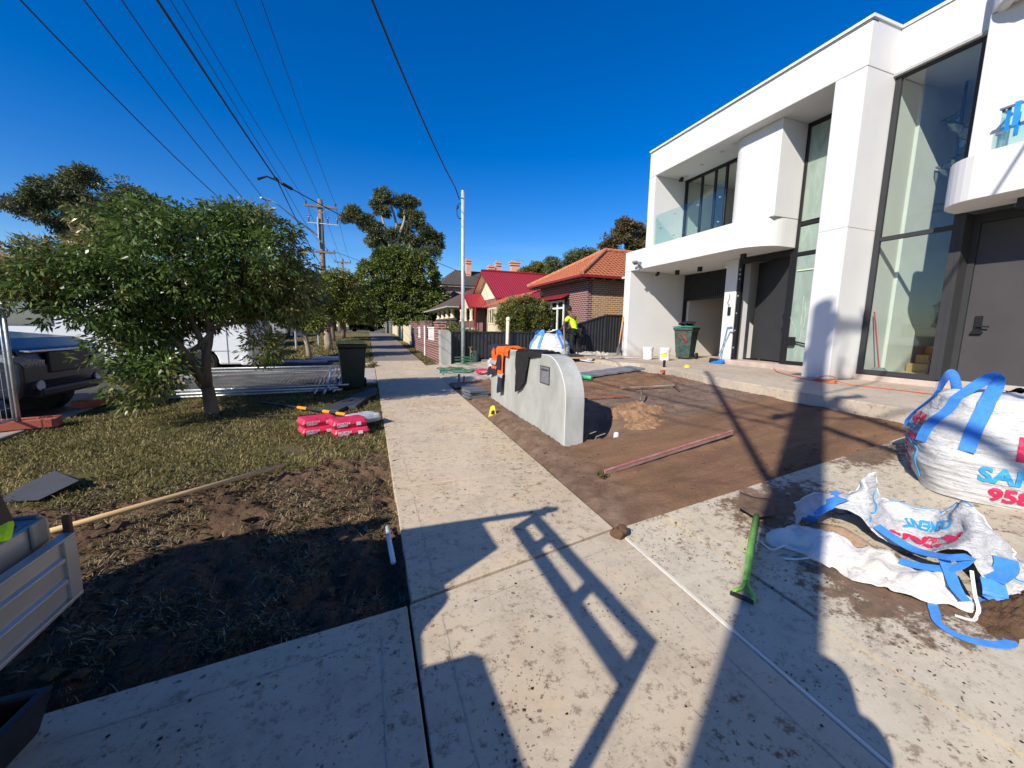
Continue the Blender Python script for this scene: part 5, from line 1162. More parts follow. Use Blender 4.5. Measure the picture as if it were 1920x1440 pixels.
J['hem'] = (0, .0, .90); rad['hem'] = (.15, .12); J['els'] = (-.30, .18, 1.22); rad['els'] = .058; J['ers'] = (.21, .22, 1.23); rad['ers'] = .058; J['col'] = (-.07, .15, 1.43); rad['col'] = (.07, .06)
lime = M('lime_shirt_fabric', (.62, .92, .02), .8, .1, 9, .5, 26, .01)
sub_skin('shirt', ['wai', 'hem', 'che', 'col', 'sl', 'els', 'sr', 'ers'], [('hem', 'wai'), ('wai', 'che'), ('che', 'col'), ('che', 'sl'), ('sl', 'els'), ('che', 'sr'), ('sr', 'ers')], 1.12, lime)
sub_skin('trousers', ['pel', 'hl', 'kl', 'al', 'hr', 'kr', 'ar'], [('pel', 'hl'), ('hl', 'kl'), ('kl', 'al'), ('pel', 'hr'), ('hr', 'kr'), ('kr', 'ar')], 1.13, M('black_trousers', (.016, .016, .019), .9, .3, 9, .4))
bt = M('boot_leather', (.03, .022, .016), .6)
for s_ in ('l', 'r'):
    a, b = Vector(W(J['a'+s_])), Vector(W(J['t'+s_])); d = (b-a); d.z = 0; d.normalize(); o = Vector((6.82, 12.45, .67))
    MB().tube([o+a+Vector((0, 0, .1)), o+a-Vector((0, 0, .02)), o+a+d*.05-Vector((0, 0, .045)), o+a+d*.2-Vector((0, 0, .055))], [.05, .055, .052, .038], 10).build('boot', bt, wk, smooth=True, sub=1)
hd = Vector(W(J['hd1']))+Vector((6.82, 12.45, .67))
mb = MB(); P = []
for i in range(9):
    th = math.pi*.62*i/8; P.append([hd+Vector((.088*math.sin(th)*math.cos(a), .105*math.sin(th)*math.sin(a)-.018, .01+.115*math.cos(th))) for a in [k*math.pi/8 for k in range(17)]])
MB().grid(P).build('hair', M('dark_hair', (.012, .009, .008), .8, .3, 30, .6), wk, smooth=True, solid=.01)
for s_ in (-1, 1): MB().lathe([(.005, -.03), (.016, -.015), (.018, .015), (.006, .032)], hd+Vector((s_*.088, .0, -.02)), 8).build('ear', skm, wk, smooth=True)
MB().tube([hd+Vector((-.02, .095, .02)), hd+Vector((-.022, .122, -.02)), hd+Vector((-.02, .10, -.03))], [.008, .016, .01], 8).build('nose', skm, wk, smooth=True)
for s_, kx in ((-1, 'wl'), (1, 'wr_')):
    wv = Vector(W(J[kx])); pts = [wv, wv+Vector((0, .05, -.03)), wv+Vector((0, .085, -.045))]; ed = [(0, 1), (1, 2)]; rd = [.028, (.038, .02), (.04, .018)]
    for f_ in range(4):
        b0 = wv+Vector(((f_-1.5)*.019, .095, -.05)); ln_ = (.022, .027, .025, .019)[f_]; k = len(pts)
        pts += [b0, b0+Vector((0, ln_*.7, -.014)), b0+Vector((0, ln_*.7, -.014-ln_)), b0+Vector((0, .0, -.022-ln_))]; ed += [(2, k), (k, k+1), (k+1, k+2), (k+2, k+3)]; rd += [.0095, .009, .0085, .008]
    k = len(pts); b0 = wv+Vector((-s_*.035, .04, -.02)); pts += [b0, b0+Vector((-s_*.02, .035, -.01)), b0+Vector((-s_*.008, .06, -.02))]; ed += [(1, k), (k, k+1), (k+1, k+2)]; rd += [.012, .0105, .009]
    skin('hand', pts, ed, rd, skm, wk, sub=1)
t = thing('shovel', 'dark-shafted shovel held by the worker in the lime shirt', 'shovel', (6.75, 12.9, .68))
MB().tube([(6.98, 12.84, 1.05), (6.62, 12.88, 1.63)], .016, 8).tube([(7.15, 12.8, .98), (7.4, 12.78, 1.08)], .016, 8).build('shaft', blackpl, t)
MB().obox((6.98, 12.84, .88), (.2, .02, .3), (10, 20, 10)).build('blade', M('dark_steel', ()), t, bevel=.006)

# ------------------------------------------------------------------ neighbouring houses
purple = mat_brick('purple_brick', ((.20, .05, .05), (.14, .04, .042), (.10, .032, .038)), (.42, .33, .30))
brown = mat_brick('brown_brick', ((.40, .21, .08), (.26, .14, .06), (.17, .08, .045)), (.55, .44, .30))
darkbr = mat_brick('dark_brick', ((.07, .045, .045), (.05, .035, .036), (.045, .032, .034)), (.22, .19, .17))
terra = mat_roof('terracotta_tiles', (.50, .17, .07), (.36, .12, .055), 0, .21)
terra_y = mat_roof('terracotta_tiles_side', (.58, .20, .085), (.42, .145, .065), 1, .21)
mortar = M('ridge_mortar', (.44, .17, .09), .9, .3, 9, .4)
redm_x = mat_roof('red_corrugated_steel', (.34, .028, .035), (.30, .024, .032), 0, .19, True, .45)
redtrim = M('dark_red_paint', (.24, .02, .022), .45, .1)
def roof_rows(mb, e0, e1, t1, t0, rows, lift=.035):
    e0, e1, t0, t1 = map(Vector, (e0, e1, t0, t1)); n_ = (e1-e0).cross(t0-e0).normalized()
    if n_.z < 0: n_ = -n_
    for i in range(rows):
        a, b = i/rows, (i+1)/rows+.15/rows
        p = [e0.lerp(t0, a)+n_*lift, e1.lerp(t1, a)+n_*lift, e1.lerp(t1, min(b, 1))+n_*.004, e0.lerp(t0, min(b, 1))+n_*.004]
        mb.add(p+[e0.lerp(t0, a)-n_*.02, e1.lerp(t1, a)-n_*.02], [(0, 1, 2, 3), (0, 4, 5, 1)])
    return mb
def caps(mb, a, b, n=12, r=.1):
    a, b = Vector(a), Vector(b)
    for i in range(n): mb.tube([a.lerp(b, i/n)+Vector((0, 0, .02)), a.lerp(b, (i+1.08)/n)+Vector((0, 0, .05))], [r*1.08, r*.92], 8)
    return mb

bh_ = thing('brick_house', 'single-storey brick house with orange terracotta hipped roof next to the white house', 'house', (12, 17.5, .7))
MB().box(8.8, 9.06, 15.15, 20.0, .5, 3.80).build('front_wall', purple, bh_)
MB().box(9.061, 20, 15.152, 15.4, .5, 3.80).build('side_wall', brown, bh_)
MB().box(9.06, 20, 19.8, 20.0, .5, 3.8).box(19.8, 20, 15.4, 19.8, .5, 3.8).build('rear_wall', brown, bh_)
MB().box(8.45, 20, 14.92, 20.3, 3.74, 3.80).build('eave_soffit', M('shaded_eave', (.05, .022, .018), .8, .2), bh_)  # dark timber soffit, its tone standing in for the eave shadow
rf = MB(); EZ = 3.83
roof_rows(rf, (8.25, 14.70, EZ), (8.25, 20.5, EZ), (11.15, 17.6, 5.44), (11.15, 17.6, 5.44), 13)
rfm = rf.build('roof', terra_y, bh_)
rf2 = roof_rows(MB(), (8.25, 14.70, EZ), (20, 14.70, EZ), (19, 17.6, 5.44), (11.15, 17.6, 5.44), 13).build('roof_side', terra, bh_)
roof_rows(MB(), (8.25, 20.5, EZ), (20, 20.5, EZ), (19, 17.6, 5.44), (11.15, 17.6, 5.44), 6).build('roof_rear', terra, bh_)
caps(caps(caps(MB(), (8.25, 14.7, EZ+.03), (11.15, 17.6, 5.47), 14), (8.25, 20.5, EZ+.03), (11.15, 17.6, 5.47), 14), (11.15, 17.6, 5.47), (19, 17.6, 5.47), 22).build('ridge_caps', mortar, rfm)
MB().box(8.16, 8.26, 14.6, 20.55, EZ-.09, EZ+.0).box(8.26, 20, 14.6, 14.7, EZ-.09, EZ+.0).build('gutter', redtrim, bh_)
mb = MB()
for i in range(16): mb.box(8.27, 8.62, 14.9+i*.36, 14.96+i*.36, 3.68, 3.74)
for i in range(22): mb.box(8.8+i*.5, 8.86+i*.5, 14.71, 14.92, 3.68, 3.74)
mb.build('rafter_ends', M('rafter_paint', (.30, .24, .18), .7), bh_)
wf = frame_x('window', 8.78, 17.15, 19.3, 1.5, 3.0, .10, (17.87, 18.58), (2.62,), white_p, .10, glass_d, 'pane', bh_)
MB().box(8.66, 8.8, 17.05, 19.4, 1.40, 1.5).build('sill', white_p, wf)
MB().box(8.76, 8.81, 16.72, 17.12, 1.5, 3.0).build('dark_reveal', black_m, wf)
MB().add([(8.80, 16.7, 3.22), (8.80, 19.45, 3.22), (8.42, 19.45, 3.02), (8.42, 16.7, 3.02), (8.80, 16.7, 3.27), (8.80, 19.45, 3.27), (8.42, 19.45, 3.07), (8.42, 16.7, 3.07)], [(0, 3, 2, 1), (4, 5, 6, 7), (0, 1, 5, 4), (1, 2, 6, 5), (2, 3, 7, 6), (3, 0, 4, 7)]).build('window_hood', redtrim, bh_)
MB().box(8.72, 8.8, 19.7, 19.95, 3.35, 3.6).build('meter_box', M('mustard', (.42, .30, .18), .7), bh_)
pr_ = roof_rows(MB(), (7.3, 20.3, 3.02), (7.3, 26.2, 3.02), (9.1, 26.2, 3.75), (9.1, 20.3, 3.75), 8).build('porch_roof', terra_y, bh_)
MB().box(9.1, 20, 20.01, 26, .6, 3.0).build('rear_wing', purple, bh_)
roof_rows(MB(), (9.1, 26.3, 3.7), (9.1, 20.3, 3.7), (14, 20.6, 4.8), (14, 25, 4.8), 8).build('wing_roof', terra_y, bh_)

rh = thing('red_roof_house', 'brick cottage with dark red corrugated steel roof and cream gable', 'house', (13, 31.7, .9))
MB().prism([(28.0, .8), (35.4, .8), (35.4, 3.9), (28.0, 3.9)], 'x', 9.35, 21).build('wall', brk, rh)
MB().prism([(28.05, 3.9), (35.35, 3.9), (31.7, 5.92)], 'x', 9.30, 9.36).build('gable_cladding', M('cream_weatherboard', (.72, .66, .48), .6, .05, 3, .4, 3, .02, stretch=(.01, .01, 6)), rh)
th = .08
for s_, nm in ((1, 'roof'), (-1, 'roof')):
    e, t_ = 31.7-s_*4.15, 31.7
    MB().prism([(e, 3.70), (t_, 6.06), (t_, 6.06+th), (e, 3.70+th)], 'x', 8.75, 21.4).build('roof', redm_x, rh)
    MB().prism([(e, 3.58), (t_, 5.93), (t_, 6.15), (e, 3.80)], 'x', 8.68, 8.745).build('barge_board', redtrim, rh)
    MB().prism([(e+s_*.1, 3.62), (t_, 5.9), (t_, 6.04), (e+s_*.1, 3.68)], 'x', 8.76, 9.3).build('verge_lining', cream_p, rh)
MB().tube([(8.7, 31.7, 6.18), (21.4, 31.7, 6.18)], .09, 8).build('ridge', redtrim, rh)
MB().box(8.75, 21.4, 27.45, 27.57, 3.62, 3.76).build('gutter', redtrim, rh)
for s_ in (1, -1):
    e, t_ = 33.65-s_*1.95, 33.65
    MB().prism([(e, 3.24), (t_, 4.40), (t_, 4.46), (e, 3.30)], 'x', 7.75, 9.35).build('porch_roof', redm_x, rh)
    MB().prism([(e, 3.14), (t_, 4.33), (t_, 4.5), (e, 3.34)], 'x', 7.70, 7.75).build('porch_barge', redtrim, rh)
MB().prism([(32.0, 3.22), (35.3, 3.22), (33.65, 4.3)], 'x', 7.9, 7.94).build('porch_gable', cream_p, rh)
for y in (31.95, 33.9, 35.5):
    MB().box(7.8, 8.15, y-.2, y+.2, .8, 2.15).build('porch_pier', brk, rh)
    MB().lathe([(.2, 2.15), (.2, 2.25), (.11, 2.32), (.15, 2.5), (.12, 2.95), (.17, 3.1), (.17, 3.22)], (7.97, y, 0), 14).build('porch_column', cream_p, rh, smooth=True)
MB().box(8.0, 8.1, 30.9, 31.1, 1.0, 3.2).build('porch_post', redtrim, rh)
MB().box(9.25, 9.36, 32.3, 33.1, 1.0, 3.1).build('doorway', black_m, rh)
frame_x('window', 9.33, 31.0, 31.8, 1.9, 3.0, .08, (31.4,), (), white_p, .08, glass_d, 'pane', rh)
f = MB().box(8.95, 9.34, 28.35, 30.6, 1.0, 1.9).build('bay_window', cream_p, rh)
frame_x('window', 8.97, 28.4, 30.55, 1.9, 3.15, .12, (28.9, 29.5, 30.05), (), cream_p, .1, glass_d, 'pane', rh)
MB().box(7.9, 8.0, 31, 36, 1.5, 1.62).build('porch_rail', cream_p, rh)

bt_ = thing('brown_roof_house', 'old bungalow with brown tiled hipped roof and cream verandah columns', 'house', (12, 46, .9))
MB().box(9.3, 20, 39, 54, .8, 3.7).build('wall', darkbr, bt_)
rt = mat_roof('brown_tiles', (.16, .10, .085), (.11, .075, .07), 1, .3)
mb = MB(); rr_ = [(7.1, 37.6, 3.62), (7.1, 53.5, 3.62), (20, 53.5, 3.62), (20, 37.6, 3.62)]
roof_rows(mb, rr_[0], rr_[1], (11.6, 47.5, 6.1), (11.6, 42.5, 6.1), 14); roof_rows(mb, rr_[0], rr_[3], (18, 42.5, 6.1), (11.6, 42.5, 6.1), 14); roof_rows(mb, rr_[1], rr_[2], (18, 47.5, 6.1), (11.6, 47.5, 6.1), 14)
r_ = mb.build('roof', rt, bt_)
MB().box(7.0, 20, 37.5, 53.6, 3.50, 3.6).build('gutter', M('pale_green_trim', (.42, .46, .40), .6), bt_)
for y in (39.0, 41.6, 44.2, 47):
    MB().box(7.6, 8.1, y-.28, y+.28, .8, 2.35).box(7.52, 8.18, y-.36, y+.36, 2.351, 2.50).build('pier', darkbr, bt_)
    MB().lathe([(.30, 2.5), (.30, 2.62), (.17, 2.70), (.22, 2.85), (.16, 3.2), (.26, 3.38), (.26, 3.49)], (7.85, y, 0), 14).build('column', cream_p, bt_, smooth=True)
MB().box(7.7, 7.95, 38, 50, 1.55, 1.72).build('verandah_rail', cream_p, bt_)
MB().box(7.6, 7.9, 38, 50, .8, 1.54).build('verandah_wall', darkbr, bt_)

pk = M('pink_render', (.55, .32, .23), .9, .15, 1.5, .1)
mn_ = thing('mansion', 'large old pink-walled mansion with dark roof and ornate chimneys behind the trees', 'house', (20, 70, .8))
MB().box(12, 34, 66, 80, .8, 8.4).build('wall', pk, mn_)
MB().box(11.4, 34.5, 65.4, 80.5, 8.2, 8.5).build('eave', M('pink_light', (.62, .42, .32), .8), mn_)
sl_ = mat_roof('dark_slate', (.10, .085, .07), (.045, .042, .04), 0, .3)
mb = MB(); q_ = [(11.2, 65.2, 8.5), (34.6, 65.2, 8.5), (34.6, 80.6, 8.5), (11.2, 80.6, 8.5)]; t1_, t2_ = (14.3, 69, 11.3), (31, 69, 11.3); t3_, t4_ = (31, 76, 11.3), (14.3, 76, 11.3)
mb.add(q_+[t1_, t2_, t3_, t4_], [(0, 1, 5, 4), (3, 0, 4, 7), (1, 2, 6, 5), (2, 3, 7, 6), (4, 5, 6, 7)]).build('roof', sl_, mn_)
MB().box(11.0, 14.5, 60, 65.9, .8, 5.9).build('bay', pk, mn_); MB().add([(10.6, 59.6, 5.9), (15, 59.6, 5.9), (15, 66, 5.9), (10.6, 66, 5.9), (12.8, 62.5, 7.2), (12.8, 65, 7.2)], [(0, 1, 4), (1, 2, 5, 4), (2, 3, 5), (3, 0, 4, 5)]).build('bay_roof', sl_, mn_)
for (x, y, w2, z1) in ((16.4, 68, .5, 12.9), (20.4, 68, .6, 12.15), (21.7, 68, .55, 12.85), (24.8, 68, .95, 13.15)):
    c = MB().box(x-w2*.8, x+w2*.8, y-.4, y+.4, 9.6, z1-.55).box(x-w2, x+w2, y-.55, y+.55, z1-.549, z1-.4).box(x-w2*.85, x+w2*.85, y-.45, y+.45, z1-.399, z1-.15).box(x-w2*1.05, x+w2*1.05, y-.6, y+.6, z1-.149, z1).build('chimney', M('pink_chimney', (.66, .36, .26), .85, .12), mn_)
    mb = MB()
    for dx in (-.5, 0, .5): mb.lathe([(.13, 0), (.10, .1), (.14, .32)], (x+dx*w2, y, z1), 8)
    mb.build('chimney_pot', M('pot_clay', (.5, .3, .22), .9), c)
tag(MB().tube([(25.4, 68, 9), (25.4, 68, 13.7)], .04, 6).tube([(24.4, 68, 13.75), (26.6, 68, 13.45)], .035, 6).tube([(25, 67.6, 13.6), (25, 68.4, 13.6)], .03, 4).build('tv_antenna', steel), 'thin television aerial above the red roof beside the wide chimney', 'aerial')
# house across the road at the far left edge
lh = thing('far_left_house', 'brown-roofed house across the road, only its roof corner seen at the left edge', 'house', (-30, 35, .6))
MB().box(-36, -23.6, 30, 44, .5, 5.1).build('wall', M('cream_wall', (.5, .45, .36), .9), lh)
MB().add([(-37, 29.2, 5.1), (-22.6, 29.2, 5.1), (-22.6, 45, 5.1), (-37, 45, 5.1), (-30, 34, 7.8), (-30, 41, 7.8)], [(0, 1, 4), (1, 2, 5, 4), (2, 3, 5), (3, 0, 4, 5), (0, 3, 2, 1)]).build('roof', M('brown_roof', (.11, .055, .04), .8), lh)
ph2 = thing('pale_house', 'pale house across the road glimpsed behind the street trees', 'house', (-20, 60, .6))
MB().box(-27, -14, 56, 70, .5, 4.0).build('wall', M('pale_wall', (.6, .6, .57), .9), ph2)
MB().add([(-28, 55.2, 4.0), (-13.2, 55.2, 4.0), (-13.2, 71, 4.0), (-28, 71, 4.0), (-20, 60, 6.3), (-20, 66, 6.3)], [(0, 1, 4), (1, 2, 5, 4), (2, 3, 5), (3, 0, 4, 5), (0, 3, 2, 1)]).build('roof', M('grey_roof', (.16, .13, .12), .8), ph2)

# ------------------------------------------------------------------ trees
def leaf_cloud(blobs, n, per, cr, ll, lw, droop=.35, hollow=.45, seed=0, flat=1.0, sub=0):
    rg = np.random.default_rng(seed); vol = np.array([b[3]*b[4]*b[5] for b in blobs])**.67; vol /= vol.sum()
    nc = max(1, n//per); bi = rg.choice(len(blobs), nc, p=vol); B = np.array(blobs)[bi]
    d = rg.normal(size=(nc, 3)); d /= np.linalg.norm(d, axis=1)[:, None]; rad = rg.uniform(hollow, 1.0, nc)**.6
    cc = B[:, :3]+d*B[:, 3:6]*rad[:, None]; cs = cr*rg.uniform(.6, 1.35, nc)
    li = np.repeat(np.arange(nc), per); m_ = len(li)
    o = rg.normal(size=(m_, 3)); o /= np.linalg.norm(o, axis=1)[:, None]; o *= (rg.uniform(0, 1, m_)**.5)[:, None]
    o[:, 2] *= .7*flat; p = cc[li]+o*cs[li][:, None]
    ax = o+.5*d[li]+rg.normal(size=(m_, 3))*.45; ax[:, 2] -= droop; ax /= np.linalg.norm(ax, axis=1)[:, None]
    nr = rg.normal(size=(m_, 3)); nr[:, 2] += .6; sd_ = np.cross(ax, nr); sd_ /= np.linalg.norm(sd_, axis=1)[:, None]
    up_ = np.cross(sd_, ax)
    l_ = ll*rg.uniform(.6, 1.3, m_)[:, None]; w_ = lw*rg.uniform(.7, 1.25, m_)[:, None]
    V = np.stack([p, p+ax*l_*.45+sd_*w_, p+ax*l_-up_*l_*.12, p+ax*l_*.45-sd_*w_], 1).reshape(-1, 3)
    cv = rg.uniform(0, 1, nc)[li]*.55+rg.uniform(0, 1, m_)*.45
    return V, cv, cc
def limb(mb, a, b, r0, r1, n=6, bend=.12, seed=0):
    a, b = Vector(a), Vector(b); L_ = (b-a).length; pts = []
    for i in range(n+1):
        t_ = i/n; p = a.lerp(b, t_)+noise.noise_vector(Vector((seed*3.1+t_*2, seed, 0)))*L_*bend*math.sin(math.pi*t_)+Vector((0, 0, L_*.06*math.sin(math.pi*t_))); pts.append(p)
    mb.tube(pts, [r0+(r1-r0)*i/n for i in range(n+1)], 8); return pts
def tree(name, label, base, fork, blobs, n, per, cr, ll, lw, lm, bm_, r0, seed=1, group=None, droop=.35, hollow=.45, cat='tree', twigs=40, trunk_pts=None, flat=1.):
    t = thing(name, label, cat, base, group)
    if 'gum' in name:
        rj = random.Random(seed); nb_ = []
        for b in blobs:
            for k in range(6):
                a = rj.random()*6.3; q = rj.uniform(.3, 1.05); f = rj.uniform(.3, .6); nb_.append((b[0]+b[3]*q*math.cos(a), b[1]+rj.uniform(-.5, .5)*b[4], b[2]+b[5]*q*math.sin(a), b[3]*f, b[4]*f, b[5]*f*1.15))
        V, cv, cc = leaf_cloud(nb_, n, per, cr, ll, lw, droop, .3, seed, flat)
    else: V, cv, cc = leaf_cloud(blobs, n, per, cr, ll, lw, droop, hollow, seed, flat)
    np_mesh('crown', V, 4, lm, t, vals=cv)
    mb = MB(); 
    for k, (f, rr0) in enumerate(fork): limb(mb, base if k == 0 else fork[k-1][0], f, r0 if k == 0 else fork[k-1][1], rr0, 5, .05, seed+k)
    top = fork[-1][0]; rt0 = fork[-1][1]; ends = []
    for k, b in enumerate(blobs):
        src = fork[k % len(fork)][0] if len(fork) > 1 else top
        pts = limb(mb, src, (b[0], b[1], b[2]-.2*b[5]), rt0*.75, rt0*.22, 7, .16, seed+k*1.7); ends.append(pts)
    rg = random.Random(seed)
    for k in range(twigs):
        c = Vector(cc[rg.randrange(len(cc))]); e = min((p for q in ends for p in q[3:]), key=lambda p: (p-c).length); mb.tube([e, e.lerp(c, .5)+Vector((0, 0, .04*(c-e).length)), c], [rt0*.22, rt0*.15, rt0*.06], 5)
    mb.build('trunk', bm_, t, smooth=True); return t
lf_main = mat_leaf('lilly_leaves', (.045, .09, .018), (.155, .215, .05), (.40, .27, .11), .45, .55, .28, .33)
lf_gum = mat_leaf('gum_leaves', (.075, .10, .045), (.18, .20, .085), (.17, .16, .07), .3, .4, .15, .5)
lf_fig = mat_leaf('fig_leaves', (.045, .08, .014), (.19, .23, .045), (.22, .2, .06), .2, .3, .15, .5)
lf_young = mat_leaf('street_tree_leaves', (.08, .12, .018), (.25, .27, .05), (.32, .2, .08), .35, .9, .35, .5)
lf_hedge = mat_leaf('hedge_leaves', (.065, .09, .015), (.25, .24, .06), (.5, .45, .24), .12, 2, .25, .45)
lf_dark = mat_leaf('dark_leaves', (.016, .03, .010), (.045, .06, .018), None, .2, .5, .1, .6)

t = thing('leafy_street_tree', 'low spreading broadleaf street tree with several stems in front of the dark pickup', 'tree', (-2.33, 7.36, .2))
blobs = [(-3.3, 7.3, 2.0, 1.0, 1.1, .66), (-2.55, 7.3, 2.55, 1.15, 1.2, .78), (-1.70, 7.4, 2.55, .95, 1.1, .82), (-1.35, 7.5, 2.12, .68, .9, .5), (-3.85, 7.2, 2.28, .7, .9, .42),
         (-3.05, 7.0, 1.3, .48, .60, .48), (-3.0, 6.8, .80, .34, .4, .40), (-3.0, 7.6, 1.7, .8, .9, .45), (-2.2, 7.5, 2.05, .8, .9, .45), (-1.55, 7.2, 1.25, .26, .4, .34), (-2.9, 7.6, 3.0, .6, .6, .38), (-1.75, 7.4, 3.10, .5, .6, .36), (-4.3, 7.0, 2.0, .42, .6, .26), (-2.65, 6.7, .95, .3, .4, .25)]
V, cv, cc = leaf_cloud(blobs, 58000, 40, .17, .092, .0155, .45, .22, 5)
np_mesh('crown', V, 4, lf_main, t, vals=cv)
mb = MB(); b0 = (-2.33, 7.36, .1)
limb(mb, b0, (-2.36, 7.36, .62), .105, .085, 4, .03, 1)
stems = [((-2.36, 7.36, .62), (-2.26, 7.32, 1.55), .07, .045), ((-2.36, 7.36, .66), (-2.78, 7.3, 1.45), .075, .045), ((-2.36, 7.38, .5), (-2.62, 7.5, .98), .06, .045), ((-2.30, 7.34, 1.0), (-2.45, 7.28, 1.65), .05, .035), ((-2.55, 7.34, 1.05), (-2.2, 7.3, 1.5), .04, .03),
         ((-2.78, 7.3, 1.45), (-3.5, 7.3, 1.9), .045, .02), ((-2.78, 7.3, 1.45), (-2.95, 7.3, 2.4), .04, .02), ((-2.26, 7.32, 1.55), (-1.6, 7.4, 2.3), .04, .02), ((-2.26, 7.32, 1.55), (-2.2, 7.4, 2.7), .04, .018), ((-2.62, 7.5, .98), (-3.3, 7.1, 1.3), .045, .02),
         ((-2.26, 7.32, 1.5), (-1.45, 7.4, 1.75), .035, .016), ((-2.45, 7.28, 1.65), (-2.55, 7.1, 2.6), .035, .016), ((-3.3, 7.1, 1.3), (-3.1, 6.9, .9), .02, .01), ((-2.62, 7.5, .98), (-3.9, 7.2, 1.75), .035, .014)]
ends = [limb(mb, a, b, r0, r1, 6, .10, k) for k, (a, b, r0, r1) in enumerate(stems)]
rg = random.Random(3)
for k in range(150):
    c = Vector(cc[rg.randrange(len(cc))]); e = min((p for q in ends[5:] for p in q[2:]), key=lambda p: (p-c).length); mb.tube([e, e.lerp(c, .5)+Vector((0, 0, .03)), c], [.012, .009, .004], 5)
mb.build('trunk', bark, t, smooth=True)

g_st = 'young trees along the verge beyond the driveway'
tree('street_tree', 'slim pale-trunked street tree nearest behind the yellow-lidded bin', (-1.93, 15.7, .44), [((-2.12, 15.7, 1.5), .07)], [(-2.6, 15.7, 2.35, .75, .8, .75), (-1.9, 15.6, 2.8, .7, .7, .7), (-2.2, 15.9, 2.0, .7, .7, .5), (-1.75, 15.5, 1.75, .4, .5, .4)], 15000, 30, .2, .12, .022, lf_young, barkpale, .085, 11, g_st)
tree('street_tree', 'thicker straight-trunked street tree behind the bin lid', (-1.62, 19.3, .54), [((-1.66, 19.3, 1.9), .13)], [(-1.5, 19.3, 3.0, .9, .9, .8), (-.75, 19.3, 2.5, .75, .8, .7), (-2.0, 19.4, 2.5, .7, .8, .6), (-1.1, 19.2, 3.5, .6, .6, .5)], 15000, 30, .24, .14, .026, lf_young, barkpale, .18, 12, g_st)
tree('street_tree', 'small leaning street tree, third along the verge', (-1.85, 25.5, .72), [((-2.0, 25.5, 1.9), .09)], [(-2.0, 25.5, 2.8, 1.0, 1.0, .8), (-1.4, 25.5, 3.4, .8, .8, .7)], 9000, 30, .28, .17, .035, lf_young, bark, .1, 13, g_st)
tree('street_tree', 'dark-trunked bright green street tree, fourth along the verge', (-1.5, 28.4, .79), [((-1.5, 28.4, 1.9), .13)], [(-1.2, 28.4, 3.2, 1.3, 1.3, 1.1), (-.3, 28.4, 2.6, .9, 1.0, .8), (-1.9, 28.4, 2.7, .9, 1, .8), (-.9, 28.4, 4.2, .8, .8, .6)], 15000, 30, .3, .18, .04, lf_young, bark, .16, 14, g_st)
tree('street_tree', 'distant round green street tree beside the far power pole', (-2.4, 41, .95), [((-2.4, 41, 2.4), .12)], [(-2.4, 41, 4.2, 2.0, 1.8, 1.6), (-1.2, 41, 3.2, 1.4, 1.5, 1.2)], 9000, 30, .4, .26, .06, lf_young, bark, .16, 15, g_st)
tree('gum_tree', 'spreading dark eucalyptus behind the leafy street tree at the left', (-18, 38, .6), [((-18.2, 38, 5.0), .35)],
     [(-21.3, 38, 9.2, 1.5, 1.8, .9), (-19.8, 38, 10.5, 1.3, 1.5, .9), (-18.4, 38, 11.4, 1.0, 1.2, .6), (-17.8, 38, 9.6, 1.8, 1.8, 1.1), (-16.0, 38, 9.9, 1.6, 1.6, 1.1), (-14.9, 38, 10.6, 1.0, 1.0, .8), (-19.4, 38, 8.4, 1.7, 1.8, 1.0), (-16.3, 38, 8.3, 1.7, 1.6, 1.1), (-14.2, 38, 8.9, 1.1, 1.2, .9), (-18.4, 38, 7.0, 1.6, 1.6, .9)], 42000, 60, .42, .26, .045, lf_gum, barkpale, .45, 21, droop=.2, hollow=.55, twigs=60)
tree('gum_tree', 'tall open-crowned eucalyptus rising above the dense round tree', (5, 75, .8), [((5.0, 75, 12), .5)],
     [(-1.5, 75, 20.2, 1.5, 1.6, 1.3), (.3, 75, 18.6, 1.1, 1.2, 1.2), (2.6, 75, 21.4, 1.8, 1.7, 1.2), (4.3, 75, 23.6, 1.8, 1.7, 1.2), (6.8, 75, 22.8, 1.7, 1.6, 1.1), (7.9, 75, 20.4, 1.9, 1.8, 1.3), (10.6, 75, 18.7, 2.0, 1.8, 1.3), (12.4, 75, 17.2, 1.3, 1.5, 1.2), (4.2, 75, 18.2, 2.5, 2.2, 1.6), (1.6, 75, 16.4, 2.4, 2.0, 1.3), (8.2, 75, 16.8, 2.6, 2.2, 1.5), (11.2, 75, 14.6, 1.5, 1.5, 1.2), (5.8, 75, 14.5, 3.0, 2, 1.4)], 52000, 60, .65, .42, .075, lf_gum, barkpale, .8, 22, droop=.1, hollow=.5, twigs=70)
tree('fig_tree', 'huge dense dark green tree at the end of the footpath', (4.6, 60, .8), [((4.6, 60, 4), .6)],
     [(4.3, 60, 9.4, 3.7, 3.2, 3.5), (1.8, 60, 8.0, 2.9, 3, 3.2), (7.2, 60, 8.8, 2.9, 3, 3.0), (8.6, 60, 5.4, 2.6, 3, 2.6), (.6, 60, 4.6, 2.0, 3, 2.6), (4.3, 60, 5.2, 4.4, 3.4, 3.0), (6.6, 60, 11.2, 1.6, 2, 1.3), (2.8, 60, 11.0, 1.6, 2, 1.3), (9.6, 61, 3.4, 2.0, 2.4, 2.0), (5, 58, 3.4, 4.0, 2, 1.6)], 70000, 60, .6, .36, .09, lf_fig, bark, .8, 23, droop=.2, hollow=.72, twigs=20)
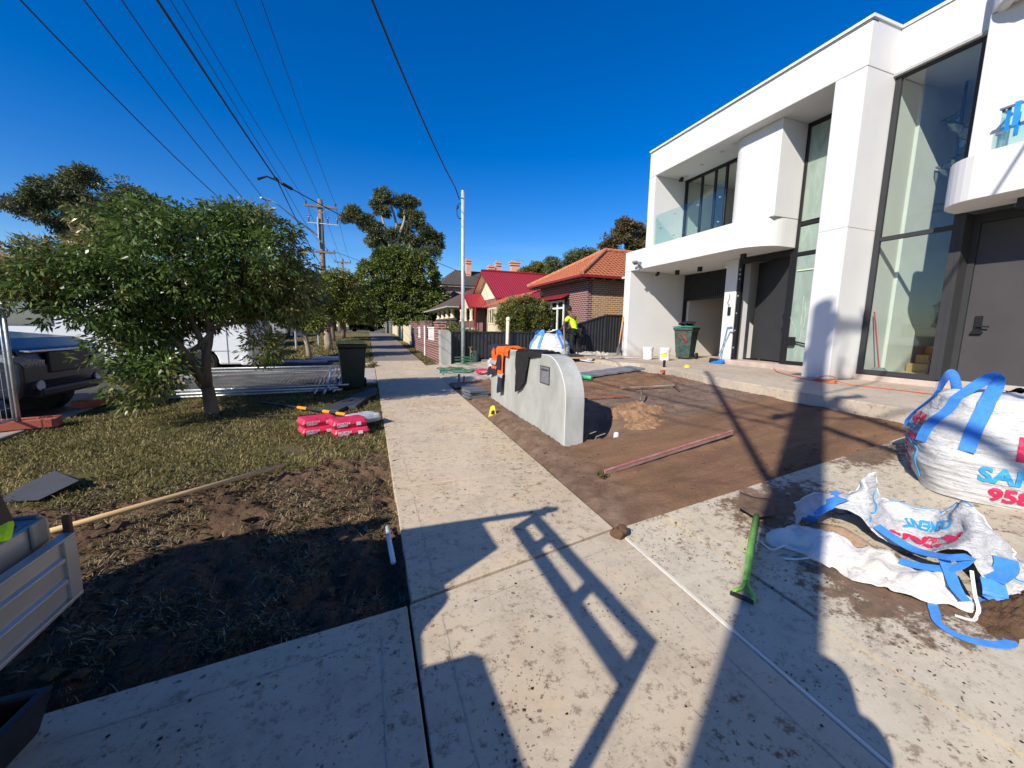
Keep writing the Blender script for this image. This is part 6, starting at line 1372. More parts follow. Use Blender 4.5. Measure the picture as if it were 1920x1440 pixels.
tree('shade_tree', 'dark low tree closing the view at the end of the street', (-4.8, 66, .7), [((-4.8, 66, 3), .4)], [(-4.8, 66, 5.0, 3.4, 3, 2.8), (-8.5, 68, 4.6, 3.2, 3, 3.0), (-1.6, 68, 4.0, 2.2, 2.5, 2.6), (1.0, 72, 3.4, 2.2, 2.0, 2.4)], 24000, 60, .6, .42, .1, lf_dark, bark, .5, 24, hollow=.7, twigs=10)
tree('gum_tree', 'brown-tinged eucalyptus behind the white house and tiled roof', (25.3, 36, .8), [((25.3, 36, 6), .35)], [(25.6, 36, 11.2, 1.7, 1.6, 1.2), (23.9, 36, 10.4, 1.3, 1.4, .9), (27.6, 36, 10.8, 1.6, 1.5, 1.3), (25.2, 36, 9.2, 2.2, 1.6, 1.0), (24.9, 36, 12.1, .7, .7, .5), (28.8, 36, 12.0, 1.2, 1.4, 1.0)], 26000, 60, .42, .26, .05, mat_leaf('brown_gum_leaves', (.06, .055, .022), (.16, .12, .05), (.18, .11, .05), .3, .5, .15), barkpale, .4, 25, droop=.1, hollow=.55)
tree('gum_tree', 'grey-green eucalyptus tops peeping above the orange roof ridge', (18.6, 38, .8), [((18.6, 38, 5), .3)], [(19.8, 38, 8.7, 1.3, 1.2, .7), (21.4, 38, 9.1, 1.3, 1.2, .7), (18.4, 38, 7.8, 1.0, 1.2, .7), (22.6, 38, 9.4, .9, 1, .6)], 12000, 50, .4, .25, .045, lf_gum, barkpale, .3, 26, droop=.1, hollow=.5)
tree('gum_tree', 'small round-topped gum between the chimney and the orange roof', (16.6, 40, .8), [((16.6, 40, 5), .25)], [(16.8, 40, 8.2, .8, .9, .6), (17.9, 40, 7.6, 1.2, 1.0, .6), (16.2, 40, 7.2, 1.2, 1.0, .5), (18.9, 40, 8.0, .8, .9, .5)], 10000, 50, .36, .24, .045, lf_young, barkpale, .3, 27, droop=.1, hollow=.5)
tree('clipped_tree', 'clipped dense evergreen behind the black fence with pale flower buds', (6.25, 15.8, .7), [((6.25, 15.8, 1.5), .07)], [(6.25, 15.8, 2.28, 1.15, .9, .68), (5.75, 15.8, 2.0, .75, .8, .55), (6.75, 15.8, 2.0, .78, .8, .6), (6.25, 15.8, 1.75, 1.05, .85, .5)], 24000, 30, .13, .075, .022, lf_hedge, bark, .08, 28, droop=.1, hollow=.75)
tree('conifer', 'narrow dark conifer tip above the leafy street tree at far left', (-21.05, 38.5, .6), [((-21.05, 38.5, 6.9), .05)], [(-21.05, 38.5, 6.9, .16, .16, .5), (-21.05, 38.5, 6.0, .35, .35, .6), (-21.05, 38.5, 4.8, .7, .7, .8)], 2500, 20, .14, .3, .03, lf_dark, bark, .15, 29)
for k, (x, y, s_, h) in enumerate([(-15, 30, 2.6, 2.3), (-19, 25, 2.4, 2.2), (-13.6, 40, 2.2, 2.2), (-13.0, 50, 2.4, 2.6)]):
    tree('hedge_bush', ['dark bushes across the road behind the white van', 'dark bushes across the road farthest left', 'dark bushes across the road beyond the van', 'dark bushes across the road near the far pole'][k], (x, y, .5), [((x, y, 1.2), .1)], [(x, y, h*.55, s_, s_*.8, h*.55), (x+1.5, y+2, h*.6, s_, s_, h*.6)], 6000, 40, .4, .26, .07, lf_dark, bark, .12, 40+k, cat='bush', twigs=4)
for k, (x, y) in enumerate([(3.2, 15.2), (3.5, 24), (2.9, 31)]):
    tree('garden_shrub', ['feathery shrub just behind the steel pole', 'rose bushes behind the brick garden wall', 'small conical shrub behind the brick garden wall'][k], (x, y, .6), [((x, y, 1.0), .03)], [(x, y, 1.35, .45, .4, .45), (x+.6, y, 1.2, .4, .4, .4)], 2600, 20, .16, .10, .02, lf_young, bark, .03, 50+k, cat='shrub', twigs=12)

# ------------------------------------------------------------------ power poles and wires
insul = M('insulator_brown', (.10, .07, .05), .35)
def power_pole(name, label, x, y, zb, zt, r=.15, lamp=False, detail=True, group='wooden power poles on the verge'):
    t = thing(name, label, 'power pole', (x, y, zb), group)
    MB().tube([(x, y, zb-.3), (x, y, (zb+zt)/2), (x, y, zt)], [r*1.15, r*1.0, r*.85], 14).build('post', polewood, t, smooth=True)
    MB().box(x-.9, x+1.0, y-.16-.06, y-.16+.06, zt-.55, zt-.42).build('crossarm', oldwood, t, bevel=.01)
    MB().box(x-.95, x+.8, y-.16-.05, y-.16+.05, zt-3.35, zt-3.24).build('crossarm', oldwood, t, bevel=.01)
    MB().tube([(x-.55, y-.16, zt-.5), (x, y-.12, zt-.95)], .02, 5).tube([(x+.55, y-.16, zt-.5), (x, y-.12, zt-.95)], .02, 5).build('brace', steel, t)
    mb = MB()
    for dx in (-.8, .12, .92): mb.lathe([(.02, 0), (.06, .03), (.04, .08), (.07, .11), (.04, .16), (.05, .2), (.01, .22)], (x+dx, y-.16, zt-.42), 10)
    for dx in (-.9, -.5, .3, .72): mb.lathe([(.02, 0), (.05, .03), (.03, .07), (.05, .1), (.01, .13)], (x+dx, y-.16, zt-3.24), 8)
    mb.build('insulator', insul, t)
    if detail:
        fz = zt-1.55
        s_ = MB().box(x-.75, x+1.05, y-.2, y-.14, fz, fz+.05).box(x-.2, x-.14, y-.25, y-.13, fz-.9, fz+.4).build('fuse_bracket', M('pale_steel_blue', (.45, .55, .62), .5), t)
        for dx in (-.68, .42, .98): MB().lathe([(.03, 0), (.06, .04), (.03, .1), (.06, .16), (.03, .22), (.05, .3), (.02, .42)], (x+dx, y-.17, fz+.06), 8).tube([(x+dx, y-.17, fz+.48), (x+dx+.1, y-.19, zt-.45)], .012, 4).tube([(x+dx-.12, y-.2, fz+.42), (x+dx+.14, y-.2, fz+.45)], .02, 5).build('fuse', insul, s_)
    if lamp:
        l_ = MB().tube([(x-.02, y, zt-2.35), (x-1.2, y-.8, zt-1.65), (x-2.1, y-1.4, zt-.98), (x-2.4, y-1.65, zt-.86)], [.07, .055, .035, .03], 8).build('lamp_arm', steel, t, smooth=True)
        MB().obox((x-2.68, y-1.85, zt-.84), (.55, .2, .1), (0, 4, 36)).build('lamp_head', M('lamp_grey', (.6, .62, .64), .4), l_, bevel=.03)
    return t
power_pole('power_pole', 'wooden power pole with two crossarms and a long street lamp arm', -2.6, 29.5, .8, 9.6, .17, True)
power_pole('power_pole', 'farther thin wooden power pole beyond the first one', -2.6, 54, .85, 9.7, .15, False, False)
power_pole('power_pole', 'wooden power pole standing behind the photographer', -2.6, -1.6, -.1, 10.45, .19, False, True)
def wire(label, a, b, sag, r=.011, n=28, name='power_line', grp='overhead wires above the verge'):
    a, b = Vector(a), Vector(b); pts = [a.lerp(b, i/n)-Vector((0, 0, sag*4*(i/n)*(1-i/n))) for i in range(n+1)]
    return tag(MB().tube(pts, r, 5).build(name, blackpl, smooth=True), label, 'wire', grp)
wire('lowest overhead wire at the left, running from the top left corner', (-3.75, -1.6, 6.6), (-3.36, 29.4, 6.45), 1.65, .010)
wire('second overhead wire from the left', (-2.95, -1.6, 6.6), (-3.0, 29.4, 6.45), 1.65, .009)
wire('third overhead wire from the left, close to the second', (-2.68, -1.6, 6.6), (-2.3, 29.4, 6.45), 1.6, .008)
wire('high overhead wire ending at the left tip of the upper crossarm', (-4.2, -1.7, 9.75), (-3.4, 29.34, 9.35), .45, .011)
wire('high overhead wire ending beside the top of the near power pole', (-2.85, -1.7, 9.75), (-2.48, 29.34, 9.35), .45, .011)
wire('high overhead wire ending at the right tip of the upper crossarm', (-2.42, -1.7, 9.75), (-1.68, 29.34, 9.35), .45, .011)
jn = (-2.7, 16.2, 6.42)
wire('thick bundled cable running to the black wire junction', (-2.78, -1.6, 6.35), jn, .12, .022)
wire('thin cable running beside the bundled cable to the junction', (-2.72, -1.6, 6.55), (-2.62, 16.2, 6.5), .05, .008)
wire('bundled cable from the wire junction to the near pole', jn, (-2.65, 29.3, 5.4), .15, .018)
wire('thin cable from the junction to the lower crossarm', (-2.62, 16.2, 6.5), (-2.1, 29.3, 6.4), .4, .008)
wire('service cable crossing from the junction over the trees to the right', jn, (9.0, 33.0, 5.7), .3, .018)
wire('service cable running from overhead to the top of the steel pole', (-2.6, -1.6, 6.75), (2.68, 12.8, 5.86), .55, .017)
tag(MB().tube([(-2.72, 15.9, 6.42), (-2.7, 16.2, 6.45)], .055, 8).tube([(-2.6, 16.3, 6.4), (-2.35, 16.65, 6.35)], .055, 8).tube([(-2.75, 16.2, 6.45), (-3.0, 16.1, 6.5), (-3.25, 16.0, 6.35)], [.03, .025, .045], 8).build('cable_junction', blackpl), 'black three-way cable junction hanging in the overhead wires', 'cable junction')
for k, dx in enumerate((-3.4, -2.48, -1.68)): wire(['left', 'middle', 'right'][k]+' high wire between the two distant power poles', (dx, 29.34, 9.35), (dx, 53.8, 9.4), .5, .012)
for k, dx in enumerate((-3.4, -1.9)): wire(['left', 'right'][k]+' low wire between the two distant power poles', (dx, 29.34, 6.4), (dx, 53.8, 6.5), .5, .011)
wire('low service cable crossing from the near pole towards the right', (-1.9, 29.34, 6.4), (10, 39, 5.2), .3, .014)
# arms added to the unseen pole to throw thin shadow lines, with service cables
st_ = bpy.data.objects['power_pole.002'] if 'power_pole.002' in bpy.data.objects else None
if st_:
    for a_, b_, r__ in (((-2.6, -1.5, 4.7), (-2.6, .66, 8.2), .045), ((-2.6, -1.6, 7.4), (-2.6, -3.6, 6.5), .05), ((-2.6, -1.6, 6.6), (-2.6, -3.4, 5.9), .05)):
        MB().tube([a_, b_], r__, 8).build('shadow_arm', polewood, st_)
wire('service cable behind the photographer, to the white house roof', (-2.6, -1.6, 7.2), (8.4, 2.0, 6.95), .3, .02)
wire('service cable behind the photographer, across the driveway', (-2.6, -1.6, 6.7), (9, -6, 6.2), .4, .02)

# ------------------------------------------------------------------ vehicles
def wheel(t, x, y, z, r, w_, axis='Y', rim=None):
    Mx = Matrix.Translation((x, y, z))@(Matrix.Rotation(R(90), 4, 'X') if axis == 'Y' else Matrix.Rotation(R(90), 4, 'Y'))
    o = MB().lathe([(r*.62, -w_/2), (r*.93, -w_/2), (r, -w_*.38), (r*1.01, 0), (r, w_*.38), (r*.93, w_/2), (r*.62, w_/2)], (0, 0, 0), 32).xf(Mx).build('wheel', rubber, t)
    mb = MB()
    for i in range(6):
        a = i*math.pi/3; mb.xf(Matrix.Identity(4)); q = MB().box(-.035, .035, .03, r*.6, -w_*.30, w_*.46).box(-.03, .03, .03, r*.6, -w_*.46, -w_*.30); q.xf(Matrix.Rotation(a, 4, 'Z')); mb.add(q.v, q.f)
    mb.lathe([(.06, -w_*.47), (.07, w_*.47)], (0, 0, 0), 12).lathe([(r*.56, -w_*.45), (r*.64, -w_*.5), (r*.64, w_*.5), (r*.56, w_*.45)], (0, 0, 0), 28)
    mb.xf(Mx).build('rim', rim or M('alloy', (.45, .42, .38), .4, .1, metal=.5), o); return o
def archpoly(x0, x1, zlow, arches, top, r):
    pts = [(x0, zlow)]
    for cx, cz in arches:
        a0 = math.degrees(math.asin(max(-1, min(1, (zlow-cz)/r))))
        pts += [(cx-r*math.cos(R(a)), cz+r*math.sin(R(a))) for a in [a0+(180-2*a0)*k/12 for k in range(13)]]
    return pts+[(x1, zlow)]+top
# dark pickup, nose towards the verge (+X)
zc_ = .06
pu = thing('pickup_truck', 'dark blue pickup parked nose-in at the kerb behind the leafy tree', 'pickup', (-6.5, 8.1, zc_))
X0 = -9.6; X1 = -4.42
side = archpoly(X0, X1-.05, zc_+.42, [(-8.6, zc_+.40), (-5.25, zc_+.40)], [(X1, zc_+.62), (X1, zc_+.80), (X1-.06, zc_+1.02), (X1-.35, zc_+1.15), (X1-1.35, zc_+1.24), (-7.2, zc_+1.26), (X0, zc_+1.22)], .47)
MB().prism(side, 'y', 7.18, 9.02).build('body', navy_car, pu, bevel=.05, segs=3)
MB().add([(-6.0, 7.26, zc_+1.22), (-7.75, 7.26, zc_+1.22), (-7.75, 8.94, zc_+1.22), (-6.0, 8.94, zc_+1.22), (-6.75, 7.38, zc_+1.76), (-7.6, 7.38, zc_+1.76), (-7.6, 8.82, zc_+1.76), (-6.75, 8.82, zc_+1.76)], [(0, 3, 2, 1), (4, 5, 6, 7), (0, 1, 5, 4), (1, 2, 6, 5), (2, 3, 7, 6), (3, 0, 4, 7)]).build('cabin', navy_car, pu, bevel=.04)
MB().add([(-6.05, 7.36, zc_+1.25), (-6.05, 8.84, zc_+1.25), (-6.70, 8.76, zc_+1.70), (-6.70, 7.44, zc_+1.70)], [(0, 1, 2, 3)]).xf(Matrix.Translation((.035, 0, .02))).build('windscreen', M('dark_glass', (.10, .13, .15), .05, .1, 2, 0, spec=1), pu, solid=.01)
MB().add([(-6.25, 7.25, zc_+1.27), (-7.65, 7.25, zc_+1.27), (-7.52, 7.345, zc_+1.66), (-6.78, 7.345, zc_+1.66)], [(0, 1, 2, 3)]).xf(Matrix.Translation((0, -.012, 0))).build('side_window', M('dark_glass', ()), pu, solid=.008)
for yy, sg in ((7.18, 1), (9.02, -1)):
    MB().add([(X1-.36, yy-.008*sg, zc_+.96), (X1-.34, yy-.008*sg, zc_+1.0), (X1-.04, yy-.004*sg, zc_+.95), (X1+.014, yy+.06*sg, zc_+.92), (X1+.014, yy+.40*sg, zc_+.88), (X1+.014, yy+.38*sg, zc_+.82), (X1+.014, yy+.08*sg, zc_+.80), (X1-.08, yy-.006*sg, zc_+.85)], [(0, 1, 2, 7), (7, 2, 3, 6), (6, 3, 4, 5)]).build('headlight', M('headlight_glass', (.12, .14, .17), .08, .6, 30, 0, spec=1, col2=(.35, .38, .42)), pu, solid=.012)
    MB().lathe([(.02, 0), (.062, .0), (.066, .02)], (0, 0, 0), 16).xf(Matrix.Translation((X1-.01, yy+.30*sg, zc_+.56))@Matrix.Rotation(R(90), 4, 'Y')).build('fog_light', lampglass, pu)
MB().box(X1-.02, X1+.02, 7.66, 8.54, zc_+.70, zc_+.98).build('grille', blackpl, pu, bevel=.02)
MB().box(X1-.06, X1+.035, 7.3, 8.9, zc_+.985, zc_+1.01).build('chrome_strip', chrome, pu, bevel=.005)
MB().box(X1-.10, X1+.03, 7.45, 8.75, zc_+.40, zc_+.52).build('lower_bumper', blackpl, pu, bevel=.03)
for wx in (-8.6, -5.25):
    for wy in (7.30, 8.90): wheel(pu, wx, wy, zc_+.40, .41, .26)
pu.location = (-6.68, 8.22, zc_); pu.scale = (1.09, 1.03, 1.12)
# white van on the crossover
vz = .30
vn = thing('white_van', 'white van parked across the verge behind the leafy street tree', 'van', (-5.4, 12.9, vz))
vp = white_p; vx0, vx1 = -8.2, -2.87
side = archpoly(vx0, vx1, vz+.28, [(-7.2, vz+.33), (-3.95, vz+.33)], [(vx1, vz+.9), (vx1-.10, vz+2.05), (vx1-.22, vz+2.18), (vx0+1.5, vz+2.2), (vx0+.35, vz+1.25), (vx0, vz+1.0)], .40)
MB().prism(side, 'y', 11.95, 13.85).build('body', M('van_white', (.74, .77, .78), .3, .04, 2, 0, spec=.6, Coat_Weight=.5), vn, bevel=.05, segs=3)
MB().box(vx1-.2, vx1+.06, 11.93, 13.87, vz+.26, vz+.50).build('rear_bumper', M('bumper_grey_white', (.62, .63, .63), .5), vn, bevel=.03)
MB().box(-3.35, -3.335, 11.94, 11.951, vz+.3, vz+2.0).box(-4.6, -4.59, 11.94, 11.951, vz+.5, vz+2.0).box(-4.6, -3.3, 11.94, 11.951, vz+.62, vz+.63).build('panel_gap', M('gap_grey', (.25, .26, .26), .8), vn)
MB().box(vx1-.02, vx1+.01, 12.0, 12.14, vz+.75, vz+1.3).build('tail_light', M('tail_red', (.35, .01, .01), .3), vn, bevel=.01)
MB().box(vx1+.05, vx1+.07, 12.2, 12.6, vz+.32, vz+.44).build('number_plate', M('plate', (.55, .55, .5), .5), vn)
MB().box(-7.5, -6.6, 11.935, 11.952, vz+1.2, vz+1.85).build('side_window', M('dark_glass', ()), vn)
for wx in (-7.2, -3.95):
    for wy in (12.06, 13.74): wheel(vn, wx, wy, vz+.33, .33, .22)
# dark SUV and distant white car
def simple_car(name, label, x, y, z, paint, L_=4.6, W_=1.85, H_=1.7, axis='y'):
    t = thing(name, label, 'car', (x, y, z)); r_ = .34
    top = [(L_/2, .75), (L_/2-.25, 1.0), (L_/2-1.1, 1.08), (-L_/2+.1, 1.12), (-L_/2, .9)]
    side = archpoly(-L_/2, L_/2, .3, [(-L_/2+.85, .34), (L_/2-.9, .34)], top, .40)
    Mx = Matrix.Translation((x, y, z))@(Matrix.Rotation(R(-90), 4, 'Z') if axis == 'y' else Matrix.Identity(4))
    MB().prism(side, 'y', -W_/2, W_/2).xf(Mx).build('body', paint, t, bevel=.06, segs=2)
    MB().add([(L_/2-1.15, -W_/2+.05, 1.06), (-L_/2+.08, -W_/2+.05, 1.08), (-L_/2+.08, W_/2-.05, 1.08), (L_/2-1.15, W_/2-.05, 1.06), (L_/2-1.9, -W_/2+.22, H_-.06), (-L_/2+.45, -W_/2+.22, H_-.06), (-L_/2+.45, W_/2-.22, H_-.06), (L_/2-1.9, W_/2-.22, H_-.06)], [(0, 3, 2, 1), (4, 5, 6, 7), (0, 1, 5, 4), (1, 2, 6, 5), (2, 3, 7, 6), (3, 0, 4, 7)]).xf(Mx).build('windows', M('dark_glass', ()), t, bevel=.05)
    MB().box(-L_/2+.4, L_/2-1.85, -W_/2+.2, W_/2-.2, H_-.06, H_).xf(Mx).build('roof', paint, t, bevel=.03)
    for s_ in (-1, 1): MB().box(-L_/2-.01, -L_/2+.05, s_*(W_/2-.22)-.16, s_*(W_/2-.22)+.16, .78, .95).xf(Mx).build('tail_light', M('tail_red', ()), t); MB().box(L_/2-.06, L_/2+.01, s_*(W_/2-.28)-.18, s_*(W_/2-.28)+.18, .68, .84).xf(Mx).build('headlight', lampglass, t)
    for a in (-L_/2+.85, L_/2-.9):
        for s_ in (-1, 1):
            p = Mx@Vector((a, s_*(W_/2-.1), .34)); wheel(t, p.x, p.y, p.z, .34, .2, 'X' if axis == 'y' else 'Y')
    return t
simple_car('parked_suv', 'black four-wheel drive parked under the street trees', -5.6, 21.5, S*21.5-.12, M('black_car_paint', (.012, .012, .014), .2, .1, 2, 0, Coat_Weight=.8), 4.8, 1.95, 1.85)
simple_car('parked_car', 'silver car parked farther along the road', -5.7, 31, S*31-.12, M('silver_paint', (.4, .41, .42), .3, .05, 2, 0, metal=.4), 4.5, 1.8, 1.5)
simple_car('parked_car', 'distant white car at the dark end of the street', -.6, 72, .62, M('white_car_paint', (.8, .8, .8), .3, .05, 2, 0), 4.5, 1.85, 1.5, 'x')
simple_car('parked_car', 'red car glimpsed between the van and the slim street tree', -5.0, 16.6, S*16-.10, M('red_car_paint', (.30, .02, .03), .3, .1, 2, 0), 4.0, 1.75, 1.45)

# ute at the left, with tray, dropped side, ladder rack and load: throws the big shadow
ut = thing('flatbed_ute', 'tray-back work ute at the left edge, silver ribbed drop side hanging open', 'ute', (-2.0, 0, .05))
MB().box(-2.92, -1.19, -1.2, 1.93, .80, .865).box(-2.92, -1.19, 1.931, 1.95, .76, .875).build('tray_floor', M('dusty_blue_grey_steel', (.14, .18, .23), .5, .2, 5, .2), ut, bevel=.006)
MB().box(-1.189, -1.165, -1.2, 1.945, .76, .862).build('tray_rail', alu, ut, bevel=.006)
MB().box(-1.164, -1.150, 1.84, 1.91, .78, .875).build('hinge_plate', M('worn_bracket', (.32, .30, .25), .5, .3), ut, bevel=.006)
dsd = MB().box(-1.115, -1.10, -1.2, 1.93, .555, .79).build('drop_side', alu, ut, bevel=.003)
MB().box(-1.125, -1.085, -1.2, 1.93, .787, .797).box(-1.125, -1.085, -1.2, 1.93, .540, .555).box(-1.101, -1.087, 1.87, 1.932, .555, .787).build('side_edge', alu, dsd, bevel=.003)
for z in (.63, .715): MB().prism([(-1.101, z-.016), (-1.087, z-.007), (-1.087, z+.007), (-1.101, z+.016)], 'y', -1.2, 1.865).build('rib', alu, dsd, bevel=.002)
MB().box(-1.125, -1.10, 1.932, 1.95, .60, .86).build('latch', M('rust', ()), ut, bevel=.004)
MB().tube([(-1.235, 1.84, .86), (-1.30, 1.78, 1.35)], .04, 4).build('rack_post', black_m, ut)
rk = MB().prism([(-.08, 1.875), (1.36, 1.875), (1.36, 1.92), (-.08, 1.92)], 'x', -1.13, -1.07).prism([(-.08, 1.69), (1.36, 1.73), (1.36, 1.775), (-.08, 1.745)], 'x', -1.13, -1.07)
for y in (-.05, .46, 1.03, 1.33): rk.box(-1.13, -1.07, y-.03, y+.03, 1.73, 1.90)
rk.tube([(-1.0, 1.33, 2.0), (-2.95, 1.33, 2.0)], .034, 8).tube([(-1.10, -.06, 1.74), (-1.10, -.06, .9)], .032, 8).tube([(-1.10, 1.30, 1.95), (-1.10, 1.36, 2.04)], .03, 8).tube([(-2.9, -1.2, 1.92), (-2.9, 1.36, 1.97)], .032, 8).tube([(-2.9, 1.33, .93), (-2.9, 1.33, 2.0)], .03, 8).tube([(-2.9, -1.15, .93), (-2.9, -1.15, 1.95)], .03, 8)
rk.build('ladder_rack', black_m, ut)
MB().box(-2.85, -1.12, -4.6, -1.35, .62, 1.15).box(-2.75, -1.22, -3.0, -1.45, 1.151, 1.75).build('cab', M('white_cab_paint', (.7, .7, .7), .3), ut, bevel=.08)
MB().box(-2.5, -1.5, -4.4, 1.8, .45, .75).build('chassis', black_m, ut)
for wx in (-2.75, -1.3):
    for wy in (-3.9, .15): wheel(ut, wx, wy, .42, .36, .24, 'X')
tag(MB().box(-2.88, -1.62, .92, 1.36, .87, 1.985).build('tall_shadow_load', M('load_grey', (.25, .26, .27), .5, .1), bevel=.02), 'tall grey load block on the ute tray, added for its shadow, out of frame', 'load block')  # added block that fills out the ute shadow under the crossbar
tag(MB().box(-2.88, -1.20, -1.1, .62, .87, 1.38).build('long_shadow_load', M('canvas', (.2, .19, .15), .9, .2), bevel=.06), 'long low load block on the ute tray, shaped for its shadow, out of frame', 'load')  # unseen load block, sized to the right edge of the ute shadow
tag(MB().prism([(.64, .87), (1.34, .87), (1.34, 1.33), (1.04, 1.33), (.97, 1.18), (.64, 1.15)], 'x', -1.60, -1.20).build('gap_shadow_load', M('canvas', ()), bevel=.05), 'stepped load block on the ute tray, added to close a gap in the shadow, out of frame', 'tarpaulin')  # added to close a lit gap in the load's shadow
tag(MB().prism([(-2.88, .87), (-1.25, .87), (-1.3, 1.15), (-1.75, 1.42), (-2.88, 1.75)], 'y', 1.31, 1.68).build('sloped_shadow_load', M('canvas', ()), bevel=.05), 'sloping load block on the ute tray, shaped for its shadow, out of frame', 'load')  # unseen load, sloped to give the shadow its slanting edge
tag(MB().prism([(.8, .80), (1.93, .80), (1.93, 1.40), (1.72, 1.78), (1.36, 2.0), (.8, 2.0)], 'x', -3.05, -2.93).build('side_shadow_sheet', oldwood), 'unseen sheet at the far side of the ute tray, outline cut for its shadow', 'sheet')  # unseen sheet, outline cut to the shadow edge on the verge
tag(MB().prism([(-3.6, .9), (-2.2, .9), (-2.2, 1.9), (-3.6, 1.9)], 'y', 1.70, 1.74).build('board_sheet', oldwood), 'board standing across the back of the ute tray, out of frame', 'sheet')  # unseen sheet, only its shadow reaches the verge
tag(MB().obox((-1.225, 1.80, .885), (.09, .13, .035), (10, 20, 30)).build('lime_cloth', lime, bevel=.02), 'lime green cloth on the corner of the ute tray', 'cloth')
tb_ = thing('black_tub', 'black open plastic tub on the driveway at the bottom left corner', 'tub', (-1.6, 1.55, .05))
mb = MB(); o4 = [(-2.0, 1.15), (-1.24, 1.25), (-1.18, 1.88), (-1.98, 1.86)]; i4 = [(-1.96, 1.19), (-1.28, 1.29), (-1.22, 1.84), (-1.94, 1.82)]
mb.add([(x, y, .05) for x, y in i4]+[(x, y, .21) for x, y in o4]+[(x, y, .21) for x, y in i4]+[(x*.98-.03, y*.98+.03, .08) for x, y in i4], [(0, 3, 2, 1)]+[(k, (k+1) % 4, 4+(k+1) % 4, 4+k) for k in range(4)]+[(4+k, 4+(k+1) % 4, 8+(k+1) % 4, 8+k) for k in range(4)]+[(8+k, 8+(k+1) % 4, 12+(k+1) % 4, 12+k) for k in range(4)]+[(12, 13, 14, 15)])
mb.build('shell', blackpl, tb_, bevel=.008)
# the photographer: only the shadow reaches the frame
ph = thing('person', 'photographer standing behind the camera, present only as a shadow at the bottom right', 'person', (-.12, -.30, 0))
PJ = [(0, 0, .95), (0, 0, 1.15), (0, 0, 1.36), (0, .02, 1.50), (0, .04, 1.60), (0, .04, 1.72), (-.1, 0, .5), (-.12, 0, .06), (.1, 0, .5), (.12, 0, .06), (-.22, .02, 1.38), (-.30, .10, 1.16), (-.10, .22, 1.44), (.22, .02, 1.38), (.36, .06, 1.18), (.16, .2, 1.46)]
skin('body', PJ, [(0, 1), (1, 2), (2, 3), (3, 4), (4, 5), (0, 6), (6, 7), (0, 8), (8, 9), (2, 10), (10, 11), (11, 12), (2, 13), (13, 14), (14, 15)], [(.17, .12), (.17, .12), (.2, .13), .13, .12, .09, .08, .05, .08, .05, .07, .05, .035, .07, .05, .035], M('jacket_blue', (.05, .06, .1), .9), ph)

# ------------------------------------------------------------------ objects on the left verge
wheelie('wheelie_bin', 'black-green wheelie bin with yellow lid standing at the edge of the crossover', (-.33, 9.22, G(-.3, 9.2)-.0), R(6), M('black_green_plastic', (.014, .024, .020), .42, .3, 6, .2, 50), M('yellow_lid', (.90, .52, .02), .5, .3, 7, .2, col2=(.95, .62, .05)))
mw = thing('fence_panels', 'stack of temporary steel mesh fence panels lying on the verge by the tree', 'fence panels', (-2.1, 10.0, .3))
bpy.data.objects.remove(mw)
fp = None
for k, (x, y, z, rz) in enumerate([(-2.45, 10.1, .30, 2), (-2.32, 10.25, .345, -1.5), (-2.5, 10.0, .39, 3.5), (-2.25, 10.2, .435, 1)]):
    lab = ['lowest temporary fence panel of the stack lying on the crossover', 'second temporary fence panel from the bottom of the stack', 'third temporary fence panel from the bottom of the stack', 'topmost temporary fence panel of the stack beside the yellow-lidded bin'][k]
    if fp is None:
        fp = thing('temporary_barrier', lab, 'fence panel', (0, 0, 0), 'temporary fence panels stacked flat'); ORG[fp.name] = Vector((0, 0, 0))
        W2, H2 = 1.5, 1.35
        MB().tube([(-W2, -H2, 0), (W2+.18, -H2, 0)], .02, 8).tube([(-W2, H2, 0), (W2+.1, H2, 0)], .02, 8).tube([(-W2, -H2, 0), (-W2, H2, 0)], .02, 8).tube([(W2, -H2-.12, .03), (W2, H2+.12, .03)], .02, 8).build('frame', steel, fp, smooth=True)
        mb = MB()
        for i in range(1, 40): x_ = -W2+2*W2*i/40; mb.add([(x_-.004, -H2, .004), (x_+.004, -H2, .004), (x_+.004, H2, .004), (x_-.004, H2, .004)], [(0, 1, 2, 3)])
        for i in range(1, 18): y_ = -H2+2*H2*i/18; mb.add([(-W2, y_-.003, -.002), (-W2, y_+.003, -.002), (W2, y_+.003, -.002), (W2, y_-.003, -.002), (-W2, y_, .005), (W2, y_, .005)], [(0, 1, 2, 3), (0, 4, 5, 3), (1, 4, 5, 2)])
        mb.build('mesh', M('dull_wire', (.07, .075, .08), .6, .4, 3, 0), fp); c = fp
    else: c = copy_tree(fp, label=lab)
    c.location = (x+.15, y, z+.02); c.rotation_euler = (R(1.6+.5*k), R(random.uniform(-.8, .8)), R(rz))
# stray tubes
for k, (x, y) in enumerate(((-.95, 9.0), (-.78, 8.95), (-.62, 9.15))):
    tag(MB().tube([(x-.05, y-.55, .30), (x+.02, y+2.2, .50)], .02, 8).build('steel_tube', steel, smooth=True), ['left', 'middle', 'right'][k]+' of three loose steel tubes lying across the fence panel ends', 'tube', 'loose steel tubes beside the fence panels')
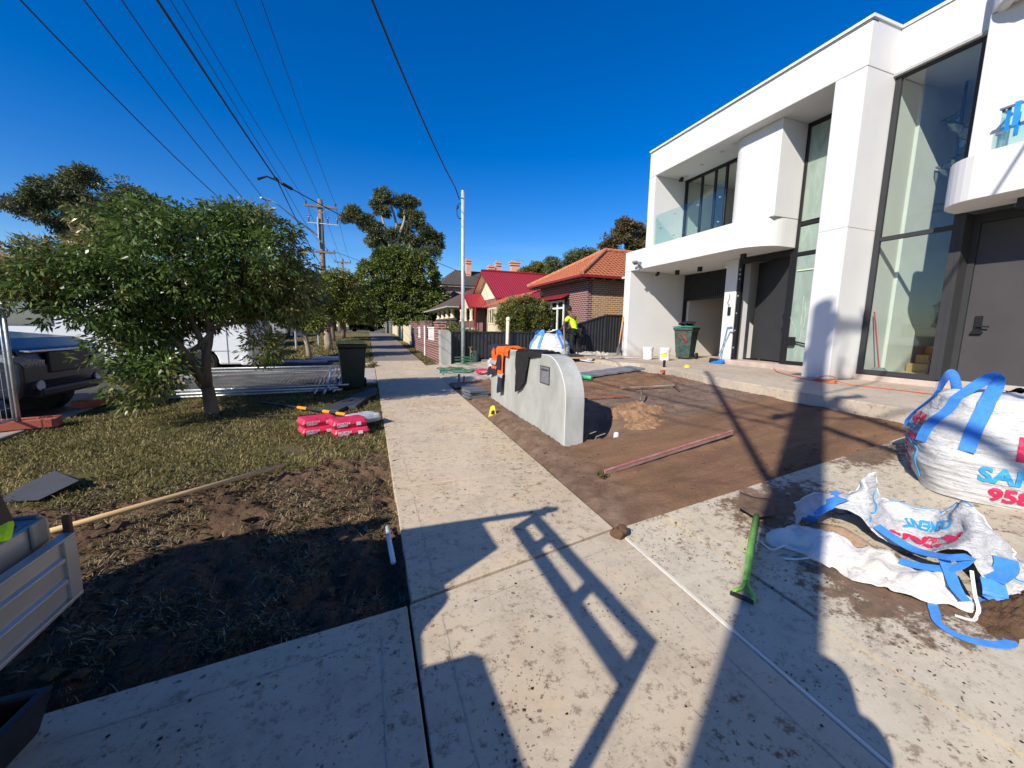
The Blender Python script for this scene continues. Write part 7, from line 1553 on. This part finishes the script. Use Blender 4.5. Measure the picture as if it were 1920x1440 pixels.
# upright temporary fence at the left edge, in an orange foot
tf = thing('temporary_fence', 'upright galvanised temporary fence panel at the left edge in an orange foot', 'fence', (-4.28, 6.9, .2))
MB().tube([(-4.28, 6.9, .25), (-4.26, 6.9, 2.05)], .021, 10).tube([(-4.28, 4.6, 2.0), (-4.26, 6.9, 2.0)], .018, 8).tube([(-4.28, 4.6, .35), (-4.28, 6.9, .35)], .018, 8).tube([(-4.28, 6.83, .25), (-4.26, 6.83, 2.05)], .014, 8).build('frame', steel, tf, smooth=True)
mb = MB()
for i in range(28): y = 4.65+i*.08; mb.tube([(-4.28, y, .35), (-4.27, y, 2.0)], .002, 4)
for i in range(7): mb.tube([(-4.28, 4.6, .5+i*.24), (-4.28, 6.88, .5+i*.24)], .002, 4)
mb.build('mesh', steel, tf)
ob = None
for k, (x, y, rz) in enumerate([(-4.28, 6.95, 15), (-4.22, 8.35, 62), (-4.12, 8.95, 40)]):
    lab = ['orange plastic fence foot under the upright fence at the left edge', 'orange plastic fence foot on the kerb before the pickup bumper', 'second orange fence foot on the kerb, nearer the tree'][k]
    if ob is None:
        pf_ = [(-.34, -.11), (-.29, -.13), (.29, -.13), (.34, -.11), (.34, .11), (.29, .13), (-.29, .13), (-.34, .11)]
        ob = MB().prism(pf_, 'z', 0, .12).lathe([(.075, .12), (.06, .135), (.03, .135)], (.2, 0, 0), 12).lathe([(.075, .12), (.06, .135), (.03, .135)], (-.2, 0, 0), 12).build('orange_block', orange_b, org=(0, 0, 0), bevel=.02); tag(ob, lab, 'fence foot', 'orange plastic fence feet'); c = ob
    else: c = copy_tree(ob, label=lab)
    c.location = (x, y, G(x, y)+.01); c.rotation_euler.z = R(rz); c.scale = (1, 1, 1) if k == 0 else (.8, .85, .9)
# timber handle on the dug soil
tag(MB().tube([(-2.35, 3.2, .19), (-1.6, 3.78, .20), (-.83, 4.38, .21)], .021, 10).build('broomstick', timber, smooth=True), 'long pale timber handle lying on the dug soil', 'handle')
tag(MB().tube([(.10, 3.06, .06), (.105, 2.8, .055), (.115, 2.57, .05)], .017, 10).build('conduit', white_p, smooth=True), 'white conduit in the trench along the left edge of the path', 'conduit')
tag(MB().add([(-2.95, 4.40, .10), (-2.62, 4.30, .12), (-2.45, 4.48, .20), (-2.5, 4.62, .16), (-2.74, 4.72, .24), (-2.9, 4.6, .16)], [(0, 1, 2, 4), (2, 3, 4), (0, 4, 5)]).build('plastic_offcut', M('grey_plastic_sheet', (.05, .052, .058), .6), solid=.006), 'dark grey plastic offcut lying in the grass beside the ute', 'offcut')
for k, (a, b, w_) in enumerate((((-.62, 6.95), (.0, 8.35), .30), ((-.30, 7.15), (.08, 8.75), .16))):
    beam(Vector((a[0], a[1], G(*a)+.01)), Vector((b[0], b[1], G(*b)+.03)), w_, .05, 'board', M('dark_board', (.045, .05, .06), .6, .2, 5, .2), bevel=.004); o = [q for q in bpy.data.objects if q.name.startswith('board')][-1]
bs = sorted([q for q in bpy.data.objects if q.name == 'board' or q.name.startswith('board.')], key=lambda q: q.name)
tag(bs[0], 'wide dark board lying on the grass in front of the yellow-lidded bin', 'board'); tag(bs[1], 'narrow dark board lying alongside the path in front of the bin', 'board')
tp = thing('pole_pruner', 'long dark pole tool with orange grips lying on the shaded lawn', 'pole tool', (-.9, 7.0, .2))
a_, b_ = Vector((-1.75, 7.9, .26)), Vector((-.25, 6.45, .24)); MB().tube([a_, b_], .017, 8).build('shaft', blackpl, tp)
for u, v in ((.42, .52), (.70, .77), (.84, .93)): MB().tube([a_.lerp(b_, u), a_.lerp(b_, v)], .026, 10).build('orange_grip', M('orange_grip', (.75, .28, .02), .5), tp)
tag(MB().tube([(-1.6, 6.9, .22), (-1.0, 6.65, .24), (-.55, 6.75, .23)], .012, 6).build('dark_hose', blackpl), 'short black hose lying behind the cement bags', 'hose')
# beyond the crossover: timber, white planks, red tape
wp = None
for k in range(4):
    lab = ['lowest white plank of the pile left of the bin', 'second white plank of the pile left of the bin', 'third white plank of the pile left of the bin', 'top white plank of the pile left of the bin'][k]
    if wp is None: wp = MB().box(-.75, .75, -.06, .06, 0, .03).build('white_plank', white_p, org=(0, 0, 0), bevel=.004); tag(wp, lab, 'plank', 'white planks piled on the verge'); c = wp
    else: c = copy_tree(wp, label=lab)
    c.location = (-1.1+.05*k, 14.75+.1*(k % 2), G(-1, 14.8)+.03+.031*k); c.rotation_euler.z = R(-3+2*k)
wp = None
for k in range(4):
    lab = ['lowest dark timber length before the red tape', 'second dark timber length before the red tape', 'third dark timber length before the red tape', 'top dark timber length before the red tape'][k]
    if wp is None: wp = MB().box(-1.05, 1.05, -.07, .07, 0, .06).build('timber_length', M('dark_timber', (.05, .045, .045), .8, .3), org=(0, 0, 0), bevel=.005); tag(wp, lab, 'timber', 'dark timbers piled beyond the crossover'); c = wp
    else: c = copy_tree(wp, label=lab)
    c.location = (-1.9+.12*k, 13.25+.16*(k % 3), G(-1.5, 13.3)+.01+.05*(k // 2)); c.rotation_euler.z = R(-2+1.5*k)
tag(MB().tube([(-3.2, 13.6, .50), (-1.2, 13.5, .50)], .05, 12).build('grey_pipe', M('grey_pvc', (.4, .4, .38), .5)), 'grey plastic pipe lying behind the dark timbers', 'pipe')
rt_ = thing('barrier_tape', 'red and white barrier tape hanging in a V by the rear of the van', 'tape', (-2.75, 14.4, .45))
def mat_tape():
    g = NG('red_white_tape'); t_ = g.n('TexCoord'); s_ = g.n('SeparateXYZ'); g.l(t_.outputs['Object'], s_.inputs[0])
    f = g.math('GREATER_THAN', g.math('SINE', g.math('MULTIPLY', g.math('ADD', s_.outputs[2], g.math('MULTIPLY', s_.outputs[0], .5)), 40)), .0)
    g.bsdf(g.mix(f, (.75, .73, .72), (.62, .02, .03)), .5); return g.m
tpm = mat_tape()
ribbon([(-2.95, 14.2, 1.15), (-2.86, 14.25, .92), (-2.74, 14.3, .68), (-2.6, 14.3, .56)], .035, 'tape', Vector((0, 1, 0)), tpm, par=rt_, clampz=False)
ribbon([(-2.46, 14.3, 1.15), (-2.52, 14.3, .92), (-2.66, 14.3, .72), (-2.85, 14.3, .60)], .03, 'tape', Vector((0, 1, 0)), tpm, par=rt_, clampz=False)
tag(MB().obox((-2.78, 14.35, .53), (.34, .2, .2), (10, 8, 20)).obox((-2.45, 14.3, .48), (.4, .14, .08), (4, 5, -8)).build('red_net_bundle', M('red_net', (.55, .05, .03), .7, .3, 12, .6, 30, .02), bevel=.04), 'bundled red barrier netting on the lawn below the tape', 'netting')
for k, x in enumerate((-3.0, -2.35)): tag(MB().tube([(x, 20+k*2.5, .5), (x, 20+k*2.5, 1.5)], .045, 10).build('bollard_post', steel), ['left', 'right'][k]+' of two grey posts on the verge in front of the black four-wheel drive', 'post', 'grey posts on the verge')
tag(MB().lathe([(.01, 0), (.13, .02), (.14, .08), (.12, .1), (.01, .09)], (.05, 13.2, .37), 14).build('valve_cover', conc_kerb), 'small round cover with weeds at the corner of the lawn beyond the bin', 'cover')
